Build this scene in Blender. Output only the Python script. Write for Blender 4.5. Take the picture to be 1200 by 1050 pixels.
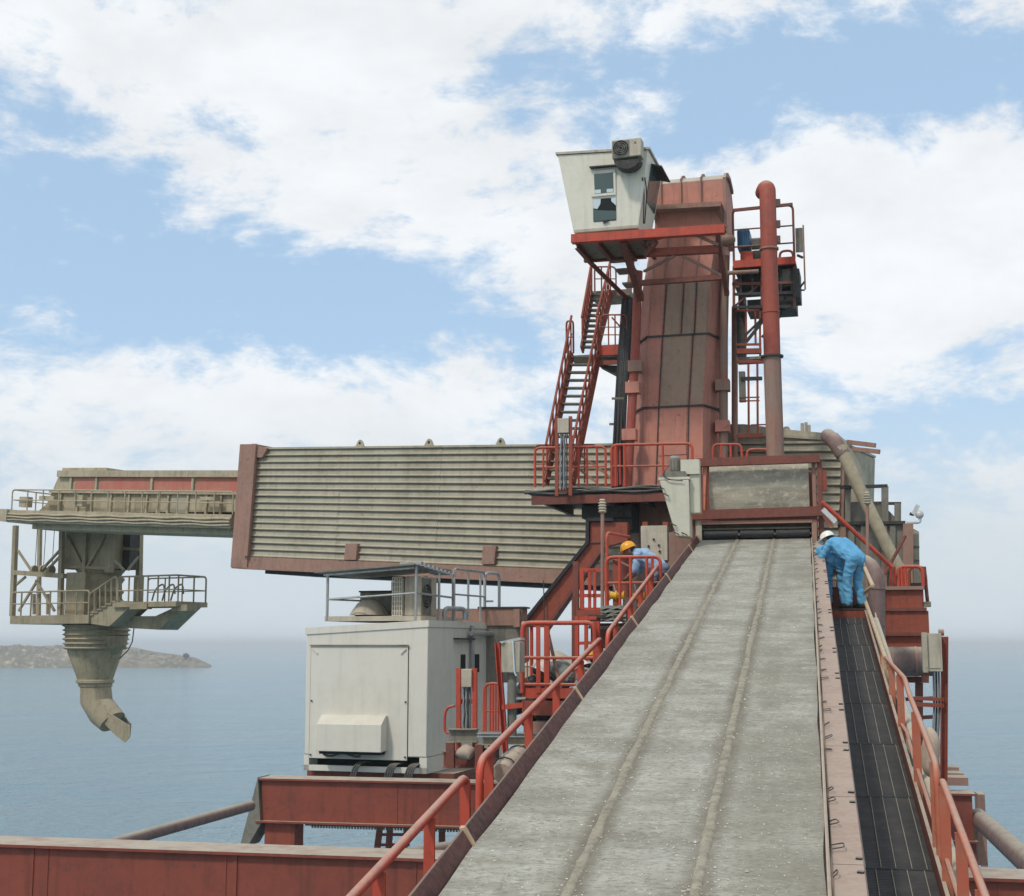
import bpy, math, random
from mathutils import Vector as V, Matrix, noise as mnoise
R = math.radians
random.seed(7)
for o in list(bpy.data.objects): bpy.data.objects.remove(o)
scene = bpy.context.scene
col = scene.collection

# ------------------------------------------------------------------ camera
FPX = 1600.0; CZ = 18.0; HOR = 755.0
PITCH = math.atan((HOR - 525.0) / FPX)
cd = bpy.data.cameras.new('camera'); cam = bpy.data.objects.new('camera', cd); col.objects.link(cam)
cd.sensor_width = 36; cd.sensor_fit = 'HORIZONTAL'; cd.lens = FPX / 1200 * 36
cd.clip_start = 0.1; cd.clip_end = 60000
cam.location = (0, 0, CZ); cam.rotation_euler = (R(90) + PITCH, 0, 0)
scene.camera = cam
cp, sp = math.cos(PITCH), math.sin(PITCH)
CAM = V((0, 0, CZ))

def ray(px, py):
    cx = (px - 600) / FPX; cy = (525 - py) / FPX
    return V((cx, cp - cy * sp, sp + cy * cp))
def A(px, py, Y):                       # point seen at a pixel of the photograph at forward distance Y
    d = ray(px, py); return CAM + d * (Y / d.y)

# ------------------------------------------------------------------ world, sun, exposure
SUN_EL, SUN_AZ = 52.0, 222.0            # azimuth clockwise from +Y: behind the camera, to its left
w = bpy.data.worlds.new('World'); scene.world = w; w.use_nodes = True
nt = w.node_tree; nt.nodes.clear()
def N(t, **k):
    n = nt.nodes.new(t)
    for a, b in k.items(): setattr(n, a, b)
    return n
def wmath(op, a, b=None, c=None, clamp=False):
    n = N('ShaderNodeMath', operation=op); n.use_clamp = clamp
    for i, x in enumerate((a, b, c)):
        if x is None: continue
        if isinstance(x, (int, float)): n.inputs[i].default_value = x
        else: nt.links.new(x, n.inputs[i])
    return n.outputs[0]
def wvec(op, a, b):
    n = N('ShaderNodeVectorMath', operation=op)
    for i, x in enumerate((a, b)):
        if isinstance(x, (tuple, V)): n.inputs[i].default_value = x
        else: nt.links.new(x, n.inputs[i])
    return n
def wstep(x, lo, hi, a=0.0, b=1.0):
    n = N('ShaderNodeMapRange', interpolation_type='SMOOTHSTEP')
    nt.links.new(x, n.inputs[0])
    for i, q in enumerate((lo, hi, a, b)): n.inputs[i + 1].default_value = q
    return n.outputs[0]
def wmix(f, a, b):
    n = N('ShaderNodeMix', data_type='RGBA')
    if isinstance(f, float): n.inputs[0].default_value = f
    else: nt.links.new(f, n.inputs[0])
    for i, x in ((6, a), (7, b)):
        if isinstance(x, tuple): n.inputs[i].default_value = x
        else: nt.links.new(x, n.inputs[i])
    return n.outputs[2]
sky = N('ShaderNodeTexSky', sky_type='NISHITA'); sky.sun_disc = False
sky.sun_elevation = R(SUN_EL); sky.sun_rotation = R(SUN_AZ); sky.air_density = 1.0; sky.dust_density = 1.2; sky.ozone_density = 1.5
tc = N('ShaderNodeTexCoord'); D = tc.outputs['Generated']
sepD = N('ShaderNodeSeparateXYZ'); nt.links.new(D, sepD.inputs[0])
el = wmath('MAXIMUM', sepD.outputs[2], 0.0)
def wnoise(vec, scale, detail, rough, stretch):
    m = wvec('MULTIPLY', vec, stretch)
    n = N('ShaderNodeTexNoise'); nt.links.new(m.outputs[0], n.inputs['Vector'])
    n.inputs['Scale'].default_value = scale; n.inputs['Detail'].default_value = detail; n.inputs['Roughness'].default_value = rough
    return n
warp = wnoise(D, 3.0, 3, 0.5, (1, 1, 2.0))
wv = wvec('MULTIPLY', wvec('SUBTRACT', warp.outputs['Color'], (0.5, 0.5, 0.5)).outputs[0], (0.12, 0.12, 0.06))
DW = wvec('ADD', D, wv.outputs[0]).outputs[0]
big = wnoise(DW, 5.0, 2, 0.5, (1, 1, 2.2)).outputs['Fac']
fine = wnoise(DW, 13.0, 6, 0.66, (1, 1, 2.1)).outputs['Fac']
puff = wnoise(DW, 34.0, 4, 0.6, (1, 1, 1.7)).outputs['Fac']
field = wmath('ADD', wmath('ADD', wmath('MULTIPLY', big, 0.55), wmath('MULTIPLY', fine, 1.75)), wmath('MULTIPLY', puff, 0.8))
# the larger open and closed stretches of this sky: (pixel, half sizes in pixels, weight)
for px, py, hx, hy, wt in [(900, 105, 430, 62, -0.34), (1160, 85, 200, 55, -0.22), (600, 95, 140, 42, -0.26), (200, 335, 330, 92, -0.46), (90, 190, 190, 75, -0.24),
                           (480, 390, 190, 60, -0.24), (1120, 500, 180, 60, -0.25), (800, 175, 170, 22, -0.14),
                           (420, 215, 300, 100, 0.28), (280, 40, 420, 75, 0.30), (980, 300, 330, 120, 0.42), (1130, 190, 180, 50, 0.26), (230, 480, 430, 50, 0.26)]:
    d0 = ray(px, py); L = d0.length; d0 = d0.normalized()
    df = wvec('MULTIPLY', wvec('SUBTRACT', DW, d0).outputs[0], (FPX * L / hx, 1.5, FPX * L / hy))
    ln = N('ShaderNodeVectorMath', operation='LENGTH'); nt.links.new(df.outputs[0], ln.inputs[0])
    field = wmath('ADD', field, wstep(ln.outputs['Value'], 0.0, 1.5, wt * 1.15, 0.0))
mask = wstep(field, 1.24, 1.78)
body = wnoise(DW, 8.0, 6, 0.6, (1, 1, 2.0)).outputs['Fac']
cbr = wstep(body, 0.25, 0.75, 0.88, 1.03)
ccol = wvec('MULTIPLY', (0.97, 0.985, 1.0), (1, 1, 1))
cc = N('ShaderNodeCombineXYZ')
for i, k in enumerate((0.965, 0.985, 1.0)): nt.links.new(wmath('MULTIPLY', cbr, k), cc.inputs[i])
blue = N('ShaderNodeVectorMath', operation='SCALE'); nt.links.new(sky.outputs[0], blue.inputs[0]); blue.inputs['Scale'].default_value = 0.125
bluem = wmix(0.62, blue.outputs[0], (0.54, 0.76, 1.0, 1))
withc = wmix(wmath('MULTIPLY', mask, 0.93), bluem, cc.outputs[0])
hz = wstep(el, 0.03, 0.21, 0.96, 0.0)
final = wmix(hz, withc, (0.66, 0.735, 0.79, 1))
bg = N('ShaderNodeBackground'); nt.links.new(final, bg.inputs[0]); bg.inputs[1].default_value = 1.0
out = N('ShaderNodeOutputWorld'); nt.links.new(bg.outputs[0], out.inputs[0])

sd = bpy.data.lights.new('sun', 'SUN'); so = bpy.data.objects.new('sun', sd); col.objects.link(so)
sd.energy = 2.0; sd.angle = R(6); sd.color = (1.0, 0.94, 0.85)
sdir = V((math.sin(R(SUN_AZ)) * math.cos(R(SUN_EL)), math.cos(R(SUN_AZ)) * math.cos(R(SUN_EL)), math.sin(R(SUN_EL))))
so.rotation_euler = sdir.to_track_quat('Z', 'Y').to_euler(); so.location = (0, 0, 60)

scene.render.engine = 'CYCLES'
vs = scene.view_settings; vs.view_transform = 'Standard'; vs.look = 'None'; vs.exposure = 0.0; vs.gamma = 1.0; vs.use_curve_mapping = False

# ------------------------------------------------------------------ materials
def hexl(r, g, b):
    f = lambda c: (c / 255 / 12.92) if c / 255 <= 0.04045 else ((c / 255 + 0.055) / 1.055) ** 2.4
    return (f(r), f(g), f(b), 1)
class NT:
    def __init__(s, name):
        s.m = bpy.data.materials.new(name); s.m.use_nodes = True; s.t = s.m.node_tree; s.t.nodes.clear()
        s.o = s.n('ShaderNodeOutputMaterial'); s.b = s.n('ShaderNodeBsdfPrincipled'); s.l(s.b.outputs[0], s.o.inputs[0])
    def n(s, t, **k):
        q = s.t.nodes.new(t)
        for a, b in k.items(): setattr(q, a, b)
        return q
    def l(s, a, b): s.t.links.new(a, b)
    def set(s, k, v):
        if hasattr(v, 'is_linked'): s.l(v, s.b.inputs[k])
        else: s.b.inputs[k].default_value = v
    def noise(s, vec, scale, detail=5, rough=0.6, stretch=(1, 1, 1)):
        mp = s.n('ShaderNodeVectorMath', operation='MULTIPLY'); s.l(vec, mp.inputs[0]); mp.inputs[1].default_value = stretch
        q = s.n('ShaderNodeTexNoise'); s.l(mp.outputs[0], q.inputs['Vector'])
        q.inputs['Scale'].default_value = scale; q.inputs['Detail'].default_value = detail; q.inputs['Roughness'].default_value = rough
        return q.outputs['Fac']
    def step(s, x, lo, hi, a=0.0, b=1.0):
        q = s.n('ShaderNodeMapRange', interpolation_type='SMOOTHSTEP'); s.l(x, q.inputs[0])
        for i, v in enumerate((lo, hi, a, b)): q.inputs[i + 1].default_value = v
        return q.outputs[0]
    def math(s, op, a, b=None, clamp=False):
        q = s.n('ShaderNodeMath', operation=op); q.use_clamp = clamp
        for i, x in enumerate((a, b)):
            if x is None: continue
            if isinstance(x, (int, float)): q.inputs[i].default_value = x
            else: s.l(x, q.inputs[i])
        return q.outputs[0]
    def mix(s, f, a, b):
        q = s.n('ShaderNodeMix', data_type='RGBA')
        if isinstance(f, (int, float)): q.inputs[0].default_value = f
        else: s.l(f, q.inputs[0])
        for i, x in ((6, a), (7, b)):
            if isinstance(x, tuple): q.inputs[i].default_value = x
            else: s.l(x, q.inputs[i])
        return q.outputs[2]
    def bump(s, h, strength, dist):
        q = s.n('ShaderNodeBump'); q.inputs['Strength'].default_value = strength; q.inputs['Distance'].default_value = dist
        s.l(h, q.inputs['Height']); s.l(q.outputs[0], s.b.inputs['Normal'])
    def pos(s): return s.n('ShaderNodeNewGeometry').outputs['Position']
    def upness(s):
        g = s.n('ShaderNodeNewGeometry'); q = s.n('ShaderNodeSeparateXYZ'); s.l(g.outputs['Normal'], q.inputs[0]); return q.outputs[2]

DUST = hexl(178, 170, 150)
def painted(name, base, dirt=None, rust=None, dust=0.6, rough=0.55, amt=0.5, scale=1.6, metal=0.0, streak=0.5, bump=0.3):
    """weathered paint: blotches, vertical run marks, cement dust lying on what faces up"""
    t = NT(name); P = t.pos()
    dirt = dirt or tuple(c * 0.45 for c in base[:3]) + (1,)
    n1 = t.noise(P, scale, 6, 0.62); n2 = t.noise(P, scale * 7, 4, 0.6)
    blot = t.step(t.math('ADD', t.math('MULTIPLY', n1, 0.65), t.math('MULTIPLY', n2, 0.35)), 0.40, 0.68, 0.0, amt)
    c = t.mix(blot, base, dirt)
    st = t.noise(P, 3.2, 4, 0.6, (2.6, 2.6, 0.22))
    c = t.mix(t.step(st, 0.48, 0.72, 0.0, streak), c, tuple(x * 0.6 for x in dirt[:3]) + (1,))
    if rust:
        rn = t.noise(P, 5.5, 7, 0.68); c = t.mix(t.step(rn, 0.60, 0.70, 0.0, 0.8), c, rust)
    if dust > 0:
        dn = t.noise(P, 4.0, 5, 0.65)
        f = t.math('MULTIPLY', t.step(t.upness(), 0.45, 0.95), t.step(dn, 0.25, 0.6, dust * 0.55, dust))
        c = t.mix(f, c, DUST)
    t.set('Base Color', c); t.set('Metallic', metal)
    t.set('Roughness', t.step(n2, 0.3, 0.7, max(0.05, rough - 0.12), min(1, rough + 0.15)))
    if bump: t.bump(t.noise(P, 22, 4, 0.6), bump, 0.006)
    return t.m
M = {}
M['red'] = painted('red_oxide_paint', hexl(148, 71, 50), hexl(118, 62, 47), hexl(96, 64, 50), 0.8, 0.65, 0.6, streak=0.4)
M['deepred'] = painted('deep_red_paint', hexl(122, 66, 52), hexl(98, 61, 50), hexl(82, 58, 48), 0.8, 0.65, 0.6, streak=0.4)
M['orange'] = painted('orange_red_paint', hexl(188, 70, 46), hexl(152, 68, 50), hexl(116, 70, 56), 0.55, 0.6, 0.65, 2.4)
M['palerail'] = painted('faded_rail_paint', hexl(205, 118, 92), hexl(176, 140, 112), hexl(150, 70, 48), 0.5, 0.6, 0.6, 3.0)
M['tanrail'] = painted('dust_caked_rail', hexl(196, 172, 138), hexl(170, 130, 104), None, 0.4, 0.8, 0.5, 3.0)
M['tower'] = painted('tower_casing_paint', hexl(192, 128, 110), hexl(166, 122, 106), hexl(136, 98, 84), 0.8, 0.85, 0.8, 1.0, streak=0.4)
M['towergrey'] = painted('tower_panel_grimy', hexl(160, 134, 114), hexl(142, 120, 104), hexl(126, 102, 88), 0.8, 0.9, 0.75, 1.1, streak=0.3)
M['towertop'] = painted('tower_roof_paint', hexl(176, 158, 146), hexl(150, 120, 108), None, 0.8, 0.7)
M['brown'] = painted('brown_red_paint', hexl(156, 120, 104), hexl(132, 104, 92), hexl(120, 88, 74), 0.8, 0.8, 0.6, streak=0.35)
M['cement'] = painted('cement_caked_steel', hexl(176, 164, 138), hexl(142, 130, 106), None, 0.6, 0.9, 0.7, 1.4, streak=0.4, bump=0.7)
M['siding'] = painted('boom_siding', hexl(174, 166, 146), hexl(146, 138, 118), hexl(124, 114, 96), 0.55, 0.85, 0.8, 0.7, streak=0.35, bump=0.3)
M['greysteel'] = painted('dusty_grey_steel', hexl(128, 124, 112), hexl(96, 92, 82), hexl(84, 66, 56), 0.7, 0.8, 0.6)
M['darksteel'] = painted('dark_steel', hexl(62, 60, 56), hexl(40, 38, 36), None, 0.4, 0.7)
M['spout'] = painted('spout_cement', hexl(158, 146, 120), hexl(128, 116, 92), None, 0.55, 0.9, 0.7, 1.2, streak=0.5, bump=0.9)
M['redpanel'] = painted('inner_red_panel', hexl(182, 104, 88), hexl(178, 140, 118), None, 0.7, 0.8, 0.6, 2.0)
M['white'] = painted('white_cabinet_paint', hexl(214, 209, 195), hexl(196, 190, 174), None, 0.5, 0.55, 0.5, 0.7, streak=0.16, bump=0.1)
M['cabwhite'] = painted('white_cab_paint', hexl(224, 218, 200), hexl(198, 190, 170), None, 0.4, 0.5, 0.45, 1.2, streak=0.22, bump=0.1)
M['palegreen'] = painted('pale_green_paint', hexl(202, 198, 178), hexl(178, 174, 154), None, 0.4, 0.5, 0.45, 2.0, streak=0.2, bump=0.1)
M['boxbeige'] = painted('beige_box_paint', hexl(186, 176, 156), hexl(154, 144, 126), None, 0.5, 0.7, 0.5, 2.5)
M['galv'] = painted('galvanised_tube', hexl(176, 178, 176), hexl(140, 140, 134), None, 0.3, 0.45, 0.4, 3.0, 0.5)
M['black'] = painted('black_rubber', hexl(38, 38, 40), hexl(26, 26, 28), None, 0.35, 0.6, 0.5, 3.0)
M['cable'] = painted('dusty_cable', hexl(66, 66, 64), hexl(46, 46, 46), None, 0.5, 0.7, 0.5, 3.0)
M['greycable'] = painted('grey_cable', hexl(150, 154, 154), hexl(90, 94, 96), None, 0.2, 0.7, 0.8, 9.0)
M['pipe'] = painted('purplish_pipe', hexl(128, 104, 98), hexl(104, 86, 80), None, 0.7, 0.7, 0.6)
M['duct'] = painted('duct_red', hexl(158, 76, 60), hexl(138, 80, 66), hexl(116, 80, 68), 0.5, 0.7, 0.7, 1.2)
M['ductgrey'] = painted('duct_grey', hexl(140, 118, 104), hexl(156, 106, 90), None, 0.5, 0.8, 0.8, 1.5)
M['blue'] = painted('blue_motor_paint', hexl(42, 96, 132), hexl(30, 66, 92), None, 0.3, 0.5)
M['yellow'] = painted('yellow_paint', hexl(226, 178, 30), hexl(180, 138, 34), None, 0.2, 0.5, 0.4)
M['tarp'] = painted('grey_tarp', hexl(120, 122, 112), hexl(86, 88, 80), None, 0.5, 0.9, 0.6, 3)
M['sack'] = painted('dusty_sacking', hexl(186, 166, 146), hexl(150, 130, 116), None, 0.4, 0.95, 0.6, 5)
M['lampgrey'] = painted('lamp_grey', hexl(206, 206, 204), hexl(170, 170, 168), None, 0.2, 0.4, 0.4, 4)
def plain(name, c, rough=0.6, metal=0.0, sub=0.0):
    t = NT(name); P = t.pos(); n = t.noise(P, 18, 4)
    t.set('Base Color', t.mix(t.step(n, 0.3, 0.7, 0, 0.35), c, tuple(x * 0.72 for x in c[:3]) + (1,))); t.set('Roughness', rough); t.set('Metallic', metal)
    return t.m
M['skin'] = plain('skin', hexl(150, 104, 80), 0.55)
M['hair'] = plain('dark_hair', hexl(30, 26, 24), 0.6)
M['coverall'] = plain('blue_coverall_cloth', hexl(98, 164, 202), 0.9)
M['shirt'] = plain('light_blue_shirt_cloth', hexl(150, 178, 206), 0.9)
M['trousers'] = plain('grey_blue_trousers', hexl(118, 130, 146), 0.9)
M['greyshirt'] = plain('grey_green_shirt', hexl(112, 118, 112), 0.9)
M['helmetwhite'] = plain('white_helmet', hexl(228, 226, 218), 0.35)
M['helmetyellow'] = plain('yellow_helmet', hexl(232, 160, 28), 0.35)
M['boot'] = plain('black_boot', hexl(34, 32, 32), 0.6)
t = NT('window_glass'); t.set('Base Color', hexl(74, 92, 88)); t.set('Roughness', 0.08); t.set('Metallic', 0.0); t.set('IOR', 1.5); M['glass'] = t.m
t = NT('broken_glass'); t.set('Base Color', hexl(200, 214, 216)); t.set('Roughness', 0.25); M['shard'] = t.m
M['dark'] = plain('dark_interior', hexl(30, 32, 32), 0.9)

# ------------------------------------------------------------------ mesh helpers
Z = V((0, 0, 1))
class Frame:
    """a place's own axes: x, y, z directions and an origin; hit() reads a photo pixel on its plane y = b"""
    def __init__(s, o, x, y, z): s.o, s.x, s.y, s.z = o, x.normalized(), y.normalized(), z.normalized()
    def p(s, a, b, c): return s.o + s.x * a + s.y * b + s.z * c
    def hit(s, px, py, b=0.0):
        d = ray(px, py); q = s.o + s.y * b
        t = (q - CAM).dot(s.y) / d.dot(s.y); r = CAM + d * t - s.o
        return r.dot(s.x), r.dot(s.z)
    def P(s, px, py, b=0.0):
        a, c = s.hit(px, py, b); return s.p(a, b, c)
    def mat(s): return Matrix((s.x, s.y, s.z)).transposed().to_4x4()
def azframe(o, az, tilt=0.0):
    y = V((math.sin(R(az)), math.cos(R(az)), 0)); x = V((y.y, -y.x, 0)); z = Z.copy()
    if tilt: x = (x * math.cos(R(tilt)) + Z * math.sin(R(tilt))); z = x.cross(y)
    return Frame(o, x, y, z)

ORG = {}; LOCM = {}
class MB:
    def __init__(s): s.v = []; s.f = []
    def add(s, vs, fs):
        k = len(s.v); s.v += [V(q) for q in vs]; s.f += [tuple(i + k for i in f) for f in fs]; return s
    def box8(s, q):   # 4 bottom + 4 top corners
        return s.add(q, [(3, 2, 1, 0), (4, 5, 6, 7), (0, 1, 5, 4), (1, 2, 6, 5), (2, 3, 7, 6), (3, 0, 4, 7)])
    def box(s, F, a0, a1, b0, b1, c0, c1):
        p = F.p; return s.box8([p(a0, b0, c0), p(a1, b0, c0), p(a1, b1, c0), p(a0, b1, c0), p(a0, b0, c1), p(a1, b0, c1), p(a1, b1, c1), p(a0, b1, c1)])
    def sect(s, p, q, prof, up=Z, caps=True):
        d = (q - p).normalized(); u = up - d * up.dot(d)
        if u.length < 1e-4: u = V((0, 1, 0)) - d * d.y
        u.normalize(); r = d.cross(u); n = len(prof)
        vs = [p + r * a + u * b for a, b in prof] + [q + r * a + u * b for a, b in prof]
        fs = [(i, (i + 1) % n, n + (i + 1) % n, n + i) for i in range(n)]
        if caps: fs += [tuple(range(n - 1, -1, -1)), tuple(range(n, 2 * n))]
        return s.add(vs, fs)
    def beam(s, p, q, w, h, up=Z): return s.sect(p, q, [(-w / 2, -h / 2), (w / 2, -h / 2), (w / 2, h / 2), (-w / 2, h / 2)], up)
    def ibeam(s, p, q, w, h, t=0.02, up=Z):
        a, b = w / 2, h / 2; k = t / 2
        return s.sect(p, q, [(-a, -b), (a, -b), (a, -b + t), (k, -b + t), (k, b - t), (a, b - t), (a, b), (-a, b), (-a, b - t), (-k, b - t), (-k, -b + t), (-a, -b + t)], up)
    def channel(s, p, q, w, h, t=0.02, up=Z, side=1):
        a, b = w / 2 * side, h / 2; k = t * side   # web on the -side face
        pr = [(-a, -b), (a, -b), (a, -b + t), (-a + k, -b + t), (-a + k, b - t), (a, b - t), (a, b), (-a, b)]
        return s.sect(p, q, pr if side > 0 else pr[::-1], up)
    def tube(s, pts, r, n=8):
        pts = [V(p) for p in pts]; rings = []
        rr = r if isinstance(r, (list, tuple)) else [r] * len(pts)
        d0 = (pts[1] - pts[0]).normalized(); u = Z - d0 * d0.z
        if u.length < 0.05: u = V((0, 1, 0)) - d0 * d0.y
        u.normalize()
        for i, p in enumerate(pts):
            if i == 0: d = pts[1] - p
            elif i == len(pts) - 1: d = p - pts[i - 1]
            else: d = (pts[i + 1] - p).normalized() + (p - pts[i - 1]).normalized()
            d.normalize(); u = (u - d * u.dot(d)).normalized(); q = d.cross(u)
            rings.append([p + (u * math.cos(2 * math.pi * k / n) + q * math.sin(2 * math.pi * k / n)) * rr[i] for k in range(n)])
        vs = [x for g in rings for x in g]; fs = []
        for i in range(len(pts) - 1):
            for k in range(n):
                a, b = i * n + k, i * n + (k + 1) % n; fs.append((a, b, b + n, a + n))
        fs += [tuple(range(n - 1, -1, -1)), tuple(range(len(vs) - n, len(vs)))]
        return s.add(vs, fs)
    def prism(s, poly, vec):
        n = len(poly); vs = list(poly) + [p + vec for p in poly]
        fs = [(i, (i + 1) % n, n + (i + 1) % n, n + i) for i in range(n)] + [tuple(range(n - 1, -1, -1)), tuple(range(n, 2 * n))]
        return s.add(vs, fs)
    def loft(s, rings, caps=True):
        n = len(rings[0]); vs = [p for r in rings for p in r]; fs = []
        for i in range(len(rings) - 1):
            for k in range(n):
                a, b = i * n + k, i * n + (k + 1) % n; fs.append((a, b, b + n, a + n))
        if caps: fs += [tuple(range(n - 1, -1, -1)), tuple(range(len(vs) - n, len(vs)))]
        return s.add(vs, fs)
    def ball(s, c, r, nu=10, nv=7, sc=(1, 1, 1)):
        vs = [c + V((0, 0, -r * sc[2]))]; fs = []
        for i in range(1, nv):
            t = -math.pi / 2 + math.pi * i / nv
            vs += [c + V((r * sc[0] * math.cos(t) * math.cos(2 * math.pi * k / nu), r * sc[1] * math.cos(t) * math.sin(2 * math.pi * k / nu), r * sc[2] * math.sin(t))) for k in range(nu)]
        vs.append(c + V((0, 0, r * sc[2]))); L = len(vs) - 1
        for k in range(nu):
            fs.append((0, 1 + (k + 1) % nu, 1 + k)); fs.append((L, L - nu + k, L - nu + (k + 1) % nu))
            for i in range(nv - 2):
                a, b = 1 + i * nu + k, 1 + i * nu + (k + 1) % nu; fs.append((a, b, b + nu, a + nu))
        return s.add(vs, fs)
    def build(s, name, m, parent=None, smooth=None, bevel=0.0, auto=True):
        me = bpy.data.meshes.new(name); o = bpy.data.objects.new(name, me); col.objects.link(o)
        if parent is not None:
            org = ORG[parent.name]; o.parent = parent
            if parent.name in LOCM: o.matrix_parent_inverse = LOCM[parent.name].inverted() @ Matrix.Translation(org)
        else: org = sum(s.v, V()) / len(s.v); org = V((org.x, org.y, min(q.z for q in s.v))); o.location = org
        ORG[o.name] = org
        me.from_pydata([tuple(q - org) for q in s.v], [], s.f)
        me.update()
        import bmesh
        bm = bmesh.new(); bm.from_mesh(me); bmesh.ops.recalc_face_normals(bm, faces=bm.faces); bm.to_mesh(me); bm.free()
        me.materials.append(M[m] if isinstance(m, str) else m)
        if smooth is None or smooth:
            ang = R(smooth if smooth else 40)
            me.polygons.foreach_set('use_smooth', [True] * len(me.polygons))
            try: me.set_sharp_from_angle(angle=ang)
            except Exception: pass
        if bevel:
            b = o.modifiers.new('bevel', 'BEVEL'); b.width = bevel; b.segments = 2; b.limit_method = 'ANGLE'
        return o
def tag(o, label, cat, group=None, kind=None):
    if label: o['label'] = label
    if cat: o['category'] = cat
    if group: o['group'] = group
    if kind: o['kind'] = kind
    return o
def thing(name, label, cat, loc, group=None):
    o = bpy.data.objects.new(name, None); col.objects.link(o); o.location = loc; o.empty_display_size = 0.2
    ORG[o.name] = V(loc); return tag(o, label, cat, group)
def struct(o): o['kind'] = 'structure'; return o
def fillet(pts, r, n=5):
    pts = [V(p) for p in pts]; out_ = [pts[0]]
    for i in range(1, len(pts) - 1):
        a, b, c = pts[i - 1], pts[i], pts[i + 1]
        d1 = a - b; d2 = c - b; k = min(r, d1.length * 0.45, d2.length * 0.45)
        p0 = b + d1.normalized() * k; p1 = b + d2.normalized() * k
        for j in range(n + 1):
            t_ = j / n; out_.append(p0 * (1 - t_) ** 2 + b * 2 * t_ * (1 - t_) + p1 * t_ ** 2)
    return out_ + [pts[-1]]
def tubep(name, m, par, pts, r, n=8): return MB().tube(pts, r, n).build(name, m, par)
def beamp(name, m, par, p, q, w_, h_, up=Z): return MB().beam(p, q, w_, h_, up).build(name, m, par)
def ibeamp(name, m, par, p, q, w_, h_, t_=0.02, up=Z): return MB().ibeam(p, q, w_, h_, t_, up).build(name, m, par)
def boxp(name, m, par, F, *k, bevel=0.0): return MB().box(F, *k).build(name, m, par, bevel=bevel)
def along(pts, t_):
    L = [(pts[i + 1] - pts[i]).length for i in range(len(pts) - 1)]; d = t_ * sum(L)
    for i, l in enumerate(L):
        if d <= l or i == len(L) - 1: return pts[i].lerp(pts[i + 1], d / l if l else 0)
        d -= l
def railing(par, m, base, h, posts, mids=(0.5,), r=0.024, flat=False, drop=(True, True), top='railing', low=0.0, upv=Z, pm=None):
    """tubular guard rail: top rail with bent-down ends, knee rails, posts"""
    tp = [p + upv * h for p in base]; pts = list(tp)
    if drop[0]: pts = [base[0] + upv * low] + pts
    if drop[1]: pts = pts + [base[-1] + upv * low]
    o = tubep(top, m, par, fillet(pts, 0.13), r)
    for k in mids: tubep('knee_rail', m, o, [p + upv * h * k for p in base], r * 0.7, 6)
    for t_ in posts:
        b = along(base, t_); mb = MB()
        if flat: mb.beam(b + upv * low, b + upv * (h - r * 0.6), 0.065, 0.016, (base[-1] - base[0]).normalized().cross(Z))
        else: mb.tube([b + upv * low, b + upv * (h - r * 0.5)], r * 0.95, 6)
        mb.build('post', pm or m, o)
    return o

#SETTING
# ------------------------------------------------------------------ setting
exec_order = None
t = NT('sea_water'); P = t.pos()
cdn = t.n('ShaderNodeCameraData').outputs['View Distance']
wv1 = t.noise(P, 0.42, 5, 0.60, (1.0, 1.5, 1)); wv2 = t.noise(P, 0.09, 3, 0.5, (1.0, 1.8, 1)); wv3 = t.noise(P, 0.006, 4, 0.6, (1, 2.2, 1))
t.set('Base Color', t.mix(t.step(wv3, 0.35, 0.65), hexl(104, 140, 156), hexl(124, 156, 168))); t.set('Roughness', 0.12); t.set('IOR', 1.33)
hh = t.math('ADD', t.math('MULTIPLY', wv1, 1.0), t.math('MULTIPLY', wv2, 1.4)); t.bump(t.math('MULTIPLY', hh, t.step(wv3, 0.3, 0.7, 0.6, 1.3)), 1.0, 2.6)
M['sea'] = t.m
S = 32000
seao = MB().add([(-S, -3000, 0), (S, -3000, 0), (S, S, 0), (-S, S, 0)], [(0, 1, 2, 3)]).build('sea', 'sea'); struct(seao)

t = NT('headland_rock'); P = t.pos(); n1 = t.noise(P, 0.06, 6, 0.65); n2 = t.noise(P, 0.22, 6, 0.7, (1, 1, 1.5)); n3 = t.noise(P, 0.02, 3, 0.5)
c = t.mix(t.step(n1, 0.35, 0.65), hexl(132, 118, 94), hexl(98, 90, 74)); c = t.mix(t.step(n3, 0.46, 0.60, 0, 0.45), c, hexl(88, 92, 68))
c = t.mix(t.step(n2, 0.52, 0.66, 0, 0.8), c, hexl(188, 178, 156)); c = t.mix(t.step(n2, 0.45, 0.36, 0, 0.7), c, hexl(74, 68, 58))
t.set('Base Color', c); t.set('Roughness', 0.95); M['headland'] = t.m
YH = 1066.0; mb = MB(); NX, NYg = 260, 26; X0, X1 = -760.0, -227.0
for j in range(NYg):
    for i in range(NX):
        x = X0 + (X1 - X0) * i / (NX - 1); fy = j / (NYg - 1)
        e = (X1 - x); endr = min(1, max(0, e / 62.0)); endr = 0.30 * min(1, e / 14.0) + 0.70 * endr ** 1.0 if e > 0 else 0
        prof = min(1.0, (fy * 3.4)) ** 0.62 if fy < 0.5 else 1.0
        top = 16.6 - 2.0 * max(0, min(1, (x + 330) / 60.0)) + (1.5 if -475 < x < -420 else 0)
        n_ = mnoise.fractal(V((x * 0.05, fy * 3.0, 1.7)), 1.0, 2.0, 5) ; n2_ = mnoise.fractal(V((x * 0.22, fy * 9.0, 4.2)), 1.0, 2.0, 3)
        z = prof * endr * top * (1 + 0.05 * n_) + (n_ * 1.6 + n2_ * 2.6) * (1 - abs(2 * min(1, fy * 2.2) - 1)) * min(1, e / 20.0)
        if i == NX - 1 or j == 0: z = -1.0
        mb.v.append(V(((x + n2_ * 1.0) * (YH + fy * 120) / YH - 4, YH + fy * 120 + 5 * mnoise.fractal(V((x * 0.03, 9.1, 0)), 1, 2, 4), z)))
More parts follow.
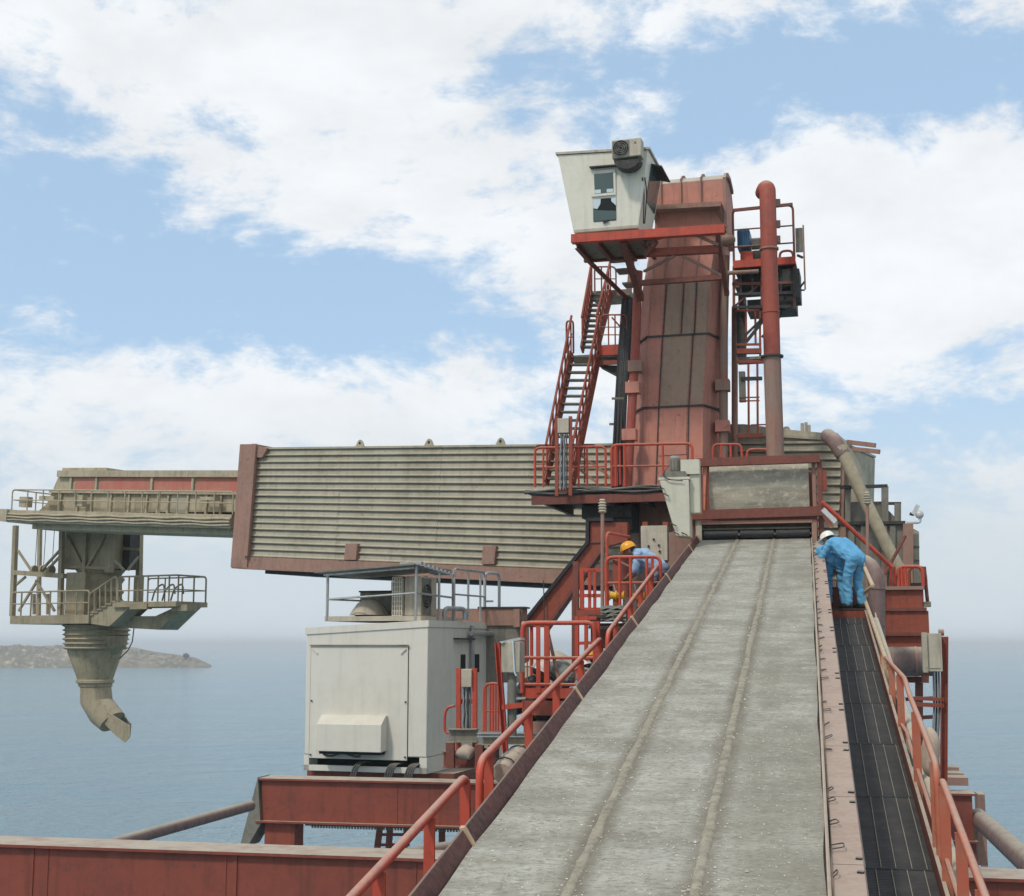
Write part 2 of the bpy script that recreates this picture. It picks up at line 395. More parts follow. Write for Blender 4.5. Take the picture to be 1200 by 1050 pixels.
for j in range(NYg - 1):
    for i in range(NX - 1): a = j * NX + i; mb.f.append((a, a + 1, a + NX + 1, a + NX))
struct(mb.build('headland', 'headland', smooth=False))
t = NT('bush_leaf'); P = t.pos(); t.set('Base Color', t.mix(t.noise(P, 0.8, 3), hexl(58, 72, 48), hexl(88, 98, 62))); t.set('Roughness', 0.9); M['leaf'] = t.m
b0 = A(218, 772, YH + 20)
bush = thing('bush', 'lone dark green bush near the tip of the rocky headland', 'bush', b0)
mb = MB(); mb.tube([b0 - Z * 1, b0 + Z * 3, b0 + V((0.4, 0, 5))], [0.3, 0.2, 0.08], 6)
for k in range(4): mb.tube([b0 + Z * 2, b0 + V((random.uniform(-2.4, 2.4), random.uniform(-1, 1), random.uniform(3.5, 6)))], [0.14, 0.04], 5)
mb.build('trunk', 'hair', bush)
mb = MB()
for k in range(420):
    a_ = random.uniform(0, 6.28); rr = random.random() ** 0.6
    c_ = b0 + V((math.cos(a_) * rr * 2.5, math.sin(a_) * rr * 2.0, 2.4 + random.uniform(-2.2, 2.0) * (1 - 0.5 * rr)))
    d1 = V((random.gauss(0, 1), random.gauss(0, 1), random.gauss(0, 1))).normalized() * 0.42; d2 = d1.cross(V((random.gauss(0, 1), random.gauss(0, 1), 1))).normalized() * 0.3
    mb.add([c_ - d1, c_ + d2, c_ + d1, c_ - d2], [(0, 1, 2, 3)])
mb.build('crown', 'leaf', bush)

# ------------------------------------------------------------------ the conveyor's own axes
vp = ray(943, 469).normalized()
HEAD = math.degrees(math.atan2(vp.x, vp.y))
bx = V((vp.y, -vp.x, 0)).normalized(); bz = bx.cross(vp).normalized()
def plane_hit(px, py, drop): 
    d = ray(px, py); q = CAM - bz * drop; return CAM + d * ((q - CAM).dot(bz) / d.dot(bz))
w1 = (plane_hit(968, 1050, 1.0) - plane_hit(512, 1050, 1.0)).dot(bx)
BW = 2.15; DROP = BW / w1
oB = CAM - bz * DROP
uL = (plane_hit(512, 1050, DROP) - oB).dot(bx); uR = uL + BW; uC = (uL + uR) / 2
oB = oB + bx * uC
BF = Frame(oB, bx, vp, bz)                 # x: across the belt from its centre, y: up along the belt, z: off its surface
def bv(px, py): return (plane_hit(px, py, DROP) - oB).dot(vp)
V0 = bv(740, 1050) - 3.5; V1 = bv(886, 632)
HB = BW / 2
def bline(px, py, u):                     # where a sight line crosses the upright plane at lateral u: (along, off)
    d = ray(px, py); q = oB + bx * u; tt = (q - CAM).dot(bx) / d.dot(bx); r = CAM + d * tt - oB
    return r.dot(vp), r.dot(bz)
print('BELT drop %.2f head %.1f V0 %.1f V1 %.1f end Y %.1f' % (DROP, HEAD, V0, V1, BF.p(0, V1, 0).y))
#PARTS
# ------------------------------------------------------------------ portal girders under the conveyor
M['girder'] = painted('girder_paint', hexl(138, 66, 48), hexl(104, 56, 45), hexl(84, 60, 50), 0.85, 0.6, 0.7, 0.9, streak=0.45)
GF0 = azframe(V((0, 0, 0)), HEAD)
def girder(name, label, Yref, pl, pr, ptop, hpx, depth, mat='red', joints=()):
    """a plate girder square to the belt; pl/pr = end pixels on its near top edge"""
    o = A((pl + pr) / 2, ptop, Yref); F = azframe(o, HEAD)
    a0, _ = F.hit(pl, ptop); a1, _ = F.hit(pr, ptop); h = hpx * Yref / FPX
    g = thing(name, label, 'girder', F.p((a0 + a1) / 2, 0.3, -h))
    boxp('web', mat, g, F, a0 + 0.05, a1 - 0.05, 0.03, depth - 0.03, -h + 0.03, -0.03)
    boxp('top_flange', mat, g, F, a0, a1, -0.03, depth + 0.03, -0.03, 0.0)
    boxp('bottom_flange', mat, g, F, a0, a1, -0.06, depth + 0.06, -h, -h + 0.03)
    for j in joints: 
        a, _ = F.hit(j, ptop + hpx / 2); boxp('joint_strip', mat, g, F, a - 0.02, a + 0.02, 0.018, 0.03, -h + 0.03, -0.03)
    n_ = int((a1 - a0) / 1.9)
    for k in range(1, n_):
        a = a0 + (a1 - a0) * k / n_ + random.uniform(-0.2, 0.2)
        if False:
            sp_ = boxp('splice_plate', mat, g, F, a - 0.14, a + 0.14, 0.016, 0.028, -h * 0.82, -h * 0.14)
            for i in range(2):
                for j in range(5): q = F.p(a - 0.09 + 0.18 * i, 0.016, -h * (0.2 + 0.14 * j)); MB().tube([q, q - F.y * 0.014], 0.014, 6).build('bolt', mat, sp_)
        else: boxp('weld_bead', mat, g, F, a - 0.008, a + 0.008, 0.022, 0.03, -h + 0.03, -0.03)
    return g, F, h
g1, G1, h1 = girder('front_girder', 'long deep red box girder crossing the bottom of the picture under the belt', 14.0, -120, 1420, 1011, 130, 0.55, 'girder', (33, 273))
g2, G2, h2 = girder('rear_girder', 'shorter deep red girder in front of the white equipment cabinet', 21.3, 302, 1143, 921, 52, 0.5, 'girder')
# its sloping end gusset, column and the walkway beam hung below it
P = lambda x, y: G2.P(x, y, -0.04)
MB().prism([P(302, 911), P(305, 966), P(290, 992), P(281, 992)], G2.y * 0.5).build('end_gusset', 'greysteel', g2)
boxp('column', 'red', g2, G2, G2.hit(309, 964)[0], G2.hit(344, 964)[0], 0.05, 0.45, -3.2, -h2)
boxp('column', 'deepred', g2, G2, G2.hit(1112, 964)[0], G2.hit(1143, 964)[0], 0.05, 0.45, -3.2, -h2 - 0.002)
boxp('hung_walkway', 'greysteel', g2, G2, G2.hit(344, 964)[0], G2.hit(1112, 964)[0], 0.52, 0.9, -h2 - 0.10, -h2 + 0.02)
mb = MB(); a0 = G2.hit(352, 970)[0]; a1 = G2.hit(560, 970)[0]
for k in range(60): mb.box(G2, a0 + (a1 - a0) * k / 60, a0 + (a1 - a0) * k / 60 + 0.03, 0.50, 0.52, -h2 - 0.13, -h2 - 0.05)
mb.build('tread_teeth', 'greysteel', g2)['kind'] = 'stuff'
# far side legs of the portal
for k, px in enumerate((300, 1150)):
    pass
tag(MB().tube([A(90, 1001, 17.2), A(294, 944, 21.4)], 0.08, 14).build('brace_pipe', 'pipe'), 'dusty purplish brace pipe slanting from front girder to rear girder, left over sea', 'pipe', None)
tag(MB().tube([A(370, 1022, 16.9), A(545, 992, 19.6)], 0.11, 14).build('brace_pipe', 'pipe'), 'dusty brace pipe lying low beside the lower end of the orange handrail', 'pipe', None)
tag(MB().tube([A(1146, 958, 20.8), A(1215, 1020, 15.0)], 0.135, 14).build('brace_pipe', 'pipe'), 'dusty grey brace pipe running down to the lower right corner', 'pipe', None)
# low legs seen in the gap under the rear girder
tl = A(470, 992, 26.0)
leg = thing('trestle_legs', 'thin red trestle legs seen in the gap below the rear girder', 'trestle', tl)
for (xa, xb) in ((447, 441), (458, 455), (480, 472), (518, 518)): beamp('leg', 'deepred', leg, A(xa, 955, 26.5), A(xb, 1003, 26.5), 0.16 if xa > 470 else 0.07, 0.12)
for y_ in (978, 990): beamp('rung', 'deepred', leg, A(442, y_, 26.5), A(480, y_, 26.5), 0.05, 0.05)
# right-hand ends of the cross beams beyond the walkway
br = thing('bearing_blocks', 'stepped brown bearing blocks at right end of rear girder above the sea', 'block', A(1125, 925, 21.5))
for (xa, xb, ya, yb, Yd) in ((1146, 1158, 931, 1016, 22.2), (1108, 1135, 911, 921, 22.6), (1106, 1130, 906, 912, 23.2), (1104, 1124, 899, 905, 24.0)):
    F = azframe(A(xa, ya, Yd), HEAD); a1, c1 = F.hit(xb, yb); boxp('block', 'brown', br, F, 0, a1, 0, 0.5, c1, 0)
MB().prism([A(1146, 952, 21.0), A(1158, 1014, 21.0), A(1146, 1014, 21.0)], V((0.02, 0.3, 0))).build('gusset', 'brown', br)

# ------------------------------------------------------------------ belt conveyor
t = NT('belt_rubber'); tcn = t.n('ShaderNodeTexCoord').outputs['Object']; sx = t.n('ShaderNodeSeparateXYZ'); t.l(tcn, sx.inputs[0])
xx, yy = sx.outputs[0], sx.outputs[1]
na = t.noise(tcn, 0.9, 5, 0.6, (1.0, 1.6, 1)); nb = t.noise(tcn, 4.0, 7, 0.70, (0.7, 1.7, 1)); nc = t.noise(tcn, 24, 6, 0.72, (0.8, 1.4, 1)); nsp = t.noise(tcn, 42, 2, 0.5)
nlane0 = t.noise(tcn, 0.8, 5, 0.65, (2.2, 0.5, 1))
c = t.mix(t.step(nb, 0.34, 0.66), hexl(172, 170, 158), hexl(150, 147, 134))
nm = t.noise(tcn, 2.3, 6, 0.7, (1, 0.8, 1)); c = t.mix(t.step(nm, 0.50, 0.66, 0, 0.55), c, hexl(118, 112, 98)); c = t.mix(t.step(na, 0.40, 0.66, 0, 0.7), c, hexl(130, 126, 113)); c = t.mix(t.math('MULTIPLY', t.step(xx, 0.42, 0.62, 0, 0.5), t.step(nlane0, 0.35, 0.6)), c, hexl(120, 114, 98)); c = t.mix(t.step(nc, 0.48, 0.64, 0, 0.7), c, hexl(112, 107, 94)); c = t.mix(t.step(nc, 0.42, 0.30, 0, 0.5), c, hexl(196, 192, 178))
nlane = t.noise(tcn, 1.3, 4, 0.6, (1, 0.35, 1))
for xr in (BW * (0.335 - 0.5), BW * (0.668 - 0.5)):           # dirt lying along the two ridges
    dd = t.math('ABSOLUTE', t.math('SUBTRACT', xx, xr)); wob = t.math('ADD', dd, t.math('MULTIPLY', t.math('SUBTRACT', nb, 0.5), 0.16))
    c = t.mix(t.math('MULTIPLY', t.step(wob, 0.15, 0.03, 0, 0.85), t.step(nlane, 0.3, 0.6, 0.45, 1.0)), c, hexl(104, 96, 80))
nst = t.noise(tcn, 2.2, 5, 0.6, (0.35, 4.0, 1)); c = t.mix(t.step(nst, 0.52, 0.70, 0, 0.35), c, hexl(126, 118, 100))
c = t.mix(t.step(nsp, 0.70, 0.73, 0, 0.9), c, hexl(232, 228, 214)); nsd = t.noise(tcn, 30, 3, 0.6); c = t.mix(t.step(nsd, 0.30, 0.24, 0, 0.7), c, hexl(96, 90, 78))
t.set('Base Color', c); t.set('Roughness', 0.85); t.bump(t.math('ADD', t.math('MULTIPLY', nc, 0.6), nb), 0.5, 0.012); M['belt'] = t.m
M['ridge'] = painted('ridge_rubber', hexl(152, 146, 128), hexl(112, 104, 88), hexl(174, 168, 150), 0.0, 0.95, 0.95, 9.0, streak=0.0, bump=0.9)

cv = thing('belt_conveyor', 'wide dusty grey inclined belt conveyor with two long ridges', 'conveyor', BF.p(0, (V0 + V1) / 2, -0.9))
def local_obj(name, mb, F, m, par, smooth=40):
    """mesh kept in the frame's own axes so its material can follow them"""
    me = bpy.data.meshes.new(name); me.from_pydata([tuple(q) for q in mb.v], [], mb.f); me.update(); o = bpy.data.objects.new(name, me); col.objects.link(o)
    me.materials.append(M[m]); me.polygons.foreach_set('use_smooth', [True] * len(me.polygons))
    try: me.set_sharp_from_angle(angle=R(smooth))
    except Exception: pass
    W = Matrix.Translation(F.o) @ F.mat(); o.parent = par
    o.matrix_parent_inverse = (LOCM[par.name] if par.name in LOCM else Matrix.Translation(ORG[par.name])).inverted(); o.matrix_basis = W
    ORG[o.name] = ORG[par.name]; LOCM[o.name] = W; return o
mb = MB(); nx, ny = 25, 420
def sag(u, v):
    return -0.014 * (0.5 - 0.5 * math.cos(2 * math.pi * v / 1.15)) * math.cos(u / HB * 1.2) + 0.008 * mnoise.noise(V((u * 1.3, v * 0.7, 3)))
for j in range(ny):
    for i in range(nx):
        u = -HB + BW * i / (nx - 1); v = V0 + (V1 + 0.6 - V0) * j / (ny - 1)
        uu = u + (0.02 * mnoise.noise(V((0.3, v * 0.9, 7))) if i in (0, nx - 1) else 0)
        mb.v.append(V((uu, v, sag(u, v))))
for j in range(ny - 1):
    for i in range(nx - 1): a = j * nx + i; mb.f.append((a, a + 1, a + nx + 1, a + nx))
belt = local_obj('belt', mb, BF, 'belt', cv)
for fr in (0.335, 0.668):
    mb = MB(); u0 = BW * (fr - 0.5); prof = [(-0.046, -0.02), (-0.030, 0.005), (-0.018, 0.011), (0.018, 0.012), (0.030, 0.005), (0.046, -0.02)]
    for j in range(ny):
        v = V0 + (V1 + 0.5 - V0) * j / (ny - 1); wb = 0.014 * mnoise.noise(V((fr * 9, v * 0.8, 1))) ; k = 1 + 0.30 * mnoise.noise(V((fr * 5, v * 4, 2))) + 0.18 * mnoise.noise(V((fr * 3, v * 13, 5)))
        mb.v += [V((u0 + wb + a * k, v, sag(u0, v) + b * k)) for a, b in prof]
    n6 = len(prof)
    for j in range(ny - 1):
        for i in range(n6 - 1): a = j * n6 + i; mb.f.append((a, a + 1, a + n6 + 1, a + n6))
    local_obj('ridge', mb, BF, 'ridge', belt, 60)
M['skirt'] = painted('skirt_rubber_plate', hexl(96, 58, 50), hexl(62, 44, 40), hexl(120, 92, 82), 0.3, 0.8, 0.8, 3.0, streak=0.0)
gm = MB()
for k in range(1500):
    v = V0 + 3.0 + (V1 - V0 - 3.5) * random.random() ** 1.6; u = random.uniform(-HB + 0.05, HB - 0.05)
    if random.random() < 0.45: u = BW * (random.choice((0.335, 0.668)) - 0.5) + random.gauss(0, 0.09)
    u = max(-HB + 0.03, min(HB - 0.03, u)); r_ = random.uniform(0.004, 0.010) * (1.6 if random.random() < 0.06 else 1); c0 = BF.p(u, v, sag(u, v) + r_ * 0.3)
    a_ = random.uniform(0, 6.28); q = [c0 + (BF.x * math.cos(a_ + j * 2.09) + BF.y * math.sin(a_ + j * 2.09)) * r_ * random.uniform(0.8, 1.5) for j in range(3)]
    gm.add(q + [c0 + BF.z * r_ * random.uniform(0.8, 1.3)], [(0, 1, 3), (1, 2, 3), (2, 0, 3), (2, 1, 0)])
M['grit'] = painted('clinker_grit', hexl(206, 200, 184), hexl(150, 142, 126), hexl(110, 104, 92), 0.0, 0.95, 0.9, 14.0, streak=0.0)
gm.build('spilled_grit', 'grit', cv)['kind'] = 'stuff'
# left skirt plate in lapped lengths, right cover plates with wire clips
mb = None; vL = [V0]; 
while vL[-1] < V1 - 1: vL.append(vL[-1] + 4.3)
vL[-1] = V1 - 0.15
for k in range(len(vL) - 1):
    a, b = vL[k] + 0.01, vL[k + 1] - 0.01; j = random.uniform(-0.012, 0.012)
    pts = [(-HB + 0.01, -0.03), (-HB - 0.065 + j, 0.10), (-HB - 0.08 + j, 0.10), (-HB - 0.10, -0.5), (-HB - 0.02, -0.5)]
    s_ = MB().loft([[BF.p(x, a, z) for x, z in pts], [BF.p(x, b, z) for x, z in pts]]).build('skirt_plate', 'skirt', cv)
    MB().loft([[BF.p(x, b - 0.03, z) for x, z in ((-HB + 0.015, -0.02), (-HB - 0.06, 0.115), (-HB - 0.09, 0.115), (-HB - 0.05, -0.02))], [BF.p(x, b + 0.02, z) for x, z in ((-HB + 0.015, -0.02), (-HB - 0.06, 0.115), (-HB - 0.09, 0.115), (-HB - 0.05, -0.02))]]).build('joint_clip', 'tanrail', s_)
tubep('edge_strip', 'brown', cv, [BF.p(HB + 0.02, V0 + (V1 - V0) * k / 20, 0.015) for k in range(21)], 0.012, 6)
M['coverplate'] = painted('cover_plate_paint', hexl(160, 136, 124), hexl(142, 112, 100), hexl(112, 88, 78), 0.3, 0.85, 0.8, 3.0, streak=0.0)
v = V0; k = 0
clipme = None
while v < V1 - 0.4:
    L = 1.42; v2 = min(v + L - 0.012, V1 - 0.2)
    pts = [(HB + 0.045, -0.035), (HB + 0.225, -0.035), (HB + 0.235, -0.05), (HB + 0.235, -0.30), (HB + 0.225, -0.30), (HB + 0.220, -0.055), (HB + 0.045, -0.055)]
    c_ = MB().loft([[BF.p(x, v, z) for x, z in pts], [BF.p(x, v2, z) for x, z in pts]]).build('cover_plate', 'coverplate', cv)
    for q in range(3):
        vv = v + 0.22 + q * 0.47 + random.uniform(-0.13, 0.13); w_ = random.uniform(0.025, 0.085); h_ = random.uniform(0.005, 0.03); k1, k2 = random.uniform(-0.025, 0.025), random.uniform(0.012, 0.04)
        if vv < v2 - 0.05 and random.random() < 0.85: tubep('wire_clip', 'black', c_, fillet([BF.p(HB + 0.045, vv - k2, -0.02), BF.p(HB + 0.045 + w_, vv - k2 + k1, -0.025 + h_), BF.p(HB + 0.045 + w_ * random.uniform(0.6, 1.05), vv + k2 + k1, -0.025 + h_), BF.p(HB + 0.045, vv + k2, -0.02)], 0.02, 3), 0.0042, 5)
    for vv in (v + 0.10, v2 - 0.13):
        MB().beam(BF.p(HB + 0.185, vv, -0.030), BF.p(HB + 0.222, vv + random.uniform(-0.02, 0.02), -0.030), 0.028, 0.012, bz).build('bolt_slot', 'black', c_)
    v += L; k += 1
boxp('carrying_frame', 'deepred', cv, BF, -HB - 0.0, HB + 0.20, V0, V1 - 0.2, -0.75, -0.12)
# left outrigger walk strip that carries the handrail posts
boxp('outrigger_strip', 'greysteel', cv, BF, -HB - 0.60, -HB - 0.11, V0, V1 - 0.6, -1.0, -0.95)

# handrails left of the belt
UL = -HB - 0.42
def brail(name, label, pA, pB, posts, m, u=UL, cat='handrail', hpost=0.95, endA=True, endB=True, mid=(), rr=0.032):
    pts = [BF.p(u, *bline(*q, u)) for q in ([pA, pB] if not isinstance(pA, list) else pA)]
    root = thing(name, label, cat, BF.p(u, bline(*(pA if not isinstance(pA, list) else pA[0]), u)[0], -hpost))
    up = bz
    full = list(pts)
    if endA: full = [pts[0] - Z * hpost] + full
    if endB: full = full + [pts[-1] - Z * hpost]
    tubep('top_rail', m, root, fillet(full, 0.16), rr, 10)
    for f in posts:
        b = along(pts, f); MB().beam(b - Z * hpost, b - Z * 0.02, 0.02, 0.075, bx).build('post', m, root)
    for h_ in mid: tubep('knee_rail', m, root, [p - Z * h_ for p in pts], 0.018, 6)
    return root
M['railmix'] = painted('orange_rail_worn', hexl(192, 70, 46), hexl(170, 86, 64), hexl(112, 64, 50), 0.6, 0.55, 0.65, 2.6)
brail('belt_handrail', 'nearest orange handrail left of the belt, rising from the bottom edge', (330, 1140), (547, 908), (0.42, 0.72, 0.985), 'railmix', endA=False)
brail('belt_handrail', 'longest orange handrail left of the belt, beside the white cabinet', (562, 893), (704, 748), (0.05, 0.30, 0.52, 0.76, 0.97), 'railmix')
brail('belt_handrail', 'uppermost orange handrail left of the belt, below the bending worker', (712, 742), (773, 660), (0.12, 0.36, 0.56, 0.78, 0.98), 'railmix')
# tie clamps on the middle rail
# dusty roll tied to the rail
p1, p2 = BF.p(UL + 0.08, *bline(588, 906, UL + 0.08)), BF.p(UL + 0.08, *bline(611, 885, UL + 0.08))
mb = MB(); rr = []
for k in range(13):
    f = k / 12; rr.append(0.105 * (0.55 + 0.45 * math.sin(math.pi * min(1, max(0, 0.12 + f * 0.8)))) * (1 + 0.1 * math.sin(k * 2.2)))
mb.tube([p1.lerp(p2, k / 12) for k in range(13)], rr, 14)
roll = tag(mb.build('sacking_roll', 'sack'), 'rolled dusty pinkish sacking tied below the middle handrail', 'roll')
for f in (0.15, 0.5, 0.85):
    c_ = p1.lerp(p2, f); d = (p2 - p1).normalized(); u_ = d.cross(Z).normalized(); w_ = d.cross(u_)
    tubep('tie', 'cable', roll, [c_ + (u_ * math.cos(a * 0.5236) + w_ * math.sin(a * 0.5236)) * 0.105 for a in range(13)], 0.008, 5)

# ------------------------------------------------------------------ inclined walkway right of the belt
t = NT('walkway_mesh'); tcn = t.n('ShaderNodeTexCoord').outputs['Object']; n1 = t.noise(tcn, 3, 5); n2 = t.noise(tcn, 30, 3)
wvt = t.n('ShaderNodeTexWave', wave_type='BANDS', bands_direction='Y'); t.l(tcn, wvt.inputs['Vector']); wvt.inputs['Scale'].default_value = 9.0
c = t.mix(t.step(n1, 0.35, 0.7), hexl(50, 50, 50), hexl(70, 68, 64)); c = t.mix(t.step(n2, 0.62, 0.74, 0, 0.5), c, hexl(112, 108, 98))
t.set('Base Color', c); t.set('Roughness', 0.8); t.bump(wvt.outputs['Fac'], 0.6, 0.01); M['walk'] = t.m
WH = -0.98; WL, WR = HB + 0.25, HB + 0.84
vS = bline(990, 720, (WL + WR) / 2)[0]
wk = thing('inclined_walkway', 'narrow dark mesh walkway sloping up right of the belt', 'walkway', BF.p((WL + WR) / 2, (V0 + vS) / 2, WH - 0.1))
v = V0 + 1
def vdrop(py): 
    d = ray(990, py); q = oB + bz * WH; r = CAM + d * ((q - CAM).dot(bz) / d.dot(bz)) - oB; return r.dot(vp)
WS = vdrop(724)
while v < WS - 0.05:
    v2 = min(v + 2.0, WS)
    mb = MB(); F = Frame(BF.p((WL + WR) / 2, v, WH), BF.x, BF.y, BF.z); w2 = (WR - WL) / 2
    mb.add([(-w2, 0, -0.03), (w2, 0, -0.03), (w2, v2 - v - 0.02, -0.03), (-w2, v2 - v - 0.02, -0.03), (-w2, 0, 0), (w2, 0, 0), (w2, v2 - v - 0.02, 0), (-w2, v2 - v - 0.02, 0)],
           [(3, 2, 1, 0), (4, 5, 6, 7), (0, 1, 5, 4), (1, 2, 6, 5), (2, 3, 7, 6), (3, 0, 4, 7)])
    pn = local_obj('mesh_panel', mb, F, 'walk', wk)
    jo = random.uniform(-0.03, 0.03)
    for k in range(5):
        u_ = WL + jo + (WR - WL) * (k + 0.5 + random.uniform(-0.06, 0.06)) / 5; MB().beam(BF.p(u_, v + 0.01, WH + 0.004), BF.p(u_ + random.uniform(-0.006, 0.006), v2 - 0.03, WH + 0.004), 0.0045, 0.011, bz).build('bar', 'greysteel', pn)
    v = v2
beamp('stringer', 'deepred', wk, BF.p(WR + 0.02, V0 + 1, WH + 0.03), BF.p(WR + 0.02, WS, WH + 0.03), 0.03, 0.20, bz)
beamp('stringer', 'deepred', wk, BF.p(WL - 0.02, V0 + 1, WH - 0.05), BF.p(WL - 0.02, WS, WH - 0.05), 0.02, 0.18, bz)
# step platform where the workers stand
sp0 = BF.p((WL + WR) / 2, WS, WH); SF = azframe(sp0, HEAD)
stz = SF.hit(990, 715)[1]
boxp('step_riser', 'red', wk, SF, -0.33, 0.33, 0.0, 0.03, -0.06, stz)
boxp('step_plate', 'darksteel', wk, SF, -0.33, 0.33, -0.01, 1.6, stz - 0.0, stz + 0.03)
boxp('step_riser', 'deepred', wk, SF, -0.33, 0.33, 1.0, 1.03, stz + 0.03, stz + 0.40)
boxp('step_plate', 'darksteel', wk, SF, -0.33, 0.33, 1.0, 2.6, stz + 0.40, stz + 0.43)
tubep('cable_conduit', 'boxbeige', wk, [BF.p(WR + 0.14, V0 + 2, WH + 0.10), BF.p(WR + 0.14, WS - 1, WH + 0.12)], 0.05, 8)
M['rail2'] = painted('pale_orange_rail', hexl(178, 92, 66), hexl(172, 124, 100), hexl(140, 70, 52), 0.5, 0.65, 0.7, 2.0)
UR = WR + 0.05
brail('walkway_handrail', 'nearest pale orange handrail of the dark walkway, lower right corner', (1180, 1120), (1103, 911), (0.30, 0.62, 0.95), 'rail2', UR, rr=0.026, endA=False, hpost=1.3, mid=(0.55,))
brail('walkway_handrail', 'bent orange handrail of the walkway, passing the tall junction box post', [(1097, 897), (1080, 850), (1067, 818), (1060, 795), (1037, 770), (1027, 742)], None, (0.02, 0.22, 0.45, 0.62, 0.82), 'rail2', UR, rr=0.026, hpost=1.3, endB=False, mid=(0.55,))
brail('walkway_handrail', 'dust-caked kinked tan handrail at the top of the walkway behind the workers', [(1040, 778), (1026, 738), (1011, 696), (1023, 687), (1011, 660)], None, (0.05, 0.45,), 'tanrail', UR, hpost=1.2, endA=False, endB=False)
# sacks tied to the walkway rail posts
for (x_, y_, s_, lb) in ((1090, 882, 1.0, 'dusty sack tied to walkway rail post, the larger and nearer one'), (1031, 789, 0.8, 'dusty sack tied to walkway rail post, the smaller and farther one')):
    c_ = BF.p(UR + 0.06, *bline(x_, y_, UR + 0.06)); mb = MB(); mb.ball(c_, 0.10 * s_, 12, 9, (0.8, 0.8, 2.2))
    for q in mb.v: q += V((mnoise.noise(q * 9), mnoise.noise(q * 9 + V((5, 0, 0))), 0)) * 0.035
    tag(mb.build('tied_sack', 'sack'), lb, 'sack')
#PARTS2
# ------------------------------------------------------------------ head frame over the belt's upper end
HO = BF.p(0, V1, 0); HF = azframe(HO, HEAD)
hd = thing('belt_head_frame', 'red steel frame with grey rubber panel over the upper end of belt', 'frame', HF.p(0, 0.4, -1.4))
def fr_beam(name, m, par, F, x0, y0, x1, y1, hpx, b=0.0, depth=0.12, sub=0.0):
    """a beam whose top edge runs between two pixels on plane y = b"""
    p, q = F.P(x0, y0 + hpx / 2, b), F.P(x1, y1 + hpx / 2, b); h_ = hpx * (p.y + q.y) / 2 / FPX
    return MB().channel(p + F.y * depth / 2, q + F.y * depth / 2, depth, h_, 0.012, Z, -1).build(name, m, par)
fr_beam('cross_beam', 'deepred', hd, HF, 817, 537, 961, 532, 9.5, -0.10, 0.16)
fr_beam('cross_beam', 'deepred', hd, HF, 808, 598, 965, 593, 11, -0.20, 0.16)
def fr_post(name, m, par, F, x0, x1, y0, y1, b=0.0, depth=0.12):
    xa, z1 = F.hit(x0, y0, b); xb, _ = F.hit(x1, y0, b); _, z0 = F.hit((x0 + x1) / 2, y1, b)
    return boxp(name, m, par, F, xa, xb, b, b + depth, z0, z1)
fr_post('post', 'deepred', hd, HF, 957, 963, 541, 662, -0.02)
fr_post('post', 'deepred', hd, HF, 818, 822, 546, 598, -0.02)
fr_post('post', 'deepred', hd, HF, 809, 815, 608, 660, -0.02)
fr_post('guide_bar', 'brown', hd, HF, 951, 955.5, 543, 594, 0.05, 0.06)
MB().beam(HF.P(826, 546, 0.05), HF.P(824, 598, 0.05), 0.07, 0.06, HF.y).build('guide_bar', 'palerail', hd)
MB().beam(HF.P(830, 546, 0.10), HF.P(829, 598, 0.10), 0.04, 0.06, HF.y).build('guide_bar', 'red', hd)
# the rubber panel: belt rising to the head drum
F2 = Frame(HF.P(889, 570, 0.3), HF.x, HF.z, -HF.y)
xa, _ = F2.hit(831, 570) if False else (HF.hit(831, 570, 0.3)[0] - HF.hit(889, 570, 0.3)[0], 0)
xb = HF.hit(948, 570, 0.3)[0] - HF.hit(889, 570, 0.3)[0]; zt = HF.hit(889, 538, 0.3)[1] - HF.hit(889, 570, 0.3)[1]; zb = HF.hit(889, 600, 0.3)[1] - HF.hit(889, 570, 0.3)[1]
mb = MB()
for j in range(26):
    for i in range(25):
        f = j / 25; x = xa + (xb - xa) * i / 24; y = zb + (zt - zb) * f
        bow = 0.12 * math.sin(f * math.pi) + 0.012 * mnoise.noise(V((x * 2, y * 6, 0)))
        for xr in (xa + (xb - xa) * 0.325, xa + (xb - xa) * 0.665): bow += 0.022 * max(0, 1 - abs(x - xr) / 0.05)
        mb.v.append(V((x, y, bow)))
for j in range(25):
    for i in range(24): a = j * 25 + i; mb.f.append((a, a + 1, a + 26, a + 25))
t = NT('curtain_rubber'); tcn = t.n('ShaderNodeTexCoord').outputs['Object']; n1 = t.noise(tcn, 1.6, 4, 0.6, (0.4, 3.0, 1)); n2 = t.noise(tcn, 9, 6, 0.7)
c = t.mix(t.step(n1, 0.35, 0.65), hexl(190, 182, 162), hexl(152, 145, 130)); c = t.mix(t.step(n2, 0.5, 0.66, 0, 0.7), c, hexl(210, 202, 182))
t.set('Base Color', c); t.set('Roughness', 0.95); t.bump(n2, 0.8, 0.02); M['curtain'] = t.m
local_obj('rubber_panel', mb, F2, 'curtain', hd)
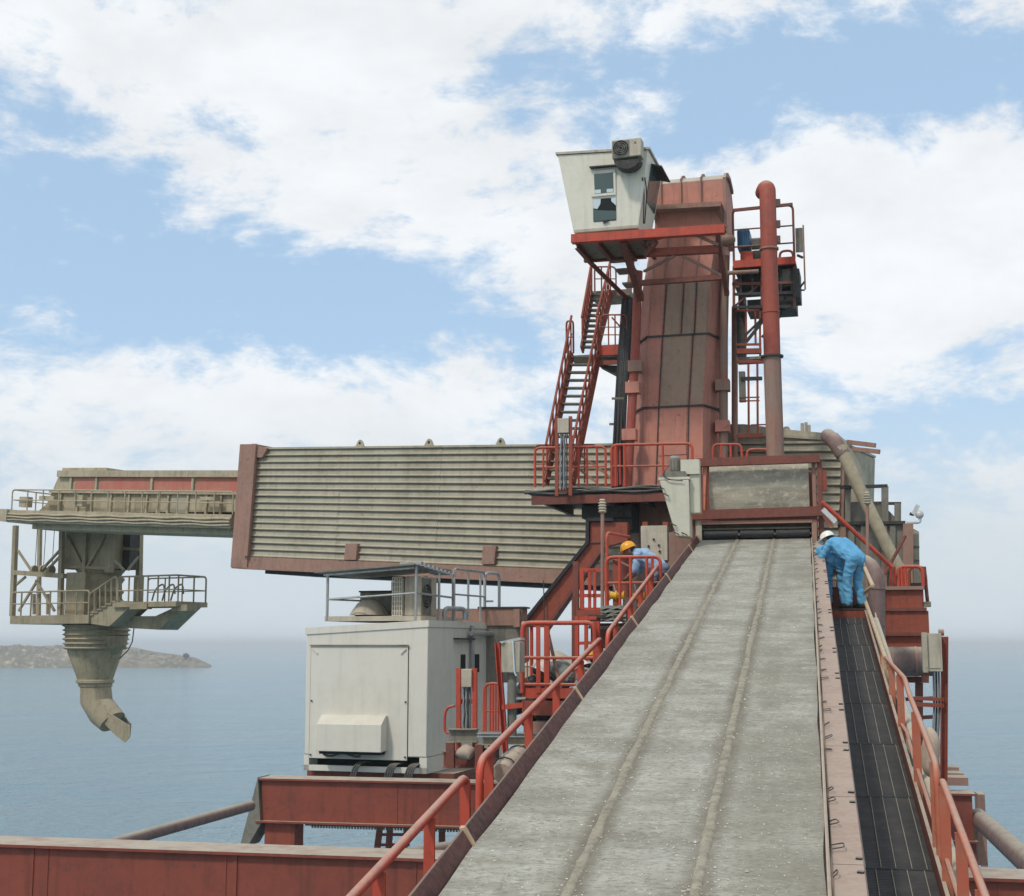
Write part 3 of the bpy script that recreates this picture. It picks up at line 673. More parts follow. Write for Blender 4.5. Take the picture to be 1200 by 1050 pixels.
# hopper lip below the lower beam: ledge, back plate, shaded slot and three-piece roller
fr_post('cheek_plate', 'boxbeige', hd, HF, 815, 822, 609, 640, -0.12, 0.5)
fr_post('cheek_plate', 'brown', hd, HF, 951, 957, 609, 640, -0.12, 0.5)
xl, _ = HF.hit(822, 612, -0.1); xr, _ = HF.hit(952, 612, -0.1)
za = HF.hit(887, 610, -0.1)[1]
boxp('ledge', 'brown', hd, HF, xl, xr, -0.14, 0.25, za - 0.06, za)
boxp('back_plate', 'greysteel', hd, HF, xl, xr, 0.28, 0.34, -0.3, za - 0.06)
rz = HF.hit(887, 626, 0.02)[1]
for (pa, pb) in ((825, 865), (867.5, 907), (909.5, 949)):
    xa_, _ = HF.hit(pa, 626, 0.02); xb_, _ = HF.hit(pb, 626, 0.02)
    r_ = tubep('roller', 'black', hd, [HF.p(xa_, 0.02, rz), HF.p(xb_, 0.02, rz)], 0.085, 16)
    tubep('roller_end', 'galv', r_, [HF.p(xb_, 0.02, rz), HF.p(xb_ + 0.03, 0.02, rz)], 0.03, 8)
boxp('roller_shelf', 'greysteel', hd, HF, xl, xr, 0.0, 0.25, rz + 0.10, rz + 0.13)
boxp('end_bracket', 'red', hd, HF, HF.hit(963, 560)[0], HF.hit(969, 560)[0], 0.0, 0.15, HF.hit(965, 575)[1], HF.hit(965, 551)[1])
boxp('tail_box', 'deepred', hd, HF, -HB - 0.15, HB + 0.15, 0.5, 1.9, -1.3, HF.hit(887, 540, 0.5)[1] - 0.25)
boxp('under_frame', 'brown', hd, HF, HF.hit(775, 640)[0], -HB - 0.1, 0.3, 1.2, -2.2, HF.hit(790, 622)[1])

# dust collector to the left of the frame
DF = azframe(A(790, 600, 26.0), HEAD)
dc = thing('dust_collector', 'pale green tapered dust collector with motor left of belt head frame', 'dust collector', DF.P(800, 630, 0.3))
pp = lambda x, y: DF.P(x, y)
MB().prism([pp(773, 563), pp(807, 562), pp(809, 629), pp(792, 628)], DF.y * 0.55).build('hopper_body', 'palegreen', dc, bevel=0.015)
MB().prism([pp(771.5, 559.5), pp(808, 558.5), pp(808, 561.5), pp(771.5, 562.5)], DF.y * 0.6).build('lid_flange', 'palegreen', dc)
MB().prism([pp(780, 552), pp(803, 552), pp(806, 558.5), pp(774, 559.5)], DF.y * 0.5).build('fan_cowl', 'greysteel', dc)
mt = MB().tube([DF.P(791, 552, 0.22), DF.P(791, 537, 0.22)], 0.10, 16).build('motor', 'greysteel', dc)
MB().tube([DF.P(791, 537, 0.22), DF.P(791, 534.5, 0.22)], 0.088, 16).build('motor_cap', 'galv', mt)
for k in range(10):
    a = k * 0.628; c0 = DF.P(791, 551, 0.22) + V((math.cos(a), math.sin(a), 0)) * 0.103
    beamp('fin', 'greysteel', mt, c0, c0 + Z * 0.2, 0.006, 0.02)
boxp('bracket', 'palegreen', dc, DF, DF.hit(797, 545)[0], DF.hit(819, 545)[0], 0.1, 0.4, DF.hit(797, 555)[1], DF.hit(797, 538)[1])
boxp('side_duct', 'palegreen', dc, DF, DF.hit(807, 565)[0] + 0.01, DF.hit(819, 565)[0], 0.15, 0.5, DF.hit(807, 600)[1], DF.hit(807, 555)[1])
for (x_, y_) in ((774, 572), (779, 580), (788, 615), (801, 626), (791, 625)):
    tubep('latch', 'cable', dc, fillet([DF.P(x_ - 2, y_ - 2, -0.01), DF.P(x_ - 2, y_ - 2, -0.07), DF.P(x_ + 4, y_ + 1, -0.07), DF.P(x_ + 4, y_ + 1, -0.01)], 0.02), 0.011, 6)
tubep('motor_lead', 'cable', dc, fillet([DF.P(784, 545, 0.1), DF.P(776, 556, -0.05), DF.P(783, 562, -0.05), DF.P(800, 563, -0.05)], 0.1), 0.012, 6)
# control box behind the bending worker
CBF = azframe(A(770, 635, 26.2), HEAD)
cb = thing('control_box', 'pale beige electrical box behind the worker in yellow helmet', 'electrical box', CBF.P(768, 657, 0.15))
boxp('housing', 'boxbeige', cb, CBF, CBF.hit(751, 630)[0], CBF.hit(782, 630)[0], 0, 0.3, CBF.hit(766, 657)[1], CBF.hit(766, 616)[1], bevel=0.01)
for (x_, y_) in ((766, 632), (760, 640), (772, 639), (773, 646)): MB().tube([CBF.P(x_, y_, 0.0), CBF.P(x_, y_, -0.03)], 0.022, 10).build('knob', 'black', cb)
for x_ in (755, 779): boxp('mount_lug', 'red', cb, CBF, CBF.hit(x_ - 3, 614)[0], CBF.hit(x_ + 3, 614)[0], 0.1, 0.2, CBF.hit(x_, 616)[1], CBF.hit(x_, 611)[1])
boxp('foot', 'darksteel', cb, CBF, CBF.hit(766, 660)[0], CBF.hit(781, 660)[0], 0.05, 0.25, CBF.hit(766, 668)[1], CBF.hit(766, 657)[1])

# ------------------------------------------------------------------ bucket elevator tower
TAZ = 15.0; YT = 31.0
TF = azframe(A(800, 560, YT), TAZ)
tw = thing('elevator_tower', 'tall faceted dusty red elevator tower rising behind the belt head', 'tower', TF.P(790, 700, 1.0))
rows = [(760, 728, 744, 822, 842), (585, 733, 750, 823, 841), (478, 742, 755, 824, 840.5), (395, 749, 759, 829.6, 843), (330, 753, 764, 832, 846), (262, 765, 770, 842, 848)]
CD = 0.62; BD = 2.1
def ring(py, xl_, x1, x2, xr_):
    z_ = TF.hit(x1, py)[1]; al, a1, a2, ar = TF.hit(xl_, py, CD)[0], TF.hit(x1, py)[0], TF.hit(x2, py)[0], TF.hit(xr_, py, CD)[0]
    return [TF.p(al, CD, z_), TF.p(a1, 0, z_), TF.p(a2, 0, z_), TF.p(ar, CD, z_), TF.p(ar, BD, z_), TF.p(al, BD, z_)]
rg = [ring(*r_) for r_ in rows]
for k in range(len(rg) - 1):
    m = 'brown' if k == 0 else 'tower'
    o = MB().loft([rg[k], [p - Z * 0.0 for p in rg[k + 1]]]).build('casing_section', m, tw)
def grow(r_, d): 
    c_ = sum(r_, V()) / len(r_); return [p + (V((p.x - c_.x, p.y - c_.y, 0))).normalized() * d for p in r_]
for k in (1, 2, 3):
    r_ = grow(rg[k], 0.05); MB().loft([[p - Z * 0.02 for p in r_], [p + Z * 0.02 for p in r_]]).build('flange', 'darksteel', tw)
# vertical seams
for (k0, k1, f) in ((1, 3, 0.25), (1, 3, 0.76), (3, 4, 0.26), (3, 4, 0.56), (3, 4, 0.78), (4, 5, 0.22), (4, 5, 0.50), (4, 5, 0.76)):
    for k in range(k0, k1):
        p, q = rg[k][1].lerp(rg[k][2], f), rg[k + 1][1].lerp(rg[k + 1][2], f)
        MB().beam(p - TF.y * 0.012, q - TF.y * 0.012, 0.022, 0.024, TF.y).build('seam', 'darksteel' if k < 4 else 'brown', tw)
for (k, f0, f1, m_) in ((2, 0.27, 0.74, 'towergrey'), (2, 0.78, 0.99, 'towergrey'), (3, 0.01, 0.24, 'tower'), (3, 0.28, 0.54, 'towergrey'), (3, 0.58, 0.76, 'towergrey'), (3, 0.80, 0.99, 'towergrey'), (1, 0.27, 0.74, 'tower')):
    q4 = [rg[k][1].lerp(rg[k][2], f0), rg[k][1].lerp(rg[k][2], f1), rg[k + 1][1].lerp(rg[k + 1][2], f1), rg[k + 1][1].lerp(rg[k + 1][2], f0)]
    c4 = sum(q4, V()) / 4; q4 = [p.lerp(c4, 0.012) - TF.y * 0.006 for p in q4]; MB().prism(q4, -TF.y * 0.008).build('face_plate', m_, tw, bevel=0.003)
    for e0_, e1_ in ((0, 3), (1, 2)):
        for j in range(9):
            p = q4[e0_].lerp(q4[e1_], (j + 0.5) / 9).lerp(c4, 0.05) - TF.y * 0.012; MB().tube([p, p - TF.y * 0.012], 0.014, 6).build('bolt', 'brown', tw)
# little inspection hatch
hz_ = [TF.P(772, 502, -0.03), TF.P(804, 500, -0.03), TF.P(804, 532, -0.03), TF.P(772, 534, -0.03)]
MB().prism(hz_, TF.y * 0.02).build('hatch', 'tower', tw)
# head hood: rounded front roof with ribs
def hz2(px, py, b): return TF.P(px, py, b)
zt_ = TF.hit(810, 214, -0.1)[1]; zb_ = TF.hit(810, 246, -0.1)[1]; al = TF.hit(767, 230, -0.1)[0]; ar = TF.hit(848, 230, -0.1)[0]
prof = [(-0.12, zb_ - 0.45), (-0.12, zb_), (-0.12, zt_), (0.10, zt_ + 0.16), (0.5, zt_ + 0.30), (1.1, zt_ + 0.36), (1.7, zt_ + 0.25), (2.05, zt_ - 0.05), (2.05, zb_ - 0.45)]
hood = MB().loft([[TF.p(al, b, z_) for b, z_ in prof], [TF.p(ar, b, z_) for b, z_ in prof]]).build('hood', 'tower', tw)
rp = [(b, z_ + 0.006) for b, z_ in prof[2:8]]
MB().loft([[TF.p(al - 0.01, b, z_) for b, z_ in rp] + [TF.p(al - 0.01, b, z_ + 0.02) for b, z_ in rp[::-1]], [TF.p(ar + 0.01, b, z_) for b, z_ in rp] + [TF.p(ar + 0.01, b, z_ + 0.02) for b, z_ in rp[::-1]]]).build('roof_sheet', 'towertop', hood)
for f in (0.10, 0.39, 0.68):
    a = al + (ar - al) * f; pr = [(b - 0.035 if i < 2 else b, z_ + (0.06 if i > 0 else 0)) for i, (b, z_) in enumerate(prof[1:7])]
    for i in range(len(pr) - 1): MB().beam(TF.p(a, *pr[i]), TF.p(a, *pr[i + 1]), 0.022, 0.07, TF.y).build('rib', 'brown', hood)
# curved side rim on the hood's right edge
mb = MB(); rim = [(-0.13, zb_ - 0.5), (-0.13, zt_), (0.1, zt_ + 0.18), (0.5, zt_ + 0.32), (1.1, zt_ + 0.39), (1.7, zt_ + 0.28)]
for i in range(len(rim) - 1): mb.beam(TF.p(ar + 0.03, *rim[i]), TF.p(ar + 0.03, *rim[i + 1]), 0.06, 0.10, TF.y)
mb.build('side_rim', 'brown', hood)
# heavy header beam across the hood front
fr_beam('header_beam', 'brown', tw, TF, 764, 240, 845, 235.5, 6, -0.45, 0.34)
MB().prism([TF.P(764, 246, -0.45), TF.P(771, 246, -0.1), TF.P(768, 262, -0.1)], TF.x * 0.04).build('header_bracket', 'brown', tw)
MB().prism([TF.P(844, 242, -0.45), TF.P(836, 242, -0.1), TF.P(846, 262, -0.1)], TF.x * 0.04).build('header_bracket', 'brown', tw)
# columns either side with collars
def column(pts, r_, Yc, m, collars):
    b = [A(x, y, Yc) for x, y in pts]; c_ = tubep('column', m, tw, b, r_, 14)
    for (x, y, m2) in collars: F = azframe(A(x, y, Yc), TAZ); boxp('collar', m2, c_, F, -0.16, 0.16, -0.16, 0.16, -0.13, 0.13)
    return c_
column([(733, 700), (734, 585), (745, 400), (748, 318)], 0.105, 31.0, 'duct', ((738, 510, 'tower'), (742, 455, 'tower'), (745, 430, 'ductgrey')))
column([(848, 585), (848, 470), (848, 400), (850, 300)], 0.10, 31.2, 'ductgrey', ((847, 452, 'ductgrey'), (847, 500, 'tower')))
column([(861, 640), (861, 540), (861, 360)], 0.075, 32.0, 'brown', ())
MB().ball(A(852, 281, 30.8), 0.20, 12, 9, (1, 1, 0.8)).build('pulley_housing', 'ductgrey', tw)
# black hanging cables left of the tower
hc = thing('hanging_cables', 'bundle of black cables hanging down left of the tower', 'cable', A(724, 575, 31.5))
for k in range(7):
    x0 = 719 + k * 1.9; tubep('cable', 'cable' if k % 3 else 'black', hc, [A(x0 - 1, 574, 31.4 + 0.04 * (k % 3)), A(x0 + 0.5, 520, 31.4 + 0.05 * (k % 2)), A(x0 + 3, 470, 31.5), A(x0 + 5, 436, 31.6), A(x0 + 11, 350, 32.0)], 0.033, 7)
for (x_, y_) in ((717, 467), (714, 497)): beamp('bracket', 'greysteel', hc, A(x_, y_, 31.5), A(x_ + 14, y_, 31.5), 0.05, 0.05)

# ------------------------------------------------------------------ tower platform with its guard rails
PF = azframe(A(700, 586, 30.0), TAZ)
zp = 0.22
pl = thing('tower_platform', 'red edged platform with orange rails round the tower foot', 'platform', PF.P(740, 590, 1.0))
xa_, _ = PF.hit(619, 586); xb_, _ = PF.hit(812, 580)
boxp('deck', 'darksteel', pl, PF, xa_, xb_, 0.0, 3.2, zp - 0.05, zp)
p, q = PF.p(xa_ + 0.1, -0.06, zp - 0.2), PF.p(xb_, -0.06, zp - 0.2)
MB().channel(p, q, 0.1, 0.19, 0.015, Z, -1).build('edge_beam', 'deepred', pl)
for k in range(5): ibeamp('joist', 'darksteel', pl, PF.p(xa_ + 0.35 + k * 0.75, 0.0, zp - 0.17), PF.p(xa_ + 0.35 + k * 0.75, 3.1, zp - 0.17), 0.1, 0.2)
for k in range(6):
    tubep('edge_cable', 'cable' if k % 2 else 'black', pl, [PF.p(xa_ - 0.05 + (xb_ - xa_) * j / 12, -0.09 - 0.02 * (k % 3), zp + 0.02 - 0.035 * (k // 2) - 0.03 * math.sin(j * 1.1 + k)) for j in range(13)], 0.026, 7)
boxp('under_box', 'darksteel', pl, PF, PF.hit(676, 590)[0], PF.hit(735, 590)[0], 0.5, 1.8, -0.35, zp - 0.3)
boxp('under_box', 'darksteel', pl, PF, PF.hit(690, 600)[0], PF.hit(735, 600)[0], 0.6, 1.6, -0.62, -0.36)
yb_ = lambda x: 571 - (x - 627) * 0.012
RA = [PF.P(x, yb_(x), -0.02) for x in (627, 710)]
railing(pl, 'orange', RA, 0.89, (0.12, 0.42, 0.62, 0.74, 0.88), (0.5,), 0.028)
RB = [PF.P(x, yb_(x), -0.02) for x in (717, 812)]
railing(pl, 'orange', RB, 0.92, (0.05, 0.16, 0.64), (0.48,), 0.03)
railing(pl, 'orange', [PF.P(717, 571, 0.05), PF.P(727, 568, 1.2)], 0.9, (0.3, 0.6), (0.5,), 0.026)
for (x0, x1, y0) in ((836, 870, 521), (876, 902, 527)):
    a, b = PF.P(x0, 560, 0.6), PF.P(x1, 560, 0.6); hh_ = (560 - y0) * 30.6 / FPX
    railing(pl, 'orange', [a, b], hh_, (0.3, 0.62) if x1 < 880 else (), (), 0.028)
railing(pl, 'red', [PF.P(700, 566, 1.5), PF.P(627, 566, 1.5)], 0.9, (0.2, 0.4, 0.6, 0.8), (0.5,), 0.022)
beamp('brace', 'brown', pl, PF.P(681, 534, 0.9), PF.P(716, 560, 0.9), 0.03, 0.05); beamp('brace', 'brown', pl, PF.P(676, 548, 0.9), PF.P(700, 566, 0.9), 0.03, 0.05)
# terminal stand on the platform edge
def terminal_stand(name, label, Yd, xa, xb, wpx, y0, y1, box, cables, az=HEAD, mat='red', lean=0.0, cross=()):
    F = azframe(A((xa + xb) / 2, y1, Yd), az); st = thing(name, label, 'cable stand', F.o)
    for x in (xa, xb):
        a0 = F.hit(x, y1)[0]; a1 = F.hit(x + lean, y0)[0]; z1 = F.hit(x, y0)[1]; wd = wpx * Yd / FPX
        MB().channel(F.p(a0, 0, 0), F.p(a1, 0, z1), 0.06, wd, 0.012, F.x).build('post', mat, st)
    bx0, bx1, by0, by1 = box
    h_ = MB().box(F, F.hit(bx0, by0)[0], F.hit(bx1, by0)[0], -0.08, 0.16, F.hit(bx0, by1)[1], F.hit(bx0, by0)[1]).build('terminal_box', 'boxbeige', st, bevel=0.008)
    for y_ in cross: z_ = F.hit(xa, y_)[1]; beamp('cross_bar', mat, st, F.p(F.hit(xa, y_)[0], 0.03, z_), F.p(F.hit(xb, y_)[0], 0.03, z_), 0.04, 0.07)
    c0, c1, cy0, cy1, n_ = cables
    for k in range(n_):
        x = c0 + (c1 - c0) * (k + 0.5) / n_
        pts = [F.P(x + random.uniform(-0.7, 0.7), cy0 + (cy1 - cy0) * j / 8, -0.02 + 0.03 * (k % 2)) for j in range(9)]
        tubep('cable', 'greycable' if k % 3 != 1 else 'cable', st, pts, 0.5 * (c1 - c0) / n_ * Yd / FPX, 7)
    return st
terminal_stand('cable_terminal_stand', 'twin red posts with beige box and grey cables on the tower platform', 29.7, 652.5, 668.5, 4.0, 488, 581, (654, 667, 491, 508), (656, 665, 508, 574, 5), cross=(575,))
#PARTS3
# ------------------------------------------------------------------ operator cab and the frame that carries it
KF = azframe(A(710, 270, 28.9), 17.0)
ck = thing('cab_support_frame', 'red beam frame carrying the white operator cab beside the tower head', 'frame', KF.P(760, 330, 1.0))
fr_beam('front_beam', 'orange', ck, KF, 669, 274, 849, 262, 10.5, -0.05, 0.18)
fr_beam('cross_beam', 'red', ck, KF, 757, 291, 842, 286.5, 9, 0.35, 0.15)
fr_beam('cross_beam', 'deepred', ck, KF, 750, 328, 846, 321, 6, 1.0, 0.12)
fr_beam('rear_beam', 'deepred', ck, KF, 684, 298, 757, 293, 9, 1.5, 0.12)
zk = KF.hit(690, 275)[1]
boxp('floor_plate', 'greysteel', ck, KF, KF.hit(672, 275)[0], KF.hit(757, 275)[0], 0.14, 1.5, zk - 0.12, zk - 0.06)
for x_ in (674, 700, 728, 752): ibeamp('joist', 'deepred', ck, KF.p(KF.hit(x_, 275)[0], 0.15, zk - 0.19), KF.p(KF.hit(x_, 275)[0], 1.5, zk - 0.19), 0.09, 0.13)
bmz = lambda n_, m_, a, b, w_=0.09, h_=0.12: MB().beam(a, b, w_, h_, KF.y).build(n_, m_, ck)
bmz('brace', 'deepred', KF.P(730, 283, 0.1), KF.P(751, 350, 1.9), 0.14, 0.16)
bmz('brace', 'brown', KF.P(790, 272, 0.1), KF.P(757, 285, 0.3), 0.06, 0.08); bmz('brace', 'brown', KF.P(810, 273, 0.1), KF.P(842, 287, 0.3), 0.06, 0.08)
bmz('brace', 'brown', KF.P(790, 300, 0.4), KF.P(755, 318, 1.0), 0.05, 0.07); bmz('brace', 'brown', KF.P(800, 300, 0.4), KF.P(844, 322, 0.9), 0.05, 0.07)
bmz('post', 'deepred', KF.P(841, 272, 0.1), KF.P(852, 345, 1.6), 0.10, 0.12)
bmz('post', 'deepred', KF.P(769, 283, 0.1), KF.P(757, 300, 0.4), 0.08, 0.1)
# tread plates under the cab, stepping back to the upper stair landing
for (x0, x1, y_, b) in ((715, 742, 304, 1.7), (722, 745, 318, 2.4), (730, 748, 334, 3.2)):
    z_ = KF.hit(x0, y_, b)[1]; boxp('tread_plate', 'greysteel', ck, KF, KF.hit(x0, y_, b)[0], KF.hit(x1, y_, b)[0], b - 0.1, b + 0.35, z_, z_ + 0.04)
bmz('side_beam', 'deepred', KF.P(690, 306, 1.6), KF.P(737, 352, 3.4), 0.1, 0.2)

cbx = thing('operator_cab', 'white operator cab flaring outwards at the top, lower window broken', 'cab', KF.p(0.2, 0.7, zk))
def cabring(py_l, py_r, xl_, xr_, d_):
    a0, z0 = KF.hit(xl_, py_l); a1, z1 = KF.hit(xr_, py_r); z_ = (z0 + z1) / 2
    return [KF.p(a0, 0, z0), KF.p(a1, 0, z1), KF.p(a1 - 0.02, d_, z1), KF.p(a0 + 0.05, d_, z0)]
rb = cabring(273, 267, 672.5, 748, 1.35); rt = cabring(184, 178, 655, 761, 1.6)
rt = [p - KF.y * (0.12 if i < 2 else 0) for i, p in enumerate(rt)]
MB().loft([rb, rt]).build('wall', 'cabwhite', cbx, bevel=0.012)
rf = [p + Z * 0.01 + (p - sum(rt, V()) / 4).normalized() * 0.05 for p in rt]
MB().loft([rf, [p + Z * 0.05 for p in rf]]).build('roof', 'boxbeige', cbx)
CP = lambda x, y, b=0.0: KF.P(x, y, b)
def on_wall(px, py, out_=0.0):       # point on the leaning front wall
    n_ = (rb[1] - rb[0]).cross(rt[0] - rb[0]).normalized()
    if n_.dot(KF.y) > 0: n_ = -n_
    d = ray(px, py); q = rb[0] + n_ * out_; return CAM + d * ((q - CAM).dot(n_) / d.dot(n_)), n_
def wallplate(name, m, par, poly, out_, th):
    pts = [on_wall(x, y, out_)[0] for x, y in poly]; n_ = on_wall(700, 230)[1]; return MB().prism(pts, n_ * th).build(name, m, par)
wf = wallplate('window_frame', 'cabwhite', cbx, [(692.5, 201), (721.5, 198.5), (722, 228.5), (693.5, 231)], 0.002, 0.035)
wallplate('pane', 'glass', wf, [(696, 204), (718.5, 202), (719, 225), (697, 227.5)], 0.037, 0.004)
wallplate('paper', 'shard', wf, [(697, 222.5), (704, 222), (704, 226.5), (697, 227)], 0.042, 0.002); wallplate('paper', 'shard', wf, [(711, 221.5), (718.5, 221), (718.5, 225), (711, 225.5)], 0.042, 0.002)
w2 = wallplate('broken_window', 'dark', cbx, [(695, 233.5), (722, 231.5), (722, 258), (695.5, 260)], 0.004, 0.008)
wallplate('lower_pane', 'glass', w2, [(695.5, 245), (701, 246.5), (722, 247), (722, 257), (696, 259.5)], 0.014, 0.004)
wallplate('glass_shard', 'shard', w2, [(695, 233.5), (704, 233), (703.5, 239), (700, 245), (695.3, 244)], 0.014, 0.004)
wallplate('glass_shard', 'shard', w2, [(716, 232), (722, 231.5), (722, 241), (719.5, 238.5), (716.5, 236)], 0.014, 0.004)
wallplate('fallen_strip', 'black', w2, [(706, 260), (712, 257.5), (714, 259), (708, 262)], 0.02, 0.02)
wallplate('rain_hood', 'darksteel', cbx, [(692, 196.5), (724, 194), (724, 195.5), (692, 198)], 0.002, 0.12)
wallplate('seam_strip', 'boxbeige', cbx, [(672.3, 269.5), (747.8, 263.5), (748, 266.5), (672.6, 272.5)], 0.002, 0.006)
# dark framed side window on the right wall
sa, sb, sc_, sd_ = rb[1].lerp(rb[2], 0.25), rb[1].lerp(rb[2], 0.9), rt[1].lerp(rt[2], 0.9), rt[1].lerp(rt[2], 0.25)
sa2, sd2 = sa.lerp(sd_, 0.42), sa.lerp(sd_, 0.88); sb2, sc2 = sb.lerp(sc_, 0.42), sb.lerp(sc_, 0.88)
MB().prism([sa2 + KF.x * 0.004, sb2 + KF.x * 0.004, sc2 + KF.x * 0.004, sd2 + KF.x * 0.004], KF.x * 0.02).build('side_window', 'glass', cbx)
MB().prism([sd2 + KF.x * 0.01 + Z * 0.02, sc2 + KF.x * 0.01 + Z * 0.02, sc2 + KF.x * 0.25 - Z * 0.05, sd2 + KF.x * 0.25 - Z * 0.05], Z * 0.03).build('side_awning', 'darksteel', cbx)
for dx in (0, 3): tubep('drain_hose', 'black', cbx, fillet([on_wall(750 + dx, 208, 0.03)[0] + KF.x * 0.05, CP(755 + dx, 225, 0.05), CP(754 + dx / 2, 262, 0.1)], 0.2), 0.014, 6)
for (x_, h_) in ((705, 0.12), (708, 0.2), (711, 0.12)): tubep('aerial', 'black', cbx, [on_wall(x_, 181)[0] + KF.y * 0.3, on_wall(x_, 181)[0] + KF.y * 0.3 + Z * h_], 0.012, 5)
def ac_unit(name, label, F, xa, xb, z0, z1, b0, b1, fan=(0.03, 0.60), m='boxbeige'):
    a = thing(name, label, 'air conditioner', F.p((xa + xb) / 2, (b0 + b1) / 2, z0))
    boxp('case', m, a, F, xa, xb, b0, b1, z0, z1, bevel=0.015)
    cx = xa + (xb - xa) * (fan[0] + fan[1]) / 2; cz = (z0 + z1) / 2; rr = min((xb - xa) * (fan[1] - fan[0]) / 2, (z1 - z0) * 0.44)
    boxp('grille_panel', 'greysteel', a, F, xa + (xb - xa) * fan[0], xa + (xb - xa) * fan[1], b0 - 0.012, b0 - 0.001, z0 + 0.03, z1 - 0.03)
    MB().tube([F.p(cx, b0 - 0.013, cz), F.p(cx, b0 - 0.016, cz)], rr, 24).build('fan_opening', 'dark', a)
    g = None
    for k in range(4):
        r_ = rr * (k + 1) / 4; c_ = [F.p(cx + r_ * math.cos(q * 0.2618), b0 - 0.022, cz + r_ * math.sin(q * 0.2618)) for q in range(25)]
        tubep('guard_ring', 'greysteel', a, c_, 0.006, 5)
    for k in range(4):
        an = k * 1.5708 + 0.4; MB().beam(F.p(cx, b0 - 0.018, cz), F.p(cx + rr * 0.85 * math.cos(an), b0 - 0.018, cz + rr * 0.85 * math.sin(an)), 0.004, rr * 0.4, F.y.cross(V((math.cos(an), 0, math.sin(an))))).build('fan_blade', 'darksteel', a)
    return a
pA_, nA = on_wall(722, 193, 0.0); pB_, _ = on_wall(756, 190, 0.0)
AF = azframe(pA_ - KF.y * 0.42, 17.0); wA = (pB_ - pA_).length
ac = ac_unit('air_conditioner', 'outdoor air conditioner bracketed high on the front of white cab', AF, 0.0, wA, 0.0, 0.40, 0.0, 0.30)
MB().tube([AF.p(wA * 0.80, -0.004, 0.30), AF.p(wA * 0.80, -0.008, 0.30)], 0.035, 3).build('maker_mark', 'greysteel', ac)
mb = MB(); 
for k in range(9):
    an = math.pi * k / 8; mb.v += [AF.p(wA * (0.5 - 0.44 * math.cos(an)), 0.02, -0.06 - 0.20 * math.sin(an)), AF.p(wA * (0.5 - 0.44 * math.cos(an)), 0.34, -0.06 - 0.20 * math.sin(an))]
for k in range(8): mb.f.append((2 * k, 2 * k + 2, 2 * k + 3, 2 * k + 1))
mb.f += [tuple(range(0, 18, 2)), tuple(range(17, 0, -2))]
mb.build('drip_bracket', 'darksteel', ac)

# ------------------------------------------------------------------ stair flights left of the tower
def flight(name, label, L0, L1, R0, R1, n, Y0, Y1, hrail, m='red', ext=0.0):
    l0, r0 = A(*L0, Y0), A(*R0, Y0); l1, r1 = A(*L1, Y1), A(*R1, Y1)
    r0.z = l0.z; r1.z = l1.z
    st = thing(name, label, 'stairs', (l0 + r0) / 2)
    for a, b in ((l0, l1), (r0, r1)):
        s_ = MB().beam(a, b, 0.05, 0.24).build('stringer', m, st)
        off = Z * hrail
        tr = MB().tube([a + off * 0.95, b + off], 0.03, 7).build('handrail', m, st)
        tubep('knee_rail', m, tr, [a + off * 0.5, b + off * 0.52], 0.016, 6)
        for k in range(9): f = (k + 0.25) / 8.5; q = a.lerp(b, f); beamp('baluster', m, tr, q, q + off * 0.97, 0.03, 0.03, KF.y)
    for k in range(n):
        f = (k + 0.5) / n; a, b = l0.lerp(l1, f), r0.lerp(r1, f)
        MB().beam(a, b, 0.22, 0.035).build('tread', 'greysteel', st)
    return st
s1 = flight('stair_flight', 'lower red steel stair flight rising from tower platform to the middle landing', (640, 566), (670, 414), (671, 566), (702, 414), 16, 30.6, 32.0, 0.92)
s2 = flight('stair_flight', 'upper red steel stair flight rising from middle landing towards the cab', (682, 410), (694, 343), (699, 410), (716, 343), 11, 32.4, 33.4, 0.85)
lf = azframe(A(700, 414, 32.0), TAZ)
ld = thing('stair_landing', 'small middle stair landing with bright orange kick plate beside the tower', 'landing', lf.P(715, 430, 0.4))
boxp('deck', 'greysteel', ld, lf, lf.hit(668, 416)[0], lf.hit(737, 416)[0], 0.0, 0.8, lf.hit(700, 419)[1], lf.hit(700, 415)[1])
boxp('kick_plate', 'orange', ld, lf, lf.hit(702, 410)[0], lf.hit(733, 410)[0], -0.03, -0.005, lf.hit(702, 417)[1], lf.hit(702, 405)[1])
boxp('kick_plate', 'red', ld, lf, lf.hit(702, 425)[0], lf.hit(737, 425)[0], -0.02, 0.05, lf.hit(702, 428)[1], lf.hit(702, 423)[1])
MB().prism([lf.P(701, 428, 0.1), lf.P(738, 428, 0.1), lf.P(738, 442, 0.1), lf.P(722, 439, 0.1)], lf.y * 0.5).build('bracket', 'darksteel', ld)
railing(ld, 'red', [lf.P(704, 405, 0.0), lf.P(735, 405, 0.0)], lf.hit(704, 369)[1] - lf.hit(704, 405)[1], (0.3, 0.55, 0.8), (0.35, 0.6), 0.02)
railing(ld, 'red', [lf.P(664, 414, 0.3), lf.P(672, 414, -0.1)], lf.hit(670, 376)[1] - lf.hit(670, 414)[1], (), (0.5,), 0.024)
beamp('brace', 'red', ld, lf.P(717, 372, 0.2), lf.P(735, 392, 0.2), 0.03, 0.04)
uf = azframe(A(705, 343, 33.5), TAZ)
ul = thing('stair_landing', 'upper stair landing with slim dark rail under the cab floor', 'landing', uf.P(705, 347, 0.4))
boxp('deck', 'greysteel', ul, uf, uf.hit(692, 344)[0], uf.hit(738, 344)[0], 0.0, 0.9, uf.hit(700, 348)[1], uf.hit(700, 341)[1])
railing(ul, 'deepred', [uf.P(697, 341, 0.7), uf.P(722, 341, 0.7)], uf.hit(704, 312)[1] - uf.hit(704, 341)[1], (0.32,), (0.5,), 0.022)
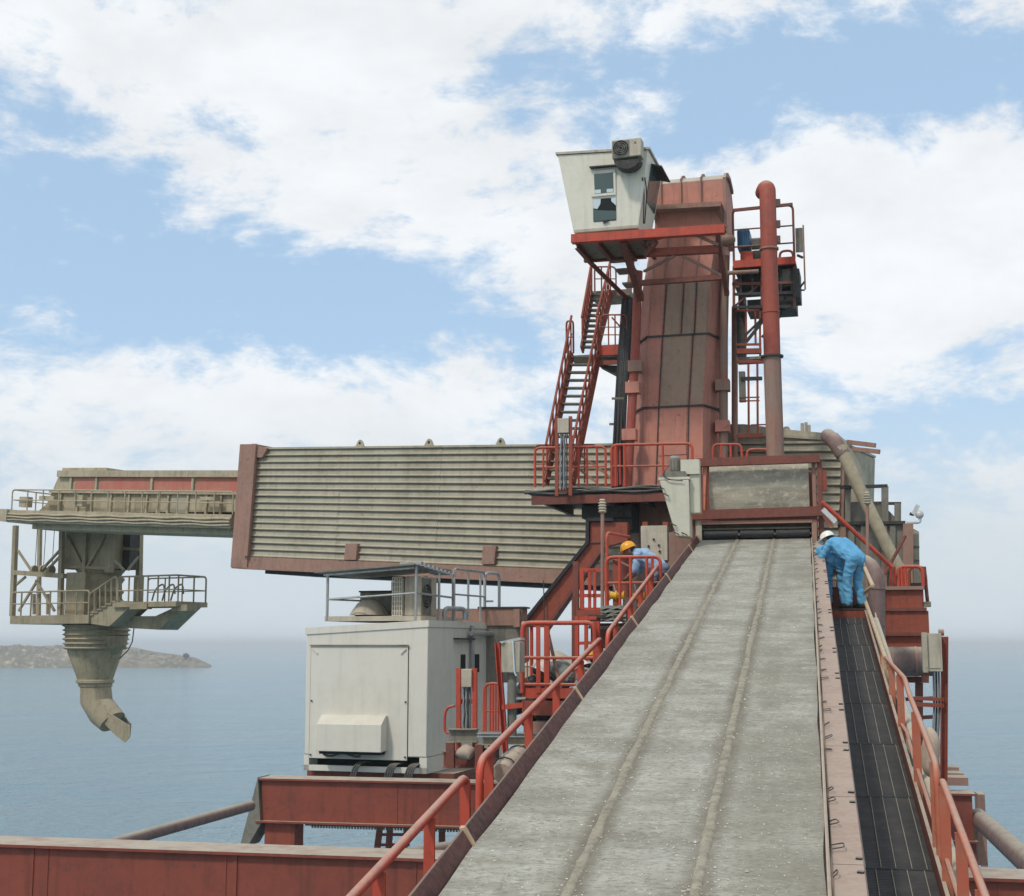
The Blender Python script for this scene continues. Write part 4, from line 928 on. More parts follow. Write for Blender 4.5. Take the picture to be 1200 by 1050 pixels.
beamp('hanger', 'brown', ul, uf.P(737, 345, 0.4), uf.P(741, 300, 0.4), 0.12, 0.12); beamp('hanger', 'darksteel', ul, uf.P(738, 350, 0.3), uf.P(737, 440, 0.3), 0.16, 0.1)

# ------------------------------------------------------------------ tall dust duct right of the tower
dd_ = thing('dust_duct', 'tall red dust duct with bent top standing right of the tower', 'duct', A(909, 540, 29.6))
YD = 29.6
top_ = A(899.5, 226, YD); rD = 0.185
mb = MB(); mb.tube([A(904.8, 418, YD), A(903.5, 366, YD), A(901, 292, YD), top_] + [top_ + V((0, 0.34 - 0.34 * math.cos(a), 0.34 * math.sin(a) * 0.55)) for a in (0.35, 0.7, 1.05, 1.4, 1.75, 2.1)], rD, 20)
mb.build('upper_pipe', 'duct', dd_)
MB().tube([A(909.5, 560, YD), A(904.8, 418, YD)], rD * 1.04, 20).build('lower_pipe', 'ductgrey', dd_)
for (x_, y_, r_, m_) in ((904.8, 418, 0.25, 'darksteel'), (901.2, 292, 0.215, 'brown'), (903.5, 366, 0.20, 'duct')): MB().tube([A(x_, y_, YD) - Z * 0.02, A(x_, y_, YD) + Z * 0.02], r_, 20).build('flange', m_, dd_)
for y_ in (237, 262, 280): MB().box(azframe(A(911, y_, YD + 0.1), 0), -0.03, 0.07, 0, 0.1, -0.08, 0.08).build('damper_lever', 'brown', dd_)

# ------------------------------------------------------------------ drive platform high on the right
RF = azframe(A(895, 305, 30.6), TAZ); rp_ = thing('drive_platform', 'dark drive platform with open rail high on right side of tower', 'platform', RF.P(897, 345, 0.8))
X = lambda x: RF.hit(x, 305)[0]; Zr = lambda y: RF.hit(895, y)[1]
boxp('edge_beam', 'orange', rp_, RF, X(859), X(932), -0.05, 0.05, Zr(312), Zr(303.5)); 
boxp('deck', 'darksteel', rp_, RF, X(859), X(932), 0.06, 1.7, Zr(311), Zr(306))
for (x0, x1, y0, y1, b0, m_) in ((866, 912, 316, 331, 0.3, 'darksteel'), (914, 933, 314, 334, 0.2, 'greysteel'), (858, 866, 318, 328, 0.5, 'brown'), (862, 868, 334, 358, 0.4, 'darksteel'), (872, 905, 344, 358, 0.5, 'darksteel'), (908, 930, 338, 358, 0.3, 'darksteel'), (896, 907, 330, 346, 0.6, 'darksteel')):
    boxp('gear_case', m_, rp_, RF, X(x0), X(x1), b0, 1.3, Zr(y1), Zr(y0))
for (x0, y0, x1, y1, m_) in ((858, 333, 934, 331, 'deepred'), (858, 360, 928, 359, 'darksteel'), (860, 345, 932, 343, 'darksteel')): beamp('frame_bar', m_, rp_, RF.P(x0, y0, 0.15), RF.P(x1, y1, 0.15), 0.06, 0.06)
for x_ in (860, 893, 931): MB().beam(RF.P(x_, 312, 0.15), RF.P(x_, 361, 0.15), 0.06, 0.06, RF.y).build('hanger', 'deepred', rp_)
MB().beam(RF.P(862, 358, 0.2), RF.P(890, 333, 0.2), 0.04, 0.05, RF.y).build('brace', 'deepred', rp_)
for x_ in (868, 882, 915, 928): beamp('rib', 'black', rp_, RF.P(x_, 315, 0.15), RF.P(x_, 345, 0.15), 0.05, 0.05, RF.y)
boxp('side_rib', 'darksteel', rp_, RF, X(929), X(936), 0.1, 0.9, Zr(350), Zr(316))
tubep('cross_pipe', 'brown', rp_, [RF.P(853, 320, -0.05), RF.P(889, 318, -0.05)], 0.05, 10)
rl = railing(rp_, 'deepred', [RF.p(X(860), 0.0, Zr(306)), RF.p(X(931), 0.0, Zr(306))], Zr(243) - Zr(306), (), (0.62, 0.30), 0.028)
beamp('top_angle', 'deepred', rp_, RF.p(X(860), -0.02, Zr(244)), RF.p(X(931), -0.02, Zr(242.5)), 0.05, 0.07)
railing(rp_, 'deepred', [RF.p(X(911), 0.9, Zr(302)), RF.p(X(927), 0.9, Zr(302))], Zr(283) - Zr(302), (), (), 0.03)
dm = thing('drive_motor', 'blue electric motor with grey gearbox on the high drive platform', 'motor', RF.p(X(872), 0.5, Zr(303)))
boxp('pedestal', 'orange', dm, RF, X(866), X(881), 0.35, 0.8, Zr(303.5), Zr(288))
MB().loft([[RF.p(X(863), 0.3, Zr(284)), RF.p(X(878), 0.3, Zr(284)), RF.p(X(878), 0.8, Zr(284)), RF.p(X(863), 0.8, Zr(284))], [RF.p(X(863), 0.3, Zr(264)), RF.p(X(878), 0.3, Zr(264)), RF.p(X(878), 0.8, Zr(264)), RF.p(X(863), 0.8, Zr(264))], [RF.p(X(864.5), 0.34, Zr(261.5)), RF.p(X(876.5), 0.34, Zr(261.5)), RF.p(X(876.5), 0.76, Zr(261.5)), RF.p(X(864.5), 0.76, Zr(261.5))]]).build('motor_case', 'blue', dm, bevel=0.01)
for k in range(6): boxp('cooling_fin', 'blue', dm, RF, X(864) + k * 0.045, X(864) + k * 0.045 + 0.015, 0.27, 0.3, Zr(283), Zr(266))
MB().tube([RF.p(X(879), 0.55, Zr(277)), RF.p(X(892), 0.55, Zr(277))], 0.14, 16).build('gearbox', 'greysteel', dm)
MB().tube([RF.p(X(892), 0.55, Zr(277)), RF.p(X(897), 0.55, Zr(277))], 0.165, 16).build('coupling_guard', 'black', dm)
boxp('base_frame', 'darksteel', dm, RF, X(881), X(896), 0.4, 0.75, Zr(303.5), Zr(287))
pn_ = thing('switch_panel', 'grey switch panel on a slim post at right edge of drive platform', 'panel', RF.P(942, 340, 0.2))
boxp('panel', 'greysteel', pn_, RF, X(932.5), X(941), 0.15, 0.2, Zr(296), Zr(268)); boxp('post', 'brown', pn_, RF, X(941.2), X(943), 0.14, 0.21, Zr(340), Zr(265))
beamp('bracket', 'darksteel', pn_, RF.P(934, 299, 0.2), RF.P(941, 302, 0.2), 0.05, 0.05); beamp('bracket', 'darksteel', pn_, RF.P(934, 341, 0.2), RF.P(943, 330, 0.2), 0.04, 0.04); beamp('bracket', 'darksteel', pn_, RF.P(932, 340, 0.2), RF.P(943, 340, 0.2), 0.04, 0.03)
# brackets and caged ladder below it
lg = thing('caged_ladder', 'red caged ladder and brackets below the high drive platform', 'ladder', A(880, 512, 31.0)); YL = 31.0
Lp = lambda x, y, d=0: A(x, y, YL + d)
for (a, b, w_) in (((920, 346), (912, 372), .1), ((905, 362), (875, 400), .08), ((895, 372), (868, 398), .06), ((893, 395), (903, 385), .06), ((915, 358), (921, 362), .12)): beamp('brace', 'darksteel', lg, Lp(*a), Lp(*b), w_, w_)
for (y_, x0, x1, w_) in ((364, 862, 890, .045), (404, 863, 892, .05), (412, 863, 892, .12), (424, 863, 894, .07), (444, 868, 893, .08), (466, 866, 890, .03), (470, 866, 890, .03), (511, 864, 894, .09), (498, 880, 902, .03)):
    beamp('cross_bar', 'red' if y_ not in (444,) else 'darksteel', lg, Lp(x0, y_), Lp(x1, y_ - 0.5), w_, w_)
for (x_, y0, y1) in ((874, 364, 404), (885, 364, 404), (890.5, 364, 422), (877, 424, 512), (887.5, 424, 512)): beamp('stile', 'red', lg, Lp(x_, y0), Lp(x_ + 0.5, y1), 0.045, 0.045, V((0, 1, 0)))
boxp('deck', 'greysteel', lg, azframe(Lp(878, 418), TAZ), -0.3, 0.3, 0, 0.6, -0.06, 0.0); boxp('chain_box', 'greysteel', lg, azframe(Lp(870, 455), TAZ), -0.08, 0.06, 0, 0.2, -0.3, 0.4)
boxp('mast', 'darksteel', lg, azframe(Lp(869, 412, 0.5), TAZ), -0.1, 0.1, 0, 0.2, -0.2, 1.0)

# ------------------------------------------------------------------ main boom: clad box girder
YB = 34.2
BO = A(690, 600, YB)
azb = -60.0; tl_ = 3.6
sx_ = V((math.sin(R(azb)) * math.cos(R(tl_)), math.cos(R(azb)) * math.cos(R(tl_)), math.sin(R(tl_))))   # outwards along the boom
dy_ = V((math.sin(R(azb + 90)), math.cos(R(azb + 90)), 0)); zz_ = (-sx_).cross(dy_).normalized()
GB = Frame(BO, sx_, dy_, zz_)                # x: out along boom, y: away from us, z: up
bt = (GB.hit(315, 526)[1] + GB.hit(690, 523)[1]) / 2; bb = (GB.hit(300, 655)[1] + GB.hit(660, 664)[1]) / 2
sL = GB.hit(290, 590)[0]; sR = GB.hit(985, 560)[0]; BT = 2.9
bm_ = thing('main_boom', 'long beige clad boom with horizontal ribbed siding and red-brown end frame', 'boom', GB.p(0, BT / 2, bb - 0.5))
boxp('core', 'siding', bm_, GB, sR + 0.02, sL - 0.02, 0.05, BT, bb - 0.3, bt - 0.02)
NPL = 16; ph = (bt - bb) / NPL
prof = [(0.06, 0.0), (-0.03, 0.0), (-0.055, 0.012), (-0.055, ph * 0.16), (-0.01, ph * 0.30), (0.0, ph * 0.80), (0.03, ph * 0.90), (0.03, ph * 0.99), (0.06, ph * 0.99)]
base = None
mb = MB(); lens = [sR, sR + (sL - sR) * 0.34, sR + (sL - sR) * 0.62, sR + (sL - sR) * 0.81, sL]
for i in range(NPL):
    for j in range(len(lens) - 1):
        z0 = bb + i * ph; a0, a1 = lens[j], lens[j + 1] - 0.006; jit = random.uniform(-0.006, 0.006)
        MB().loft([[GB.p(a0, y + jit, z0 + z_) for y, z_ in prof], [GB.p(a1, y + jit, z0 + z_) for y, z_ in prof]]).build('siding_plank', 'siding', bm_)
boxp('top_cap', 'siding', bm_, GB, sR, sL - 0.3, -0.06, BT, bt - 0.004, bt + 0.05)
# red-brown bottom beam, end frame, brackets, underside
b1 = (GB.hit(300, 668)[1] + GB.hit(660, 679)[1]) / 2
boxp('bottom_beam', 'brown', bm_, GB, sR - 0.0, sL + 0.05, -0.10, 0.3, b1, bb - 0.01)
boxp('bottom_lip', 'brown', bm_, GB, sR, sL + 0.3, -0.14, 0.4, b1 - 0.05, b1 - 0.002)
boxp('underside', 'darksteel', bm_, GB, sR, sL - 0.5, 0.42, BT, b1 - 0.15, b1 + 0.05)
e0 = GB.hit(272, 640, -0.15)[0]; e1 = GB.hit(291, 640, -0.15)[0]; ze = GB.hit(287, 520.5, -0.15)[1]
boxp('end_frame', 'brown', bm_, GB, e1, e0, -0.15, BT + 0.1, b1 - 0.02, ze)
boxp('end_frame_lip', 'brown', bm_, GB, e1 - 0.05, e1 + 0.1, -0.22, -0.15, bb, ze)
MB().prism([GB.P(293, 521, -0.14), GB.P(313, 525, -0.14), GB.P(307, 536, -0.14), GB.P(293, 536, -0.14)], GB.y * 0.1).build('corner_gusset', 'brown', bm_)
for (xa, xb, ya, yb2) in ((403, 419, 637, 656), (564, 581, 640, 661)):
    MB().prism([GB.P(xa + 2, ya, -0.13), GB.P(xb, ya, -0.13), GB.P(xb - 2, yb2, -0.13), GB.P(xa, yb2, -0.13)], GB.y * 0.12).build('bracket', 'brown', bm_)
for x_ in (419, 500, 584):
    a = GB.hit(x_, 520)[0]; m_ = [(-0.16, 0), (0.16, 0), (0.10, 0.13), (0.06, 0.19), (0, 0.22), (-0.06, 0.19), (-0.10, 0.13)]
    lug = MB().prism([GB.p(a + x, 0.1, bt + 0.04 + z_) for x, z_ in m_], GB.y * 0.05).build('lifting_lug', 'siding', bm_)
    MB().tube([GB.p(a, 0.09, bt + 0.16), GB.p(a, 0.16, bt + 0.16)], 0.035, 12).build('eye', 'dark', lug)
for (x_, y_) in ((940, 498), (944.5, 497), (948, 500)): beamp('top_lug', 'siding', bm_, GB.P(x_, 512, 0.2), GB.P(x_, y_ - 2, 0.2), 0.06, 0.06, GB.y)
tubep('top_lug', 'siding', bm_, fillet([GB.P(919, 510, 0.2), GB.P(919, 501, 0.2), GB.P(924, 501, 0.2), GB.P(926, 510, 0.2)], 0.1), 0.03, 7)
MB().prism([GB.P(850, 497, 0.0), GB.P(872, 497, 0.0), GB.P(930, 504, 0.0), GB.P(974, 508, 0.0), GB.P(980, 518, 0.0), GB.P(850, 518, 0.0)], GB.y * 1.5).build('tail_cap', 'siding', bm_)
beamp('cap_lip', 'siding', bm_, GB.P(866, 508, -0.05), GB.P(976, 515, -0.05), 0.1, 0.06)
for a_ in (): ibeamp('under_joist', 'darksteel', bm_, GB.p(sL - 0.5 - a_ * 20, 0.3, b1 - 0.16), GB.p(sL - 0.5 - a_ * 20, BT, b1 - 0.16), 0.12, 0.2)
# rounded tail hood beyond the tower
TLp = lambda x, y, b=0.0: GB.P(x, y, b)
hoodp = [(979, 509), (984, 514), (992, 525), (1000, 541), (1008, 564), (1015, 588), (1021, 610), (1021, 650), (980, 650)]
tlh = MB().prism([TLp(x, y, 0.25) for x, y in hoodp], GB.y * 0.55).build('tail_hood', 'siding', bm_)
rim_ = [TLp(x, y, 0.2) for x, y in hoodp[:7]]
mb = MB()
for i in range(len(rim_) - 1): mb.beam(rim_[i], rim_[i + 1], 0.1, 0.10, GB.y)
mb.build('hood_rim', 'siding', tlh)
MB().beam(TLp(986, 520, 0.1), TLp(985, 660, 0.1), 0.17, 0.12, GB.y).build('tail_post', 'brown', bm_)
for (x0, y0, x1, y1) in ((993, 518, 1026, 522), (998, 526, 1031, 529.5)): beamp('top_spar', 'brown', bm_, TLp(x0, y0, 0.8), TLp(x1, y1, 0.8), 0.10, 0.10)
#PARTS4
# ------------------------------------------------------------------ inner telescopic boom, out to the left
IB = Frame(GB.p(0, 0.55, 0), GB.x, GB.y, GB.z); ITH = 1.7
ib = thing('inner_boom', 'cement-caked inner boom with red panels sliding out of the main boom', 'boom', IB.P(140, 625, 0.8))
IX = lambda x, y=600, b=0.0: IB.hit(x, y, b)[0]
def IZ(y1, x1, y2, x2, b=0.0): return (IB.hit(x1, y1, b)[1] + IB.hit(x2, y2, b)[1]) / 2
xe = IX(285); xs = IX(9, 605, -0.5)
zb0 = IZ(614, 60, 619, 265, -0.35); zb1 = IZ(600, 60, 602, 265, -0.35); zr = IZ(577, 70, 577, 265); zt0 = IZ(560, 80, 560, 265); zt1 = IZ(554, 80, 553, 265)
boxp('walkway_beam', 'cement', ib, IB, xs, xe, -0.5, ITH + 0.4, zb0, zb1)
mb = MB()
for k, (dz, dy) in enumerate(((0.08, 0.03), (0.17, 0.05), (0.27, 0.03))): mb.tube([IB.p(xs + (xe - xs) * j / 30, -0.5 - dy, zb0 + dz + 0.015 * math.sin(j * 1.3 + k)) for j in range(31)], 0.035, 7)
mb.build('cable_runs', 'cement', ib)
boxp('under_rail', 'cement', ib, IB, IX(45), xe, -0.2, ITH, zb0 - 0.18, zb0 - 0.002)
# body: lower wall with ribs, slanting nose, red panel row, roof
nose = [(44, 600), (55, 590), (69, 557), (285, 553), (285, 600)]
MB().prism([IB.P(x, y) for x, y in nose], IB.y * ITH).build('body', 'cement', ib)
for (x0, x1) in ((88, 111), (117, 177), (181, 225), (230, 280)): MB().box(IB, IX(x0, 570), IX(x1, 570), -0.02, 0.0, zr + 0.04, zt0).build('red_panel', 'redpanel', ib)
for x_ in (84, 114, 179, 227): beamp('panel_post', 'cement', ib, IB.p(IX(x_, 570), -0.03, zr), IB.p(IX(x_, 570), -0.03, zt1), 0.09, 0.09, IB.y)
boxp('roof_edge', 'cement', ib, IB, xe, IX(70, 556), -0.12, ITH, zt0 + 0.02, zt1 + 0.05)
boxp('waist_rail', 'cement', ib, IB, xe, IX(60, 577), -0.10, 0.0, zr - 0.05, zr + 0.03)
for k, x_ in enumerate((72, 92, 108, 131, 152, 173, 186, 198, 221, 243, 260)): beamp('wall_rib', 'cement', ib, IB.p(IX(x_, 590), -0.03, zb1), IB.p(IX(x_, 590), -0.03, zr), 0.07, 0.07, IB.y)
for (x0, x1) in ((135, 150), (201, 219), (158, 170)): MB().box(IB, IX(x0, 590), IX(x1, 590), -0.012, -0.002, zb1 + 0.05, zr - 0.06).build('wall_panel', 'spout' if x0 != 201 else 'siding', ib)
boxp('roof_hatch', 'cement', ib, IB, IX(122, 552), IX(70, 552), 0.1, 1.2, zt1 + 0.04, zt1 + 0.16)
railing(ib, 'cement', [IB.p(xs - 0.1, -0.45, zb1), IB.p(xe, -0.45, zb1)], 0.68, [k / 13 for k in range(1, 13)], (0.5,), 0.024)
railing(ib, 'cement', [IB.p(xs - 0.1, -0.45, zb1), IB.p(xs - 0.1, ITH + 0.3, zb1)], 0.68, (0.4, 0.7), (0.5,), 0.024)
for (x0, x1, y0, y1) in ((23, 33, 582, 594), (46, 63, 581, 586), (89, 97, 580, 593), (234, 253, 582, 586)):
    F = IB; MB().box(F, IX(x1, y0, -0.4), IX(x0, y0, -0.4), -0.4, -0.2, IB.hit(x0, y1, -0.4)[1], IB.hit(x0, y0, -0.4)[1]).build('fitting_box', 'cement', ib)
boxp('nose_plate', 'cement', ib, IB, xs - 0.05, xs + 0.35, -0.6, ITH + 0.5, zb0 + 0.03, zb1 + 0.02)

# ------------------------------------------------------------------ loading spout hung below the boom tip
YS = 45.5; SFR = azframe(A(110, 700, YS), -60 + 90)           # x to the right-and-nearer, y away
SFR = Frame(A(110, 700, YS), V((math.cos(R(28)), -math.sin(R(28)), 0)), V((math.sin(R(28)), math.cos(R(28)), 0)), Z)
spt = thing('loading_spout', 'cement-caked loading spout tower with platforms hanging from boom tip over sea', 'spout', SFR.P(112, 770, 0.6))
SP = lambda x, y, b=0.0: SFR.P(x, y, b)
def spbar(name, a, b, w_=0.12, d=0.0, m='spout', h_=None): return MB().beam(SP(*a, d), SP(*b, d), w_, h_ or w_, SFR.y).build(name, m, spt)
spbar('post', (18.5, 616), (14.5, 722), 0.15, 0.0); spbar('post', (73, 618), (70.5, 722), 0.15, 0.0); spbar('post', (164, 620), (163, 676), 0.17, 1.6); spbar('post', (47, 616), (45, 722), 0.12, 2.0)
spbar('mid_beam', (18, 671), (76, 675), 0.16); spbar('mid_beam', (134, 642), (164, 644), 0.10, 1.0)
for a, b in (((21, 645), (37, 669)), ((70, 645), (46, 671)), ((72, 650), (52, 672)), ((22, 716), (44, 680)), ((42, 680), (64, 716)), ((18, 686), (30, 676)), ((133, 655), (145, 668)), ((163, 652), (150, 668))): spbar('brace', a, b, 0.07, 0.05)
for k, x_ in enumerate((40, 50, 60)):
    MB().tube([SP(x_, 668, 0.1) - SFR.x * 0.05, SP(x_, 668, 0.1) + SFR.x * 0.05], 0.16, 14).build('sheave', 'spout', spt)
    tubep('hoist_rope', 'cable', spt, [SP(x_ + 1, 664, 0.1), SP(x_ + 4, 617, 0.1)], 0.012, 5)
# chute box with ribs, darker right bay, bagged section below
def spbox(name, x0, x1, y0, y1, b0, b1, m='spout'):
    return boxp(name, m, spt, SFR, SFR.hit(x0, y0, b0)[0], SFR.hit(x1, y0, b0)[0], b0, b1, SFR.hit(x0, y1, b0)[1], SFR.hit(x0, y0, b0)[1])
ch = spbox('chute_box', 77, 127, 620, 667, 0.3, 1.7)
for a, b, w_ in (((101, 620), (98, 700), 0.14), ((79, 628), (97, 664), 0.08), ((124, 626), (103, 664), 0.08), ((78, 664), (127, 666), 0.10), ((130, 618), (128, 671), 0.22), ((78, 622), (127, 622), 0.1)): spbar('chute_rib', a, b, w_, 0.24)
spbox('dark_bay', 132, 153, 620, 668, 1.0, 1.4, 'darksteel')
spbox('lower_box', 78, 100, 671, 722, 0.05, 1.2)
mb = MB(); c0 = SP(117, 690, 1.0)
rings = []
for k in range(14):
    z_ = SFR.hit(117, 664 + k * 5, 1.0)[1]; r_ = 0.75 * (1 + 0.10 * math.sin(k * 2.4)) 
    rings.append([SFR.p(SFR.hit(117, 690, 1.0)[0] + r_ * math.cos(q * 0.3491) * (1 + 0.06 * math.sin(q * 3 + k)), 1.0 + r_ * math.sin(q * 0.3491), z_) for q in range(18)])
MB().loft(rings).build('filter_bag', 'spout', spt)
# decks
dz_ = SFR.hit(60, 721, -0.5)[1]
boxp('lower_deck', 'spout', spt, SFR, SFR.hit(12, 721, -0.5)[0], SFR.hit(104, 721, -0.5)[0], -0.5, 2.2, dz_ - 0.28, dz_)
uz = SFR.hit(180, 705, -0.5)[1]
boxp('upper_deck', 'spout', spt, SFR, SFR.hit(132, 705, -0.5)[0], SFR.hit(206, 707, -0.5)[0], -0.5, 1.0, uz - 0.16, uz)
boxp('deck_lip', 'spout', spt, SFR, SFR.hit(196, 707, -0.5)[0], SFR.hit(214, 711, -0.5)[0], -0.3, 0.2, uz - 0.3, uz - 0.1)
MB().prism([SP(150, 722, 0.2), SP(182, 722, 0.2), SP(206, 711, 0.2), SP(214, 711, 0.2), SP(186, 738, 0.2), SP(150, 736, 0.2)], SFR.y * 0.9).build('under_bracket', 'spout', spt)
MB().prism([SP(99, 730, -0.4), SP(103, 723, -0.4), SP(134, 704, -0.4), SP(158, 706, -0.4), SP(128, 734, -0.4)], SFR.y * 0.9).build('stair_side', 'spout', spt)
for k in range(6): f = (k + 0.5) / 6; a = SP(103, 722, -0.45).lerp(SP(135, 703, -0.45), f); MB().beam(a, a + SFR.y * 0.75, 0.22, 0.04).build('stair_tread', 'spout', spt)
tubep('stair_rail', 'spout', spt, fillet([SP(104, 721, -0.45), SP(104, 697, -0.45), SP(137, 674, -0.45), SP(137, 703, -0.45)], 0.15), 0.03, 7)
tubep('stair_rail', 'spout', spt, fillet([SP(112, 718, 0.3), SP(112, 692, 0.3), SP(131, 678, 0.3), SP(142, 678, 0.3), SP(142, 703, 0.3)], 0.15), 0.03, 7)
for f in (0.2, 0.4, 0.6, 0.8): a = SP(104, 721, -0.45).lerp(SP(137, 703, -0.45), f); b = SP(104, 697, -0.45).lerp(SP(137, 674, -0.45), f); tubep('baluster', 'spout', spt, [a, b], 0.022, 6)
hr = SFR.hit(60, 693, -0.5)[1] - dz_
railing(spt, 'spout', [SFR.p(SFR.hit(13, 721, -0.5)[0], -0.47, dz_), SFR.p(SFR.hit(103, 721, -0.5)[0], -0.47, dz_)], hr, (0.12, 0.25, 0.5, 0.68, 0.84), (0.5,), 0.03)
for x_ in (40, 46, 56): tubep('kerb_post', 'spout', spt, [SP(x_, 720, 0.3), SP(x_, 696, 0.3)], 0.06, 6)
railing(spt, 'spout', [SFR.p(SFR.hit(137, 705, -0.5)[0], -0.47, uz), SFR.p(SFR.hit(206, 707, -0.5)[0], -0.47, uz), SFR.p(SFR.hit(206, 707, -0.5)[0], 0.9, uz)], 0.82, (0.12, 0.22, 0.33, 0.44, 0.56, 0.66, 0.85), (0.45,), 0.03)
railing(spt, 'spout', [SFR.p(SFR.hit(137, 705, -0.5)[0], 0.9, uz), SFR.p(SFR.hit(206, 707, -0.5)[0], 0.9, uz)], 0.82, (0.3, 0.6), (0.45,), 0.025)
for x_ in (178, 190, 200): tubep('hand_loop', 'spout', spt, fillet([SP(x_, 704, 0.6), SP(x_ + 4, 690, 0.6), SP(x_ + 14, 683, 0.6), SP(x_ + 15, 696, 0.6)], 0.2), 0.03, 6)
spbox('walk_box', 152, 172, 707, 714, -0.55, -0.3)
spbox('gate_post', 157, 164, 676, 706, 0.8, 1.0)
# bellows, cone, ring and bent outlet
bc = lambda x, y: SP(x, y, 0.8)
prof_ = [(114, 729, 38.5)] + [(114 - k * 0.3, 732 + k * 3.1, 37.5 - k * 0.4 + (1.6 if k % 2 else -1.4)) for k in range(9)]
mb = MB(); rings = []
def sring(x, y, wpx, tiltx=0.0, n_=22, amp=0.0, seed=0):
    c_ = bc(x, y); r_ = wpx * YS / FPX
    return [c_ + SFR.x * (r_ * math.cos(q * 2 * math.pi / n_) * (1 + amp * mnoise.noise(V((q * 0.9, seed, 0))))) + SFR.y * (r_ * math.sin(q * 2 * math.pi / n_)) + Z * (tiltx * r_ * math.cos(q * 2 * math.pi / n_)) for q in range(n_)]
rings = []
for k in range(20):
    y = 728 + k * 1.75; rings.append(sring(114 - 0.1 * k, y, 38.5 - 0.16 * k + (1.8 if k % 3 == 0 else -1.2), amp=0.06, seed=k))
MB().loft(rings).build('bellows', 'spout', spt, smooth=25)
MB().loft([sring(111.5, 759, 32), sring(111.5, 764, 31.5), sring(111.5, 797, 20)]).build('cone', 'spout', spt)
MB().loft([sring(126, 745, 24, amp=0.1), sring(133, 757, 15, amp=0.1, seed=3), sring(128, 767, 9, amp=0.1, seed=5)]).build('clamp_bag', 'spout', spt)
MB().loft([sring(111.5, 796, 20), sring(111.5, 797, 22), sring(111.5, 800, 22), sring(111.5, 801, 19.5), sring(112, 804, 19.5), sring(112, 805, 18)]).build('ring', 'spout', spt)
def oring(x, y, wpx, ax, n_=20):         # ring square to the outlet's axis; ax = axis direction in the spout's upright plane
    c_ = bc(x, y); r_ = wpx * YS / FPX; d = (SFR.x * ax[0] - Z * ax[1]).normalized(); u_ = d.cross(SFR.y).normalized()
    return [c_ + u_ * r_ * math.cos(q * 2 * math.pi / n_) + SFR.y * r_ * math.sin(q * 2 * math.pi / n_) for q in range(n_)]
MB().loft([oring(112, 803, 18, (0, 1)), oring(113, 822, 18.5, (0.2, 1)), oring(122, 836, 17.5, (0.9, 1)), oring(132, 846, 16, (1, 1))], True).build('elbow', 'spout', spt, smooth=20)
MB().prism([SP(117, 843, 0.42), SP(127, 835, 0.42), SP(138, 842, 0.42), SP(152, 851, 0.42), SP(152, 863, 0.42), SP(146, 870, 0.42), SP(136, 862, 0.42)], SFR.y * 0.04).build('chute_cheek', 'spout', spt)
MB().prism([SP(117, 843, 1.1), SP(130, 832, 1.1), SP(141, 834, 1.1), SP(153, 848, 1.1), SP(152, 862, 1.1), SP(146, 869, 1.1), SP(136, 862, 1.1)], SFR.y * 0.04).build('chute_cheek', 'greysteel', spt)  # far cheek coloured darker than the near one: shade inside the open outlet
MB().prism([SP(117, 843, 0.46), SP(120, 842, 0.46), SP(143, 864, 0.46), SP(143, 867.5, 0.46), SP(136, 862.5, 0.46)], SFR.y * 0.25).build('chute_floor', 'spout', spt)
tubep('control_cord', 'cable', spt, [SP(157, 736, 0.2), SP(155, 752, 0.2), SP(150, 762, 0.3), SP(140, 772, 0.5)], 0.02, 5)

# ------------------------------------------------------------------ slanting strut below the boom
TR = azframe(A(690, 660, 28.6), HEAD)
stt = thing('slanting_strut', 'broad red slanting strut with black upper edge below the boom', 'strut', TR.P(620, 740, 0.2))
Pq = lambda x, y, b=0.0: TR.P(x, y, b)
MB().prism([Pq(692, 612), Pq(735, 612), Pq(735, 634), Pq(707, 641), Pq(640, 735), Pq(612, 735), Pq(691, 637)], TR.y * 0.35).build('web', 'red', stt)
for (a, b) in (((690.5, 611), (690, 638)), ((690, 637), (607, 741)), ((690, 610), (720, 610))):
    MB().beam(Pq(*a, 0.17), Pq(*b, 0.17), 0.50, 0.07, TR.y.cross((Pq(*b) - Pq(*a)).normalized())).build('black_flange', 'black', stt)
MB().beam(Pq(709, 641, 0.17), Pq(641, 737, 0.17), 0.50, 0.06, TR.y.cross((Pq(641, 737) - Pq(709, 641)).normalized())).build('lower_flange', 'deepred', stt)
beamp('seam', 'deepred', stt, Pq(692, 636, -0.01), Pq(712, 635, -0.01), 0.03, 0.02)
tubep('stay_wire', 'cable', stt, [Pq(637, 680, -0.1), Pq(638, 735, -0.1)], 0.012, 5)
def beacon_pole(label, px, y0, y1, Yd, x2=None):
    b = A(x2 or px, y1, Yd); r_ = thing('ribbed_lamp_pole', label, 'lamp pole', b); tp = A(px, y0, Yd)
    hgt = tp.z - b.z
    tubep('pole', 'brown', r_, [b, A(px, y0 + 12, Yd)], 0.032, 8)
    rings = []
    for k in range(11): rings.append((0.022 + (0.055 if k % 2 else 0.03) * (1 if k < 8 else 0.6), k * 0.024))
    p0 = A(px, y0 + 13, Yd)
    MB().loft([[p0 + V((r * math.cos(q * 0.5236), r * math.sin(q * 0.5236), z_)) for q in range(12)] for r, z_ in rings]).build('ribbed_lamp', 'boxbeige', r_)
    return r_
beacon_pole('slim pole with ribbed lamp standing left of the worker in yellow helmet', 706, 588, 722, 23.6)
beacon_pole('slim pole with ribbed lamp standing behind the workers in blue coveralls', 1016.5, 578, 700, 26.2)

